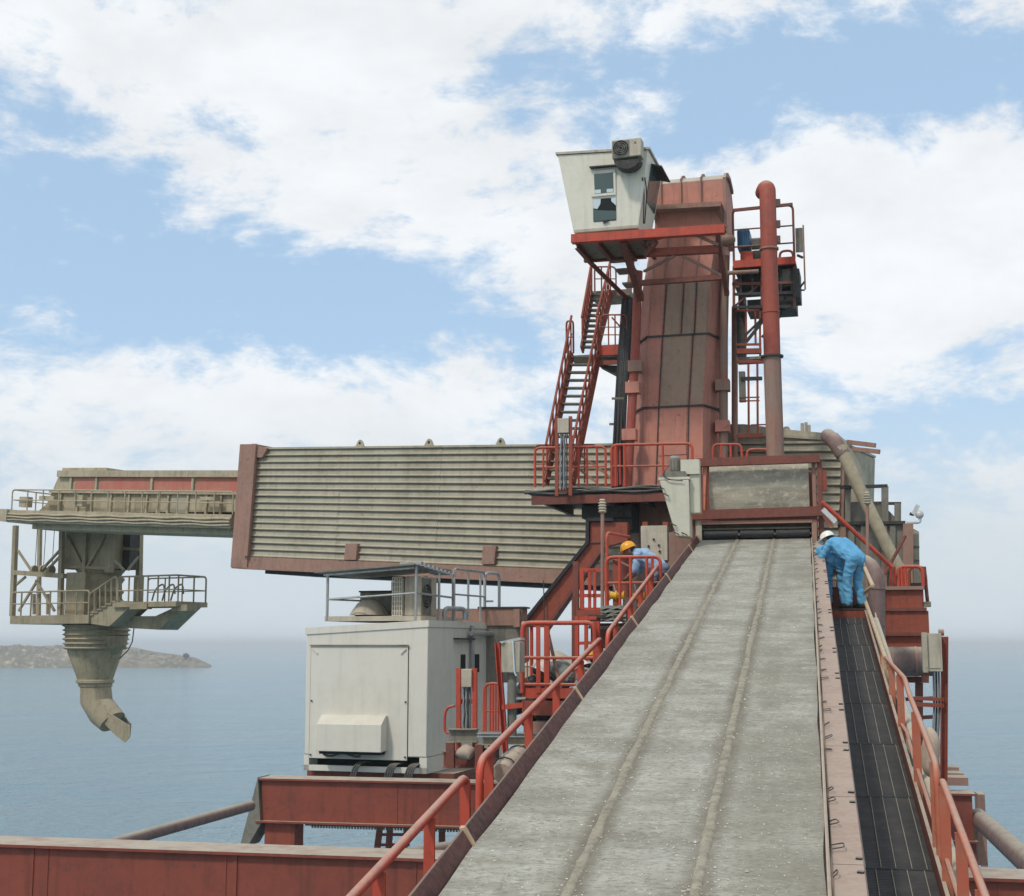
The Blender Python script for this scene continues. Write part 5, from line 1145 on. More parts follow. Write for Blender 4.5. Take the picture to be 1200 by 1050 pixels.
# ------------------------------------------------------------------ upper work platform (worker in yellow helmet)
UF = azframe(A(730, 722, 23.2), HEAD); up_ = thing('upper_work_platform', 'orange railed work platform where the worker in yellow helmet bends', 'platform', UF.P(730, 728, 0.6))
U = lambda x, y, b=0.0: UF.P(x, y, b)
uzz = UF.hit(730, 716)[1]
boxp('deck', 'darksteel', up_, UF, UF.hit(676, 716)[0], UF.hit(792, 716)[0], 0.0, 1.8, uzz - 0.06, uzz)
boxp('edge_beam', 'red', up_, UF, UF.hit(676, 716)[0], UF.hit(792, 716)[0], -0.06, -0.005, uzz - 0.18, uzz + 0.02)
hU = UF.hit(730, 653)[1] - uzz
railing(up_, 'orange', [UF.p(UF.hit(711, 716)[0], -0.02, uzz), UF.p(UF.hit(775, 716)[0], -0.02, uzz)], hU, (0.25, 0.45, 0.75, 0.85), (0.52,), 0.03)
railing(up_, 'orange', [UF.p(UF.hit(712, 716)[0], 0.0, uzz), UF.p(UF.hit(738, 716, 1.0)[0], 1.0, uzz)], UF.hit(712, 624)[1] - uzz, (), (), 0.028, drop=(True, False))
for (y_) in (668, 698, 714): beamp('side_bar', 'orange', up_, U(676, y_, 0.4), U(705, y_, 0.4), 0.05, 0.06)
for (x_, y0, y1, m_, w_) in ((675, 658, 770, 'deepred', 0.10), (682, 668, 714, 'orange', 0.07), (691, 668, 714, 'orange', 0.05), (697, 668, 714, 'orange', 0.05), (722, 653, 716, 'red', 0.10)): MB().beam(U(x_, y0, 0.4), U(x_, y1, 0.4), w_, w_, UF.y).build('upright', m_, up_)
boxp('lower_frame', 'deepred', up_, UF, UF.hit(690, 735)[0], UF.hit(760, 735)[0], 0.2, 1.5, UF.hit(690, 760)[1], uzz - 0.2)
for y_ in (722, 735): beamp('cable_run', 'darksteel', up_, U(690, y_, -0.1), U(740, y_ + 1, -0.1), 0.08, 0.05)
beamp('loose_bar', 'brown', up_, U(714, 652, 0.3), U(745, 667, 0.3), 0.03, 0.03)
tp = thing('folded_tarp', 'folded grey tarpaulin lying on the edge of upper work platform', 'tarpaulin', U(719, 721, -0.1))
for k in range(4):
    mb = MB(); y0 = uzz - 0.16 + k * 0.065; xa_, xb_ = UF.hit(705, 715)[0], UF.hit(735, 715)[0]
    mb.loft([[UF.p(xa_ + (xb_ - xa_) * j / 10, -0.14 + 0.02 * math.sin(j + k), y0 + 0.012 * math.sin(j * 1.7 + k)), UF.p(xa_ + (xb_ - xa_) * j / 10, 0.3, y0 + 0.012 * math.sin(j * 1.7 + k)), UF.p(xa_ + (xb_ - xa_) * j / 10, 0.3, y0 + 0.05 + 0.012 * math.sin(j * 1.4 + k)), UF.p(xa_ + (xb_ - xa_) * j / 10, -0.12 + 0.02 * math.sin(j + k), y0 + 0.05 + 0.012 * math.sin(j * 1.4 + k))] for j in range(11)])
    mb.build('fold', 'tarp', tp)
for (x0, x1, y_, lb) in ((713, 732, 698, 'yellow valve body left of the bending worker'), (738, 756, 699, 'yellow valve body at the feet of the bending worker')):
    vq = thing('yellow_valve', lb, 'valve', U((x0 + x1) / 2, 706, 0.35))
    tubep('barrel', 'yellow', vq, [U(x0, y_, 0.35), U(x1, y_, 0.35)], 0.06, 14)
    for x_ in (x0 + 1, (x0 + x1) / 2, x1 - 1): MB().tube([U(x_ - 0.8, y_, 0.35), U(x_ + 0.8, y_, 0.35)], 0.085, 14).build('flange', 'yellow', vq)
    tubep('stem', 'galv', vq, [U((x0 + x1) / 2, y_, 0.35), U((x0 + x1) / 2 - 4, y_ - 16, 0.35)], 0.015, 6)
mb = MB(); c_ = U(756, 709, -0.05); mb.ball(c_, 0.11, 12, 8, (1, 0.8, 0.7))
for q in mb.v: q += V((mnoise.noise(q * 8), 0, mnoise.noise(q * 8 + V((3, 0, 0))))) * 0.04
tag(mb.build('cement_sack', 'sack'), 'small pale sack beside the belt skirt near the yellow valves', 'sack')

# ------------------------------------------------------------------ lower work platform (crouching workers)
LF = azframe(A(655, 815, 20.6), HEAD); lp_ = thing('lower_work_platform', 'bright orange railed platform with crouching workers right of white cabinet', 'platform', LF.P(655, 840, 0.6))
L_ = lambda x, y, b=0.0: LF.P(x, y, b)
lz = LF.hit(640, 812)[1]
boxp('deck', 'darksteel', lp_, LF, LF.hit(612, 815)[0], LF.hit(715, 815)[0], 0.0, 2.2, lz - 0.05, lz)
boxp('kick_plate', 'orange', lp_, LF, LF.hit(612, 815)[0], LF.hit(715, 815)[0], -0.03, -0.005, LF.hit(612, 818)[1], LF.hit(612, 806)[1])
boxp('edge_beam', 'red', lp_, LF, LF.hit(612, 815)[0], LF.hit(715, 815)[0], -0.02, 0.05, LF.hit(612, 838)[1], LF.hit(612, 821)[1])
hl = LF.hit(640, 730)[1] - lz
railing(lp_, 'orange', [LF.p(LF.hit(613, 812)[0], -0.04, lz), LF.p(LF.hit(698, 812)[0], -0.04, lz)], hl, (0.22, 0.34), (0.5, 0.12), 0.034, flat=True)
railing(lp_, 'orange', [LF.p(LF.hit(613, 812)[0], -0.02, lz), LF.p(LF.hit(623, 812, 1.6)[0], 1.6, lz)], hl, (0.5,), (0.5,), 0.03, flat=True)
for (x_, y0, y1, b, m_, w_) in ((641, 731, 800, 0.9, 'orange', 0.08), (676, 722, 800, 0.8, 'orange', 0.055), (687, 722, 800, 0.8, 'orange', 0.055), (699, 728, 800, 0.1, 'orange', 0.10), (672, 700, 790, 1.4, 'deepred', 0.05)): MB().beam(L_(x_, y0, b), L_(x_, y1, b), w_, w_, LF.y).build('upright', m_, lp_)
for y_ in (725, 754, 770, 788): beamp('ladder_bar', 'orange', lp_, L_(675, y_, 0.8), L_(699, y_ - 1, 0.8), 0.035, 0.05)
beamp('loose_bar', 'brown', lp_, L_(640, 732, 0.1), L_(657, 806, 0.1), 0.045, 0.045)
for x_ in (620, 660): MB().beam(L_(x_, 838, 0.3), L_(x_, 905, 0.3), 0.14, 0.14, LF.y).build('support_post', 'red', lp_)
boxp('machine_base', 'darksteel', lp_, LF, LF.hit(618, 840)[0], LF.hit(668, 840)[0], 0.4, 2.0, LF.hit(618, 880)[1], LF.hit(618, 840)[1])
boxp('valve_block', 'brown', lp_, LF, LF.hit(622, 830)[0], LF.hit(660, 830)[0], -0.02, 0.4, LF.hit(618, 860)[1], LF.hit(618, 846)[1])
wh = thing('conical_cover', 'pale conical cover seen through the rails behind the crouching workers', 'cover', A(655, 775, 24.5))
MB().loft([[A(650, 780, 24.5) + V((r * math.cos(q * 0.3927), r * math.sin(q * 0.3927), z_)) for q in range(16)] for r, z_ in ((0.62, 0), (0.3, 0.14), (0.06, 0.26))]).build('cone', 'boxbeige', wh)
MB().loft([[A(650, 780, 24.5) + V((r * math.cos(q * 0.3927), r * math.sin(q * 0.3927), z_)) for q in range(16)] for r, z_ in ((0.6, -0.9), (0.6, -0.002))]).build('drum', 'boxbeige', wh)

# ------------------------------------------------------------------ white equipment cabinet
WF = azframe(A(500, 907, 24.6), 18.0)
wc = thing('equipment_cabinet', 'large white equipment cabinet with hinged front panel and vent hood', 'cabinet', WF.P(430, 905, 1.2))
wl = WF.hit(356, 895)[0]; ztR = WF.hit(500, 728)[1]; ztL = ztR - 0.13; zb_c = 0.12; WD = 4.2
MB().box8([WF.p(wl, 0, zb_c + 0.16), WF.p(0, 0, zb_c + 0.16), WF.p(0, WD, zb_c + 0.16), WF.p(wl, WD, zb_c + 0.16), WF.p(wl, 0, ztL), WF.p(0, 0, ztR), WF.p(0, WD, ztR), WF.p(wl, WD, ztL)]).build('body', 'white', wc, bevel=0.02)
MB().prism([WF.p(wl - 0.02, -0.02, ztL - 0.10), WF.p(0.02, -0.02, ztR - 0.10), WF.p(0.02, -0.02, ztR + 0.02), WF.p(wl - 0.02, -0.02, ztL + 0.02)], WF.y * (WD + 0.04)).build('roof_fascia', 'white', wc)
for (a0, a1) in ((wl, wl + 0.10), (-0.14, 0.0)): boxp('plinth_leg', 'white', wc, WF, a0, a1, 0, 0.4, zb_c - 0.12, zb_c + 0.158)
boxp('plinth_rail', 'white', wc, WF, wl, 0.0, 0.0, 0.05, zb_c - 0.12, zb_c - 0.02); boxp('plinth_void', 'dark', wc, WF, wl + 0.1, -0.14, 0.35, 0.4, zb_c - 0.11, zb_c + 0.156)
boxp('side_plinth', 'white', wc, WF, -0.06, 0.0, 0.4, WD, zb_c - 0.12, zb_c + 0.158)
WX = lambda x, y=820: WF.hit(x, y)[0]; WZ = lambda y, x=430: WF.hit(x, y)[1]
pnl = boxp('front_panel', 'white', wc, WF, WX(364), WX(478), -0.022, -0.001, WZ(890), WZ(757), bevel=0.004)
for (a0, a1, c0, c1) in ((WX(364) - 0.012, WX(364) - 0.002, WZ(890), WZ(757)), (WX(478) + 0.002, WX(478) + 0.012, WZ(890), WZ(757)), (WX(364), WX(478), WZ(890) - 0.012, WZ(890) - 0.002)): boxp('panel_gap', 'dark', pnl, WF, a0, a1, -0.004, -0.002, c0, c1)
boxp('drip_rail', 'greysteel', pnl, WF, WX(363), WX(479), -0.05, -0.023, WZ(757), WZ(755.5))
for x_ in (366, 476):
    s_ = 1 if x_ < 400 else -1; MB().beam(WF.p(WX(x_), -0.03, WZ(760)), WF.p(WX(x_ + 6 * s_), -0.03, WZ(766)), 0.02, 0.03, WF.y).build('hinge', 'white', pnl)
    for y_ in (822, 886): MB().tube([WF.p(WX(x_), -0.02, WZ(y_)), WF.p(WX(x_), -0.045, WZ(y_))], 0.016, 8).build('bolt', 'black', pnl)
vx0, vx1 = WX(380), WX(455)
pr = [(-0.02, WZ(838)), (-0.10, WZ(838)), (-0.30, WZ(848)), (-0.30, WZ(880)), (-0.27, WZ(880)), (-0.02, WZ(880) + 0.02)]
vh = MB().loft([[WF.p(vx0, b, z_) for b, z_ in pr], [WF.p(vx1, b, z_) for b, z_ in pr]]).build('vent_hood', 'white', wc, bevel=0.008)
boxp('vent_mouth', 'dark', vh, WF, vx0 + 0.04, vx1 - 0.04, -0.26, -0.03, WZ(880) - 0.05, WZ(880) - 0.003)
tubep('vent_rag', 'cable', vh, [WF.p(vx0 + 0.1 + 0.09 * k, -0.2, WZ(884) - 0.03 * math.sin(k * 1.1)) for k in range(9)], 0.02, 6)
for (xa, n_) in ((418, 3), (457, 4), (480, 4)):
    for k in range(n_): tubep('cable_tail', 'cable', wc, fillet([WF.p(WX(xa + k * 2.5 + 7), 0.25, zb_c + 0.05), WF.p(WX(xa + k * 2.5 + 3), -0.15, zb_c + 0.03), WF.p(WX(xa + k * 2.5), -0.3, zb_c - 0.3)], 0.12), 0.017, 6)
# side fittings: twin slot windows, pipe, ledge
for (b0, b1) in ((1.7, 1.95), (2.5, 2.75)): boxp('slot_window', 'dark', wc, WF, 0.001, 0.012, b0, b1, ztR - 0.95, ztR - 0.60, bevel=0.004)
boxp('side_ledge', 'darksteel', wc, WF, 0.001, 0.12, 1.3, 2.2, ztR - 0.32, ztR - 0.29)
tubep('side_conduit', 'galv', wc, [WF.p(0.06, 2.2, ztR - 1.2), WF.p(0.06, 2.2, ztR - 0.05)], 0.04, 8)
tubep('side_conduit', 'galv', wc, [WF.p(0.10, 2.0, ztR - 0.2), WF.p(0.10, 3.2, ztR - 0.2)], 0.05, 8)
tubep('roof_gooseneck', 'galv', wc, fillet([WF.p(-0.15, 1.2, ztR), WF.p(-0.15, 1.2, ztR + 0.26), WF.p(0.08, 1.7, ztR + 0.26), WF.p(0.08, 1.7, ztR + 0.05)], 0.12), 0.045, 9)
boxp('base_frame', 'deepred', wc, WF, wl - 0.08, 0.4, 0.3, WD, zb_c - 0.42, zb_c - 0.13)
boxp('deck_plate', 'darksteel', wc, WF, wl - 0.08, 3.4, 0.25, WD + 3, zb_c - 0.50, zb_c - 0.43)
# roof equipment stage
rs = thing('roof_canopy', 'galvanised rail frame with flat canopy on the white cabinet roof', 'canopy', WF.p(wl / 2, 1.0, ztR))
RZ = ztR + 0.03
boxp('roof_mat', 'boxbeige', rs, WF, WF.hit(379, 725)[0], WF.hit(492, 722)[0], 0.05, 2.2, RZ - 0.02, RZ + 0.07)
ca = [WF.P(370, 669, -0.2), WF.P(486, 660, -0.2)]; za_ = ca[1]
MB().prism([WF.P(368, 669.5, -0.1), WF.P(485, 660, -0.1), WF.P(485, 662, -0.1), WF.P(368, 671.5, -0.1)], WF.y * 1.9 - Z * 0.02).build('canopy_sheet', 'greysteel', rs)
MB().prism([WF.P(379, 673, 0.0), WF.P(485, 664.5, 0.0), WF.P(485, 666.5, 0.0), WF.P(379, 675, 0.0)], WF.y * 0.03).build('canopy_rail', 'galv', rs)
mb = MB()
for k in range(9):
    b = -0.1 + 1.9 * (k + 0.5) / 9; q = WF.P(485, 660, -0.1) + WF.y * (b + 0.1) - Z * (0.12 * (b + 0.1) / 1.9 - 0.01); mb.beam(q - WF.x * 0.3, q + WF.x * 0.12, 0.09, 0.05)
mb.build('corrugated_edge', 'galv', rs)
cx0, cx1 = WF.hit(382, 700)[0], WF.hit(486, 700)[0]
for (a, b, zt) in ((cx0, 0.06, WZ(674, 382)), (cx1, 0.06, WZ(661, 486)), (cx0 + 0.6, 1.7, WZ(674, 382) - 0.05), (cx1 + 0.1, 1.7, WZ(663, 486) - 0.12), (cx0 + 1.3, 1.7, WZ(668, 382) - 0.05), (cx1 + 0.12, 0.9, WZ(661, 486) - 0.12)): tubep('post', 'galv', rs, [WF.p(a, b, RZ), WF.p(a, b, zt)], 0.026, 8)
for zf in (0.42, 0.36): pass
zmid = RZ + 0.42
tubep('knee_rail', 'galv', rs, [WF.p(cx0, 0.06, zmid - 0.04), WF.p(cx1, 0.06, zmid + 0.06), WF.p(cx1 + 0.12, 1.7, zmid + 0.02)], 0.02, 7)
tubep('knee_rail', 'galv', rs, [WF.p(cx0, 0.06, zmid - 0.04), WF.p(cx0 + 0.6, 1.7, zmid - 0.05)], 0.018, 7)
R2 = [WF.p(cx1 + 0.12, 1.7, RZ + 0.02), WF.p(WF.hit(568, 710, 3.2)[0], 3.2, RZ + 0.02)]
railing(rs, 'galv', R2, WF.hit(560, 672, 3.2)[1] - RZ, (0.0, 0.45, 0.85), (0.5,), 0.026)
R3 = [WF.p(WF.hit(568, 710, 3.2)[0], 3.2, RZ + 0.02), WF.p(WF.hit(585, 710, 3.6)[0], 3.6, RZ + 0.02)]
railing(rs, 'galv', R3, WF.hit(560, 673, 3.4)[1] - RZ, (), (), 0.03, low=0.06)
tubep('far_rail', 'galv', rs, [WF.p(cx1 + 0.4, 3.2, zmid), WF.p(WF.hit(568, 710, 3.2)[0], 3.2, zmid)], 0.02, 6)
# roof machines
ac2 = ac_unit('air_conditioner', 'beige air conditioner standing under canopy on the white cabinet roof', Frame(WF.p(0, 0, 0), WF.y, -WF.x, Z), 0.45, 1.25, RZ + 0.08, RZ + 0.80, -WF.hit(497, 700, 0.6)[0], -WF.hit(497, 700, 0.6)[0] + 0.33)
gx = WF.hit(463, 700, 0.55)[0]; gx2 = WF.hit(474, 700, 0.55)[0]
gr = thing('wire_grille', 'white wire grille guard left of the roof air conditioner', 'grille', WF.p(gx, 0.5, RZ + 0.08))
for k in range(5): tubep('wire', 'cabwhite', gr, [WF.p(gx + (gx2 - gx) * k / 4, 0.42, RZ + 0.08), WF.p(gx + (gx2 - gx) * k / 4, 0.42, RZ + 0.78)], 0.008, 5)
for k in range(9): tubep('wire', 'cabwhite', gr, [WF.p(gx, 0.42, RZ + 0.08 + 0.7 * k / 8), WF.p(gx2, 0.42, RZ + 0.08 + 0.7 * k / 8)], 0.008, 5)
boxp('frame_back', 'boxbeige', gr, WF, gx, gx2 + 0.02, 0.47, 0.52, RZ + 0.08, RZ + 0.78)
hx0, hx1 = WF.hit(407, 720, 0.5)[0], WF.hit(446, 720, 0.5)[0]; hm = (hx0 + hx1) / 2
rv = thing('roof_ventilator', 'beige cone-shaped roof ventilator under the canopy', 'ventilator', WF.p(hm, 0.7, RZ + 0.07))
MB().loft([[WF.p(hm + rx * math.cos(q * 0.2618), 0.75 + 0.55 * rx / (hx1 - hx0) * 1.9 * math.sin(q * 0.2618), RZ + z_) for q in range(24)] for rx, z_ in (((hx1 - hx0) / 2, 0.10), ((hx1 - hx0) * 0.48, 0.13), ((hx1 - hx0) * 0.30, 0.32), ((hx1 - hx0) * 0.2, 0.37), (0.02, 0.39))]).build('cone', 'boxbeige', rv)
MB().tube([WF.p(hm, 0.75, RZ + 0.04), WF.p(hm, 0.75, RZ + 0.11)], (hx1 - hx0) * 0.40, 18).build('neck', 'darksteel', rv)
rbx = thing('dark_roof_box', 'dark square box behind the cone-shaped roof ventilator', 'box', WF.p(hm + 0.4, 1.4, RZ + 0.05))
boxp('case', 'greysteel', rbx, WF, WF.hit(422, 700, 1.3)[0], WF.hit(462, 700, 1.3)[0], 1.3, 1.9, RZ + 0.05, RZ + 0.55); boxp('lid', 'darksteel', rbx, WF, WF.hit(421, 700, 1.3)[0], WF.hit(464, 700, 1.3)[0], 1.27, 1.93, RZ + 0.552, RZ + 0.58)
# beam behind cabinet
BHF = azframe(A(590, 715, 27.5), HEAD)
bh = thing('box_beam_end', 'brown box beam with light stripe behind the cabinet roof rail', 'beam', BHF.P(590, 735, 0.2))
boxp('beam', 'brown', bh, BHF, BHF.hit(505, 715)[0], BHF.hit(612, 715)[0], 0, 0.5, BHF.hit(590, 733)[1], BHF.hit(590, 713)[1]); boxp('cap', 'darksteel', bh, BHF, BHF.hit(560, 715)[0], BHF.hit(615, 715)[0], -0.03, 0.53, BHF.hit(590, 713)[1] + 0.002, BHF.hit(590, 711)[1])
boxp('end_post', 'brown', bh, BHF, BHF.hit(603, 715)[0], BHF.hit(610, 715)[0], -0.1, -0.005, BHF.hit(590, 735)[1], BHF.hit(590, 714)[1])
boxp('wall_below', 'greysteel', bh, BHF, BHF.hit(560, 735)[0], BHF.hit(614, 735)[0], 0.05, 0.5, BHF.hit(590, 800)[1], BHF.hit(590, 733)[1] - 0.003)

# ------------------------------------------------------------------ fittings between cabinet and belt
terminal_stand('cable_terminal_stand', 'twin orange posts with beige box and hanging cables beside white cabinet', 21.3, 537.5, 556.5, 5.2, 783, 896, (542, 554, 784, 805), (542, 552, 805, 860, 6), mat='orange', cross=(822, 856))
jF = azframe(A(600, 890, 19.8), HEAD)
js = thing('junction_box_post', 'beige junction box tied with cord on an orange post right of white cabinet', 'junction box', jF.P(592, 900))
MB().channel(jF.P(583, 753), jF.P(594, 902), 0.08, 0.075, 0.012, jF.x).build('post', 'orange', js)
jb = boxp('box', 'boxbeige', js, jF, jF.hit(588, 760)[0], jF.hit(610, 760)[0], -0.04, 0.30, jF.hit(588, 788)[1], jF.hit(588, 752)[1], bevel=0.01)
MB().prism([jF.P(585, 752, -0.08), jF.P(609, 747, 0.1), jF.P(611, 750, 0.1), jF.P(588, 754, -0.08)], jF.y * 0.3).build('lid_sheet', 'galv', jb)
tubep('cord', 'shard', jb, [jF.P(601, 750, -0.06), jF.P(602, 770, -0.06), jF.P(603, 788, -0.06), jF.P(605, 792, -0.06)], 0.012, 5)
MB().tube([jF.P(600, 789, 0.1), jF.P(600, 862, 0.1)], 0.07, 10).build('cable_trunk', 'greysteel', js)
beamp('arm', 'orange', js, jF.P(588, 829, 0.0), jF.P(613, 826, 0.0), 0.05, 0.07); beamp('arm', 'galv', js, jF.P(596, 819, 0.1), jF.P(616, 818, 0.1), 0.04, 0.03)
sr = thing('small_gate_rail', 'small orange barred gate between the twin posts and the junction box', 'gate', jF.P(575, 858, 0.8))
railing(sr, 'orange', [jF.P(567, 857, 0.8), jF.P(588, 857, 0.8)], jF.hit(567, 801, 0.8)[1] - jF.hit(567, 857, 0.8)[1], (0.1, 0.35, 0.5, 0.65, 0.8), (0.42,), 0.02)
lr = thing('looped_hand_rail', 'small orange looped grab rail against the white cabinet side', 'grab rail', jF.P(526, 858, 1.4))
tubep('loop', 'orange', lr, fillet([jF.P(533, 827, 1.4), jF.P(524, 829, 1.4), jF.P(521, 838, 1.4), jF.P(521, 859, 1.4), jF.P(533, 859, 1.4)], 0.12), 0.022, 7)
fl = thing('catwalk_beam', 'dusty grey catwalk beams at the foot of the twin orange posts', 'catwalk', jF.P(580, 876, 0.6))
for (x0, x1, y_, h_, b, m_) in ((526, 560, 862, 0.20, 1.1, 'greysteel'), (560, 632, 861, 0.06, 0.7, 'galv'), (566, 632, 868, 0.12, 0.75, 'cement'), (520, 556, 890, 0.25, 1.2, 'deepred'), (560, 585, 888, 0.3, 1.0, 'greysteel')): ibeamp('beam', m_, fl, jF.P(x0, y_, b), jF.P(x1, y_, b), 0.14, h_, 0.015)
for (x_, y0, y1) in ((528, 870, 900), (562, 872, 905), (578, 872, 905), (618, 872, 900)): MB().beam(jF.P(x_, y0, 0.9), jF.P(x_, y1, 0.9), 0.12, 0.10, jF.y).build('leg', 'deepred', fl)
mb = MB(); c_ = jF.P(546, 882, 1.0); mb.ball(c_, 0.16, 14, 8, (1.0, 0.8, 0.6))
for q in mb.v: q += V((mnoise.noise(q * 7), 0, mnoise.noise(q * 7 + V((3, 0, 0))))) * 0.06
tag(mb.build('cement_heap', 'sack'), 'pale heap of cement sacking between the feet of twin orange posts', 'sack')
#PARTS5
# ------------------------------------------------------------------ machinery right of the walkway
XF = azframe(A(1030, 650, 30.2), HEAD)
hs = thing('tail_house', 'dusty grey stepped steel house behind the workers in blue', 'machine house', XF.P(1030, 690, 1.0))
def xbox(name, par, F, x0, x1, y0, y1, b0, b1, m, bevel=0.0):
    return boxp(name, m, par, F, F.hit(x0, y0, b0)[0], F.hit(x1, y0, b0)[0], b0, b1, F.hit((x0 + x1) / 2, y1, b0)[1], F.hit((x0 + x1) / 2, y0, b0)[1], bevel=bevel)
xbox('lower_wall', hs, XF, 983, 1060, 614, 720, 0.1, 1.6, 'greysteel'); xbox('roof_slab', hs, XF, 982, 1061, 611, 614.5, 0.0, 1.7, 'darksteel')
MB().prism([XF.P(1060, 614, 0.3), XF.P(1077, 623, 0.3), XF.P(1078, 692, 0.3), XF.P(1060, 692, 0.3)], XF.y * 0.9).build('end_panel', 'siding', hs)
for y_ in (640, 656, 672): beamp('panel_line', 'greysteel', hs, XF.P(1061, y_, 0.28), XF.P(1077.5, y_ + 1, 0.28), 0.02, 0.04)
for x_ in (988, 998, 1012, 1036, 1046): MB().beam(XF.P(x_, 616, 0.07), XF.P(x_, 700, 0.07), 0.12, 0.07, XF.y).build('wall_rib', 'brown' if x_ in (988, 1036) else 'greysteel', hs)
MB().beam(XF.P(1064, 614, 0.05), XF.P(1064, 700, 0.05), 0.22, 0.14, XF.y).build('corner_post', 'brown', hs)
xbox('upper_wall', hs, XF, 990, 1034, 588, 611, 0.5, 1.5, 'greysteel')
beamp('top_bar', 'darksteel', hs, XF.P(984, 571, 0.3), XF.P(1040, 569.5, 0.3), 0.12, 0.07); beamp('step_bar', 'darksteel', hs, XF.P(1040, 590, 0.3), XF.P(1056, 590, 0.3), 0.10, 0.06)
MB().beam(XF.P(1037, 570, 0.3), XF.P(1037, 612, 0.3), 0.15, 0.12, XF.y).build('frame_post', 'greysteel', hs); MB().beam(XF.P(1052, 590, 0.3), XF.P(1052, 612, 0.3), 0.14, 0.12, XF.y).build('frame_post', 'greysteel', hs)
MB().prism([XF.P(1040, 597, 0.35), XF.P(1049, 606, 0.35), XF.P(1049, 611, 0.35), XF.P(1040, 611, 0.35)], XF.y * 0.04).build('gusset', 'greysteel', hs)
MB().beam(XF.P(994, 571, 0.4), XF.P(993, 612, 0.4), 0.12, 0.1, XF.y).build('frame_post', 'greysteel', hs)
# CCTV camera on an arm
cc_ = thing('surveillance_camera', 'white surveillance camera on a bent arm against the sky', 'camera', XF.P(1063, 613, 0.1)); Q = lambda x, y: XF.P(x, y, 0.1)
tubep('arm', 'lampgrey', cc_, fillet([Q(1062, 612.5), Q(1078, 612), Q(1078.5, 606)], 0.06), 0.035, 8)
MB().ball(Q(1077.5, 603), 0.095, 14, 9, (1.0, 0.9, 1.0)).build('dome', 'lampgrey', cc_)
MB().beam(Q(1070, 603), Q(1076, 592), 0.09, 0.08, XF.y).build('housing', 'lampgrey', cc_); tubep('lens', 'black', cc_, [Q(1066, 602), Q(1071, 603)], 0.035, 8)
# thick slanting cement pipe
cpn = thing('slanting_cement_pipe', 'thick dusty pipe slanting down across the grey stepped house', 'pipe', A(1056, 672, 29.2)); 
tubep('pipe', 'cement', cpn, [A(984, 523, 29.4), A(1012, 583, 29.3), A(1040, 641, 29.2), A(1056, 672, 29.2)], 0.135, 14)
tubep('upper_elbow', 'pipe', cpn, fillet([A(970, 511, 30.2), A(977, 516, 29.5), A(988, 533, 29.4)], 0.2), 0.165, 14)
tag(MB().tube([A(1037, 673, 28.2), A(1061, 628, 28.2)], 0.035, 8).build('dark_red_stay', 'deepred'), 'thin dark red stay rising to the right across the grey house', 'stay')
tag(MB().tube([A(963, 588, 26.6), A(1046, 665, 26.6)], 0.042, 10).build('orange_stay_bar', 'orange'), 'straight orange bar slanting down to the right above the workers in blue', 'bar')
fx = thing('strip_lamp', 'white strip lamp tilted beside the belt head frame', 'lamp', A(970, 612, 26.4))
MB().beam(A(964, 597, 26.3), A(979, 612, 26.3), 0.09, 0.07, V((0, 1, 0))).build('body', 'lampgrey', fx); MB().beam(A(966, 604, 26.4), A(975, 618, 26.4), 0.07, 0.05, V((0, 1, 0))).build('bracket', 'palerail', fx)
# grey duct with rounded top next to the tan rail
vd = thing('round_top_duct', 'dusty brown duct with rounded elbow top right of the tan handrail', 'duct', A(1027, 800, 25.0))
tubep('pipe', 'pipe', vd, [A(1028, 815, 25.0), A(1027.5, 735, 25.0), A(1027, 684, 25.0)] + [A(1027, 684, 25.0) + V((-0.16 * (1 - math.cos(a)), 0.5 * (1 - math.cos(a)), 0.42 * math.sin(a))) for a in (0.3, 0.6, 0.9, 1.2, 1.5)], 0.152, 18)
for y_ in (690, 733): MB().tube([A(1027.3, y_, 25.0) - Z * 0.012, A(1027.3, y_, 25.0) + Z * 0.012], 0.165, 18).build('seam_ring', 'pipe', vd)
# red machine casing and round tank
rm = thing('red_machine_casing', 'stack of dull red machine casings beside the sea on the right', 'machine', A(1060, 800, 27.0)); MF = azframe(A(1060, 740, 26.6), HEAD)
xbox('upper_casing', rm, MF, 1020, 1082, 691, 712, 0.0, 1.6, 'red'); xbox('middle_casing', rm, MF, 1018, 1088, 716, 741, -0.05, 1.7, 'red'); xbox('lower_casing', rm, MF, 1018, 1080, 745, 765, 0.0, 1.4, 'red')
xbox('casing_ledge', rm, MF, 1018, 1086, 712, 716, -0.1, 1.75, 'deepred'); xbox('casing_ledge', rm, MF, 1018, 1089, 741, 745, -0.1, 1.75, 'deepred'); xbox('top_plate', rm, MF, 1018, 1083, 687, 691, -0.08, 1.7, 'brown')
railing(rm, 'orange', [MF.P(1053, 687, 0.1), MF.P(1082, 687, 0.1)], MF.hit(1053, 664, 0.1)[1] - MF.hit(1053, 687, 0.1)[1], (0.15, 0.3), (), 0.035)
railing(rm, 'red', [MF.P(1066, 687, 0.9), MF.P(1084, 687, 0.9), MF.P(1086, 700, 0.2)], MF.hit(1053, 664, 0.1)[1] - MF.hit(1053, 687, 0.1)[1], (0.5,), (), 0.03)
tubep('side_rail', 'deepred', rm, [MF.P(1083, 664, 0.2), MF.P(1087, 706, 0.2)], 0.035, 8); xbox('foot_clamp', rm, MF, 1081, 1091, 705, 711, 0.0, 0.3, 'greysteel')
for x_ in (1044, 1048, 1054): MB().beam(MF.P(x_, 664, 0.3), MF.P(x_, 687, 0.3), 0.05, 0.05, MF.y).build('upright', 'orange', rm)
xbox('motor_cover', rm, MF, 1071, 1080, 666, 684, 0.6, 1.0, 'greysteel'); xbox('motor_base', rm, MF, 1068, 1082, 683, 688, 0.5, 1.0, 'black')
xbox('support_frame', rm, MF, 1050, 1080, 793, 800, 0.0, 1.4, 'deepred')
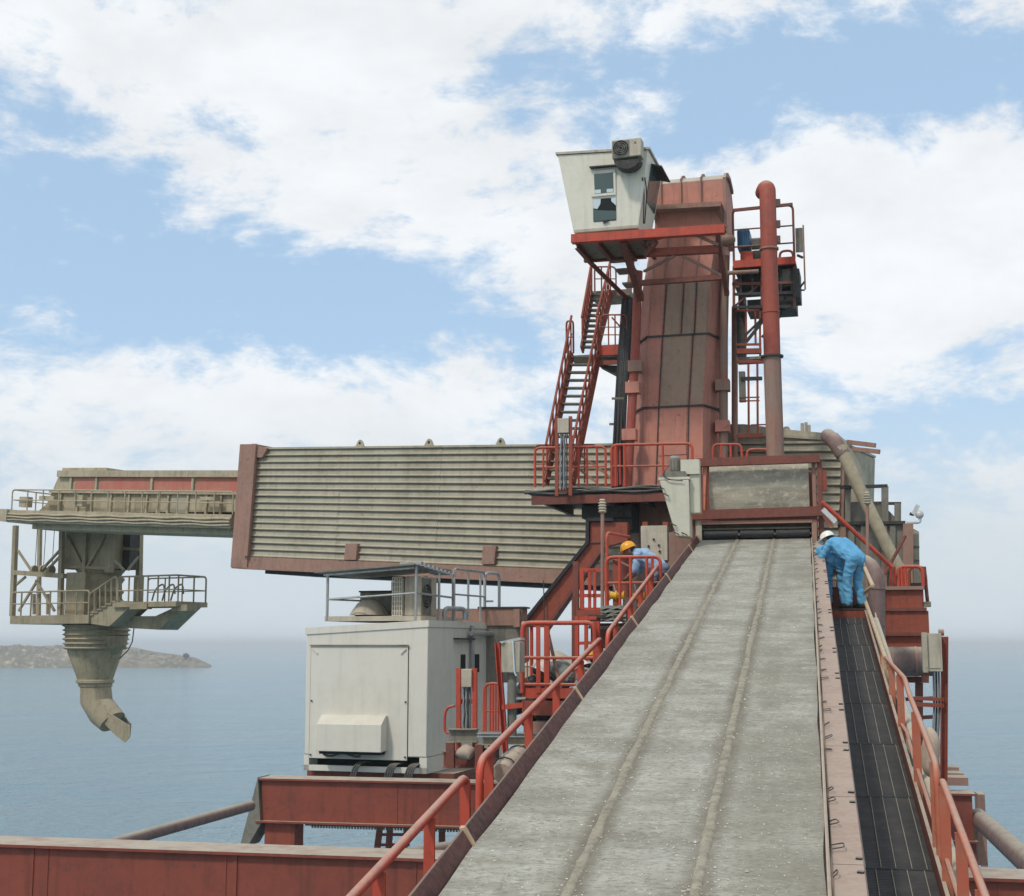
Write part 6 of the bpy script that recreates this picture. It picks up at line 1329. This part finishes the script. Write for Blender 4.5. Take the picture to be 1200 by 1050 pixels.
for x_ in (1053, 1077): MB().beam(MF.P(x_, 800, 0.2), MF.P(x_, 905, 0.2), 0.14, 0.14, MF.y).build('leg', 'deepred', rm)
for (y_) in (820, 842, 865): beamp('leg_bar', 'deepred', rm, MF.P(1051, y_, 0.2), MF.P(1095, y_ - 2, 0.2), 0.06, 0.07)
tk = thing('round_tank', 'dusty brown horizontal tank below the red machine casings', 'tank', MF.P(1060, 792, -0.2))
MB().tube([MF.P(1034, 775, -0.35), MF.P(1036, 775, -0.35), MF.P(1092, 775, -0.35), MF.P(1095, 775, -0.35)], [0.2, 0.275, 0.275, 0.2], 24).build('shell', 'pipe', tk)
for x_ in (1045, 1072): MB().tube([MF.P(x_, 775, -0.35), MF.P(x_ + 2, 775, -0.35)], 0.284, 24).build('band', 'brown', tk)
for x_ in (1048, 1084): MB().beam(MF.P(x_, 788, -0.35), MF.P(x_, 800, -0.35), 0.12, 0.3, MF.y).build('saddle', 'deepred', tk)
# tall junction box post by the sea
qF = azframe(A(1100, 900, 20.4), HEAD)
qs = thing('tall_junction_box', 'beige junction box on a tall brown post standing against the sea', 'junction box', qF.P(1106, 905))
qb = xbox('box', qs, qF, 1081, 1103, 742, 787, -0.05, 0.25, 'boxbeige', 0.008); xbox('door_edge', qb, qF, 1080, 1086, 741, 788, -0.09, -0.05, 'siding'); xbox('door_panel', qb, qF, 1088, 1101, 747, 783, -0.062, -0.052, 'boxbeige')
MB().tube([qF.P(1100, 741, 0.1), qF.P(1106, 741, 0.1)], 0.05, 10).build('lid_cap', 'brown', qb)
MB().channel(qF.P(1107, 746, 0.05), qF.P(1106, 915, 0.05), 0.09, 0.10, 0.012, qF.x).build('post', 'red', qs)
for (x_, m_) in ((1094, 'greycable'), (1097, 'cable'), (1100, 'greycable')): tubep('cable', m_, qs, [qF.P(x_, 787, 0.1), qF.P(x_ + 0.7, 830, 0.1), qF.P(x_ - 1, 870, 0.1), qF.P(x_, 905, 0.1)], 0.016, 6)
for y_ in (820, 827): beamp('arm', 'red', qs, qF.P(1068, y_ - 2, 0.05), qF.P(1106, y_, 0.05), 0.05, 0.05 if y_ == 820 else 0.06)
# loose boards leaning inside the rail
lb_ = thing('leaning_boards', 'pale perforated strips leaning behind the upper walkway handrail', 'boards', A(1045, 830, 19.5))
MB().beam(A(1026, 722, 22.5), A(1042, 800, 19.5), 0.12, 0.02, V((1, -0.3, 0))).build('perforated_strip', 'boxbeige', lb_)
MB().beam(A(1043, 790, 20.0), A(1047, 835, 19.0), 0.10, 0.02, V((1, -0.3, 0))).build('board', 'siding', lb_)
MB().beam(A(1043, 845, 19.0), A(1080, 905, 15.5), 0.12, 0.06, V((1, -0.3, 0))).build('board', 'siding', lb_)

# ------------------------------------------------------------------ people
def capsule(mb, a, b, ra, rb, n=10):
    d = b - a; L = max(d.length, 1e-4); k = 4
    pts = []; rs_ = []
    u = d / L
    for i in range(k + 1): t_ = math.pi / 2 * i / k; pts.append(a - u * ra * math.cos(t_)); rs_.append(max(0.003, ra * math.sin(t_)))
    for i in range(k + 1): t_ = math.pi / 2 * i / k; pts.append(b + u * rb * math.sin(t_)); rs_.append(max(0.003, rb * math.cos(t_)))
    mb.tube(pts, rs_, n)
def remeshed(mb, name, m, par, vox, fold=0.0, smooth=3):
    o = mb.build(name + '_raw', m, par, smooth=180); 
    r_ = o.modifiers.new('r', 'REMESH'); r_.mode = 'VOXEL'; r_.voxel_size = vox; r_.use_smooth_shade = True
    if smooth: s_ = o.modifiers.new('s', 'SMOOTH'); s_.iterations = smooth; s_.factor = 0.5
    dg = bpy.context.evaluated_depsgraph_get(); me = bpy.data.meshes.new_from_object(o.evaluated_get(dg))
    if fold:
        me.update(); ns = [v_.normal.copy() for v_ in me.vertices]
        for v_, n_ in zip(me.vertices, ns):
            p = v_.co; q = V((p.x * 9 + p.z * 7, p.y * 9 - p.z * 6, p.z * 11)); v_.co = p + n_ * fold * ((0.4 - 1.5 * abs(mnoise.noise(q * 0.75))) + 0.35 * mnoise.noise(q * 2.0))
    for p in me.polygons: p.use_smooth = True
    me.materials.clear(); me.materials.append(M[m])
    o2 = bpy.data.objects.new(name, me); col.objects.link(o2); o2.parent = par; ORG[o2.name] = ORG[par.name]
    bpy.data.objects.remove(o); return o2
def person(label, foot, az, pose, top='coverall', legs='coverall', helmet='helmetwhite', s=1.0, group=None, sleeve=1.0):
    """pose: joints as (right, forward, up) in metres from the point between the feet"""
    fy = V((math.sin(R(az)), math.cos(R(az)), 0)); fx_ = V((fy.y, -fy.x, 0))
    root = thing('person', label, 'person', foot, group)
    J = {k: foot + (fx_ * q[0] + fy * q[1] + Z * q[2]) * s for k, q in pose.items()}
    sk = MB(); hd_, nk = J['head'], J['neck']; up = (hd_ - nk).normalized(); fw = J['look'] if 'look' in J else None
    look = (fy * pose.get('gaze', (0, 1, -0.3))[1] + Z * pose.get('gaze', (0, 1, -0.3))[2] + fx_ * pose.get('gaze', (0, 1, -0.3))[0]).normalized() if False else None
    gz = V(PG.get(label, (0, 1, -0.45))); look = (fx_ * gz.x + fy * gz.y + Z * gz.z).normalized(); crown = (Z - look * look.z).normalized(); side = look.cross(crown)
    # head with brow, nose, chin, ears
    sk.ball(hd_, 0.098 * s, 14, 10, (0.82, 0.95, 1.12)); capsule(sk, hd_ + look * 0.045 * s - crown * 0.05 * s, hd_ + look * 0.05 * s - crown * 0.085 * s, 0.055 * s, 0.042 * s)
    capsule(sk, hd_ + look * 0.095 * s - crown * 0.0 * s, hd_ + look * 0.115 * s - crown * 0.035 * s, 0.010 * s, 0.017 * s)
    for q in (-1, 1):
        sk.ball(hd_ + side * q * 0.086 * s - crown * 0.01 * s, 0.026 * s, 8, 6, (0.6, 0.9, 1.2)); capsule(sk, hd_ + side * q * 0.02 * s + look * 0.088 * s + crown * 0.02 * s, hd_ + side * q * 0.045 * s + look * 0.08 * s + crown * 0.02 * s, 0.012 * s, 0.010 * s)
    capsule(sk, nk - up * 0.03 * s, hd_ - crown * 0.04 * s, 0.06 * s, 0.055 * s)
    capsule(sk, nk, J['chest'], 0.05 * s, 0.06 * s); capsule(sk, J['chest'], J['hip'], 0.06 * s, 0.06 * s)
    for sd in ('l', 'r'):
        capsule(sk, J['chest'], J['shoulder_' + sd], 0.045 * s, 0.045 * s); capsule(sk, J['shoulder_' + sd], J['elbow_' + sd], 0.045 * s, 0.042 * s); capsule(sk, J['elbow_' + sd], J['hand_' + sd], 0.042 * s, 0.028 * s); capsule(sk, J['hip'], J['knee_' + sd], 0.06 * s, 0.045 * s); capsule(sk, J['knee_' + sd], J['ankle_' + sd], 0.045 * s, 0.035 * s)
        e, h = J['elbow_' + sd], J['hand_' + sd]; d = (h - e).normalized(); capsule(sk, e.lerp(h, 0.45), h, 0.038 * s, 0.028 * s)
        pal = h + d * 0.055 * s; w_ = d.cross(Z); w_ = w_.normalized() if w_.length > 0.1 else fx_.copy(); dn = d.cross(w_).normalized()
        for k in range(4): capsule(sk, h + w_ * (k - 1.5) * 0.016 * s, pal + w_ * (k - 1.5) * 0.02 * s, 0.015 * s, 0.013 * s, 7)
        sg = -1 if dn.z > 0 else 1
        for k, L in enumerate((0.062, 0.074, 0.068, 0.052)):
            b0 = pal + w_ * (k - 1.5) * 0.021 * s; b1 = b0 + (d * 0.8 + dn * sg * 0.45) * L * 0.55 * s; b2 = b1 + (d * 0.35 + dn * sg * 0.9) * L * 0.5 * s
            capsule(sk, b0, b1, 0.0095 * s, 0.0085 * s, 7); capsule(sk, b1, b2, 0.0085 * s, 0.007 * s, 7)
        tq = 1 if sd == 'r' else -1
        capsule(sk, h + w_ * tq * 0.03 * s, h + w_ * tq * 0.055 * s + d * 0.045 * s, 0.012 * s, 0.010 * s, 7); capsule(sk, h + w_ * tq * 0.055 * s + d * 0.045 * s, h + w_ * tq * 0.05 * s + (d * 0.075 + dn * sg * 0.03) * s, 0.010 * s, 0.008 * s, 7)
    remeshed(sk, 'body', 'skin', root, 0.011 * s, 0, 1)
    mb = MB(); hip, ch = J['hip'], J['chest']
    for q in (-1, 1):
        sh = J['shoulder_' + ('r' if q > 0 else 'l')]
        capsule(mb, hip + fx_ * q * 0.07 * s, ch + fx_ * q * 0.08 * s, 0.135 * s, 0.145 * s, 12); capsule(mb, ch + fx_ * q * 0.08 * s, sh - fx_ * q * 0.02 * s, 0.12 * s, 0.085 * s)
    capsule(mb, ch, nk, 0.12 * s, 0.072 * s)
    tb = mb if top == legs else mb
    for sd in ('l', 'r'):
        sh, e, h = J['shoulder_' + sd], J['elbow_' + sd], J['hand_' + sd]; capsule(mb, sh, e, 0.078 * s, 0.06 * s); 
        capsule(mb, e, e.lerp(h, 0.9 if sleeve > 0.5 else 0.25), 0.06 * s, 0.046 * s if sleeve > 0.5 else 0.055 * s)
    lm = mb if top == legs else MB()
    if lm is not mb: capsule(lm, hip - fx_ * 0.07 * s, hip + fx_ * 0.07 * s, 0.14 * s, 0.14 * s, 12)
    for sd, q in (('l', -1), ('r', 1)):
        hj, kn, an = hip + fx_ * q * 0.095 * s - Z * 0.02, J['knee_' + sd], J['ankle_' + sd]
        capsule(lm, hj, kn, 0.105 * s, 0.078 * s, 12); capsule(lm, kn, an, 0.08 * s, 0.066 * s, 12)
    remeshed(mb, 'coverall' if top == legs else 'shirt', top, root, 0.015 * s, 0.022)
    if lm is not mb: remeshed(lm, 'trousers', legs, root, 0.015 * s, 0.018)
    for sd in ('l', 'r'):
        an = J['ankle_' + sd]; bt_ = MB(); toe = an + fy * 0.17 * s; toe.z = an.z - 0.045 * s
        capsule(bt_, an + Z * 0.05 * s, an - Z * 0.02 * s, 0.056 * s, 0.054 * s); capsule(bt_, an - Z * 0.04 * s - fy * 0.03 * s, toe, 0.05 * s, 0.042 * s); bt_.build('boot', 'boot', root)
    if helmet:
        hm_ = MB(); rings = []
        for k in range(8):
            t_ = k / 7 * math.pi / 2; r_ = 0.128 * math.cos(t_) ** 0.8 * s if k < 7 else 0.01
            rings.append([hd_ + crown * (0.03 + 0.125 * math.sin(t_)) * s + (side * math.cos(q * 0.3142) * 0.92 + look * math.sin(q * 0.3142) * 1.08) * r_ for q in range(20)])
        hm_.loft(rings); brim = []
        for rr_, z_ in ((0.120, 0.034), (0.150, 0.022), (0.150, 0.016), (0.118, 0.024)): brim.append([hd_ + crown * (z_) * s + (side * math.cos(q * 0.3142) * 0.92 + look * (math.sin(q * 0.3142) * 1.05 + (0.25 if math.sin(q * 0.3142) > 0.3 and rr_ > 0.14 else 0))) * rr_ * s for q in range(20)])
        he = hm_.build('helmet', helmet, root, smooth=60); MB().loft(brim, False).build('brim', helmet, he, smooth=60)
        hb = MB(); hb.ball(hd_ - look * 0.03 * s - crown * 0.0, 0.092 * s, 12, 8, (0.9, 0.9, 0.95)); hb.build('hair', 'hair', root)
    return root
PG = {}
bend = dict(hip=(0, -0.08, 0.86), chest=(0, 0.22, 1.10), neck=(0, 0.38, 1.19), head=(0, 0.50, 1.22), shoulder_l=(-0.19, 0.29, 1.14), shoulder_r=(0.19, 0.29, 1.14),
            elbow_l=(-0.22, 0.44, 0.92), elbow_r=(0.22, 0.44, 0.92), hand_l=(-0.10, 0.66, 0.84), hand_r=(0.10, 0.66, 0.84),
            knee_l=(-0.11, 0.03, 0.48), knee_r=(0.13, 0.0, 0.48), ankle_l=(-0.12, 0.0, 0.09), ankle_r=(0.16, -0.06, 0.09))
WA = SF.p(SF.hit(1000, 712, 0.35)[0], 0.35, stz + 0.03)
person('worker in light blue coverall and white helmet bending over the belt edge, nearer one', WA, HEAD - 50, bend, s=1.0)
b2 = dict(bend); b2.update(head=(0, 0.62, 1.06), neck=(0, 0.48, 1.08), chest=(0, 0.28, 1.04), shoulder_l=(-0.19, 0.36, 1.06), shoulder_r=(0.19, 0.36, 1.06), hand_l=(-0.2, 0.7, 0.70), hand_r=(0.1, 0.7, 0.70), elbow_l=(-0.24, 0.5, 0.84), elbow_r=(0.22, 0.5, 0.84))
person('worker in light blue coverall half hidden behind the nearer blue coverall worker', SF.p(SF.hit(979, 712, 0.55)[0], 0.70, stz + 0.03), HEAD - 5, b2, s=1.0)
b3 = dict(hip=(0, -0.12, 0.70), chest=(0, 0.17, 0.92), neck=(0, 0.32, 1.00), head=(0, 0.44, 1.04), shoulder_l=(-0.19, 0.24, 0.97), shoulder_r=(0.19, 0.24, 0.97),
          elbow_l=(-0.22, 0.30, 0.70), elbow_r=(0.22, 0.30, 0.70), hand_l=(-0.10, 0.48, 0.55), hand_r=(0.12, 0.48, 0.55),
          knee_l=(-0.12, 0.12, 0.42), knee_r=(0.13, 0.10, 0.42), ankle_l=(-0.12, -0.06, 0.09), ankle_r=(0.15, -0.10, 0.09))
person('worker in yellow helmet and light blue shirt bending between the orange rails', UF.p(UF.hit(768, 716, 0.5)[0], 0.5, uzz), HEAD - 88, b3, 'shirt', 'trousers', 'helmetyellow', 1.02, sleeve=0.0)
sq = dict(hip=(0, -0.12, 0.30), chest=(0, 0.08, 0.60), neck=(0, 0.18, 0.74), head=(0, 0.26, 0.84), shoulder_l=(-0.19, 0.12, 0.68), shoulder_r=(0.19, 0.12, 0.68),
          elbow_l=(-0.24, 0.30, 0.50), elbow_r=(0.24, 0.30, 0.50), hand_l=(-0.10, 0.50, 0.42), hand_r=(0.10, 0.50, 0.42),
          knee_l=(-0.16, 0.28, 0.46), knee_r=(0.16, 0.28, 0.46), ankle_l=(-0.15, 0.05, 0.09), ankle_r=(0.15, 0.05, 0.09))
pz = LF.hit(650, 851, 1.0)[1]
boxp('sunken_deck', 'darksteel', lp_, LF, LF.hit(606, 815)[0], LF.hit(712, 815)[0], 0.55, 2.3, pz - 0.05, pz)
person('crouching worker in white helmet and dark clothes behind leftmost orange bars', LF.p(LF.hit(612, 850, 0.9)[0], 0.95, pz), HEAD + 75, sq, 'hair', 'hair', 'helmetwhite', 1.0)
b4 = dict(sq); b4.update(chest=(0, 0.20, 0.76), neck=(0, 0.38, 0.78), head=(0, 0.50, 0.72), hip=(0, -0.1, 0.62), shoulder_l=(-0.19, 0.28, 0.76), shoulder_r=(0.19, 0.28, 0.76), elbow_l=(-0.22, 0.4, 0.36), elbow_r=(0.22, 0.4, 0.36), hand_l=(-0.1, 0.5, 0.24), hand_r=(0.1, 0.5, 0.24))
person('worker in grey-green shirt stooping with his back up behind the orange rail', LF.p(LF.hit(668, 850, 1.2)[0], 1.25, pz), HEAD - 70, b4, 'greyshirt', 'hair', None, 1.12)
person('crouching worker in white helmet and light blue shirt next to the belt skirt', LF.p(LF.hit(701, 850, 0.7)[0], 0.72, pz), HEAD - 60, sq, 'shirt', 'trousers', 'helmetwhite', 1.06)
person('worker whose yellow helmet shows just above the white helmet near the belt skirt', LF.p(LF.hit(711, 850, 1.5)[0], 1.55, pz), HEAD - 70, sq, 'trousers', 'trousers', 'helmetyellow', 1.16)
tyq = thing('round_valve_wheel', 'round grey wheel valve beside the belt skirt near the white helmet', 'valve', LF.P(688, 797, 0.0))
c_ = LF.P(686, 793, 0.0)
tubep('rim', 'greysteel', tyq, [c_ + (LF.x * math.cos(q * 0.2618) + Z * math.sin(q * 0.2618)) * 0.11 - LF.y * 0.02 for q in range(25)], 0.026, 7)
for k in range(3): tubep('spoke', 'greysteel', tyq, [c_ - (LF.x * math.cos(k * 1.047) + Z * math.sin(k * 1.047)) * 0.1, c_ + (LF.x * math.cos(k * 1.047) + Z * math.sin(k * 1.047)) * 0.1], 0.014, 6)
MB().tube([c_ - LF.y * 0.04, c_ + LF.y * 0.15], 0.035, 10).build('hub', 'greysteel', tyq)

# ------------------------------------------------------------------ haze over the sea
hzm = bpy.data.materials.new('haze_air'); hzm.use_nodes = True; hn = hzm.node_tree; hn.nodes.clear()
ho = hn.nodes.new('ShaderNodeOutputMaterial'); pv = hn.nodes.new('ShaderNodeVolumePrincipled'); hn.links.new(pv.outputs[0], ho.inputs['Volume'])
pv.inputs['Color'].default_value = (0.90, 0.96, 1.0, 1); pv.inputs['Density'].default_value = 0.00038
me = bpy.data.meshes.new('haze'); hzo = bpy.data.objects.new('haze', me); col.objects.link(hzo)
s2_ = S + 200; xs_ = (-s2_, s2_); ys_ = (-3200, s2_); zs_ = (-2.0, 33.0)
me.from_pydata([(x, y, z) for z in zs_ for y in ys_ for x in xs_], [], [(0, 2, 3, 1), (4, 5, 7, 6), (0, 1, 5, 4), (2, 6, 7, 3), (0, 4, 6, 2), (1, 3, 7, 5)])
me.materials.append(hzm); hzo['kind'] = 'stuff'; hzo['label'] = 'thin pale sea haze that fades the headland and the horizon'

GROUPS = {'belt_handrail': 'handrails left of the belt', 'walkway_handrail': 'handrails of the dark walkway', 'tied_sack': 'sacks tied to the walkway rail', 'stair_flight': 'stair flights beside the tower',
          'stair_landing': 'stair landings beside the tower', 'cable_terminal_stand': 'twin post cable stands', 'person': 'workers on the loader', 'ribbed_lamp_pole': 'slim poles with ribbed lamps',
          'brace_pipe': 'brace pipes between the girders', 'yellow_valve': 'yellow valves on the work platform', 'air_conditioner': 'outdoor air conditioners'}
for o in bpy.data.objects:
    if o.parent is None and o.name.split('.')[0] in GROUPS: o['group'] = GROUPS[o.name.split('.')[0]]
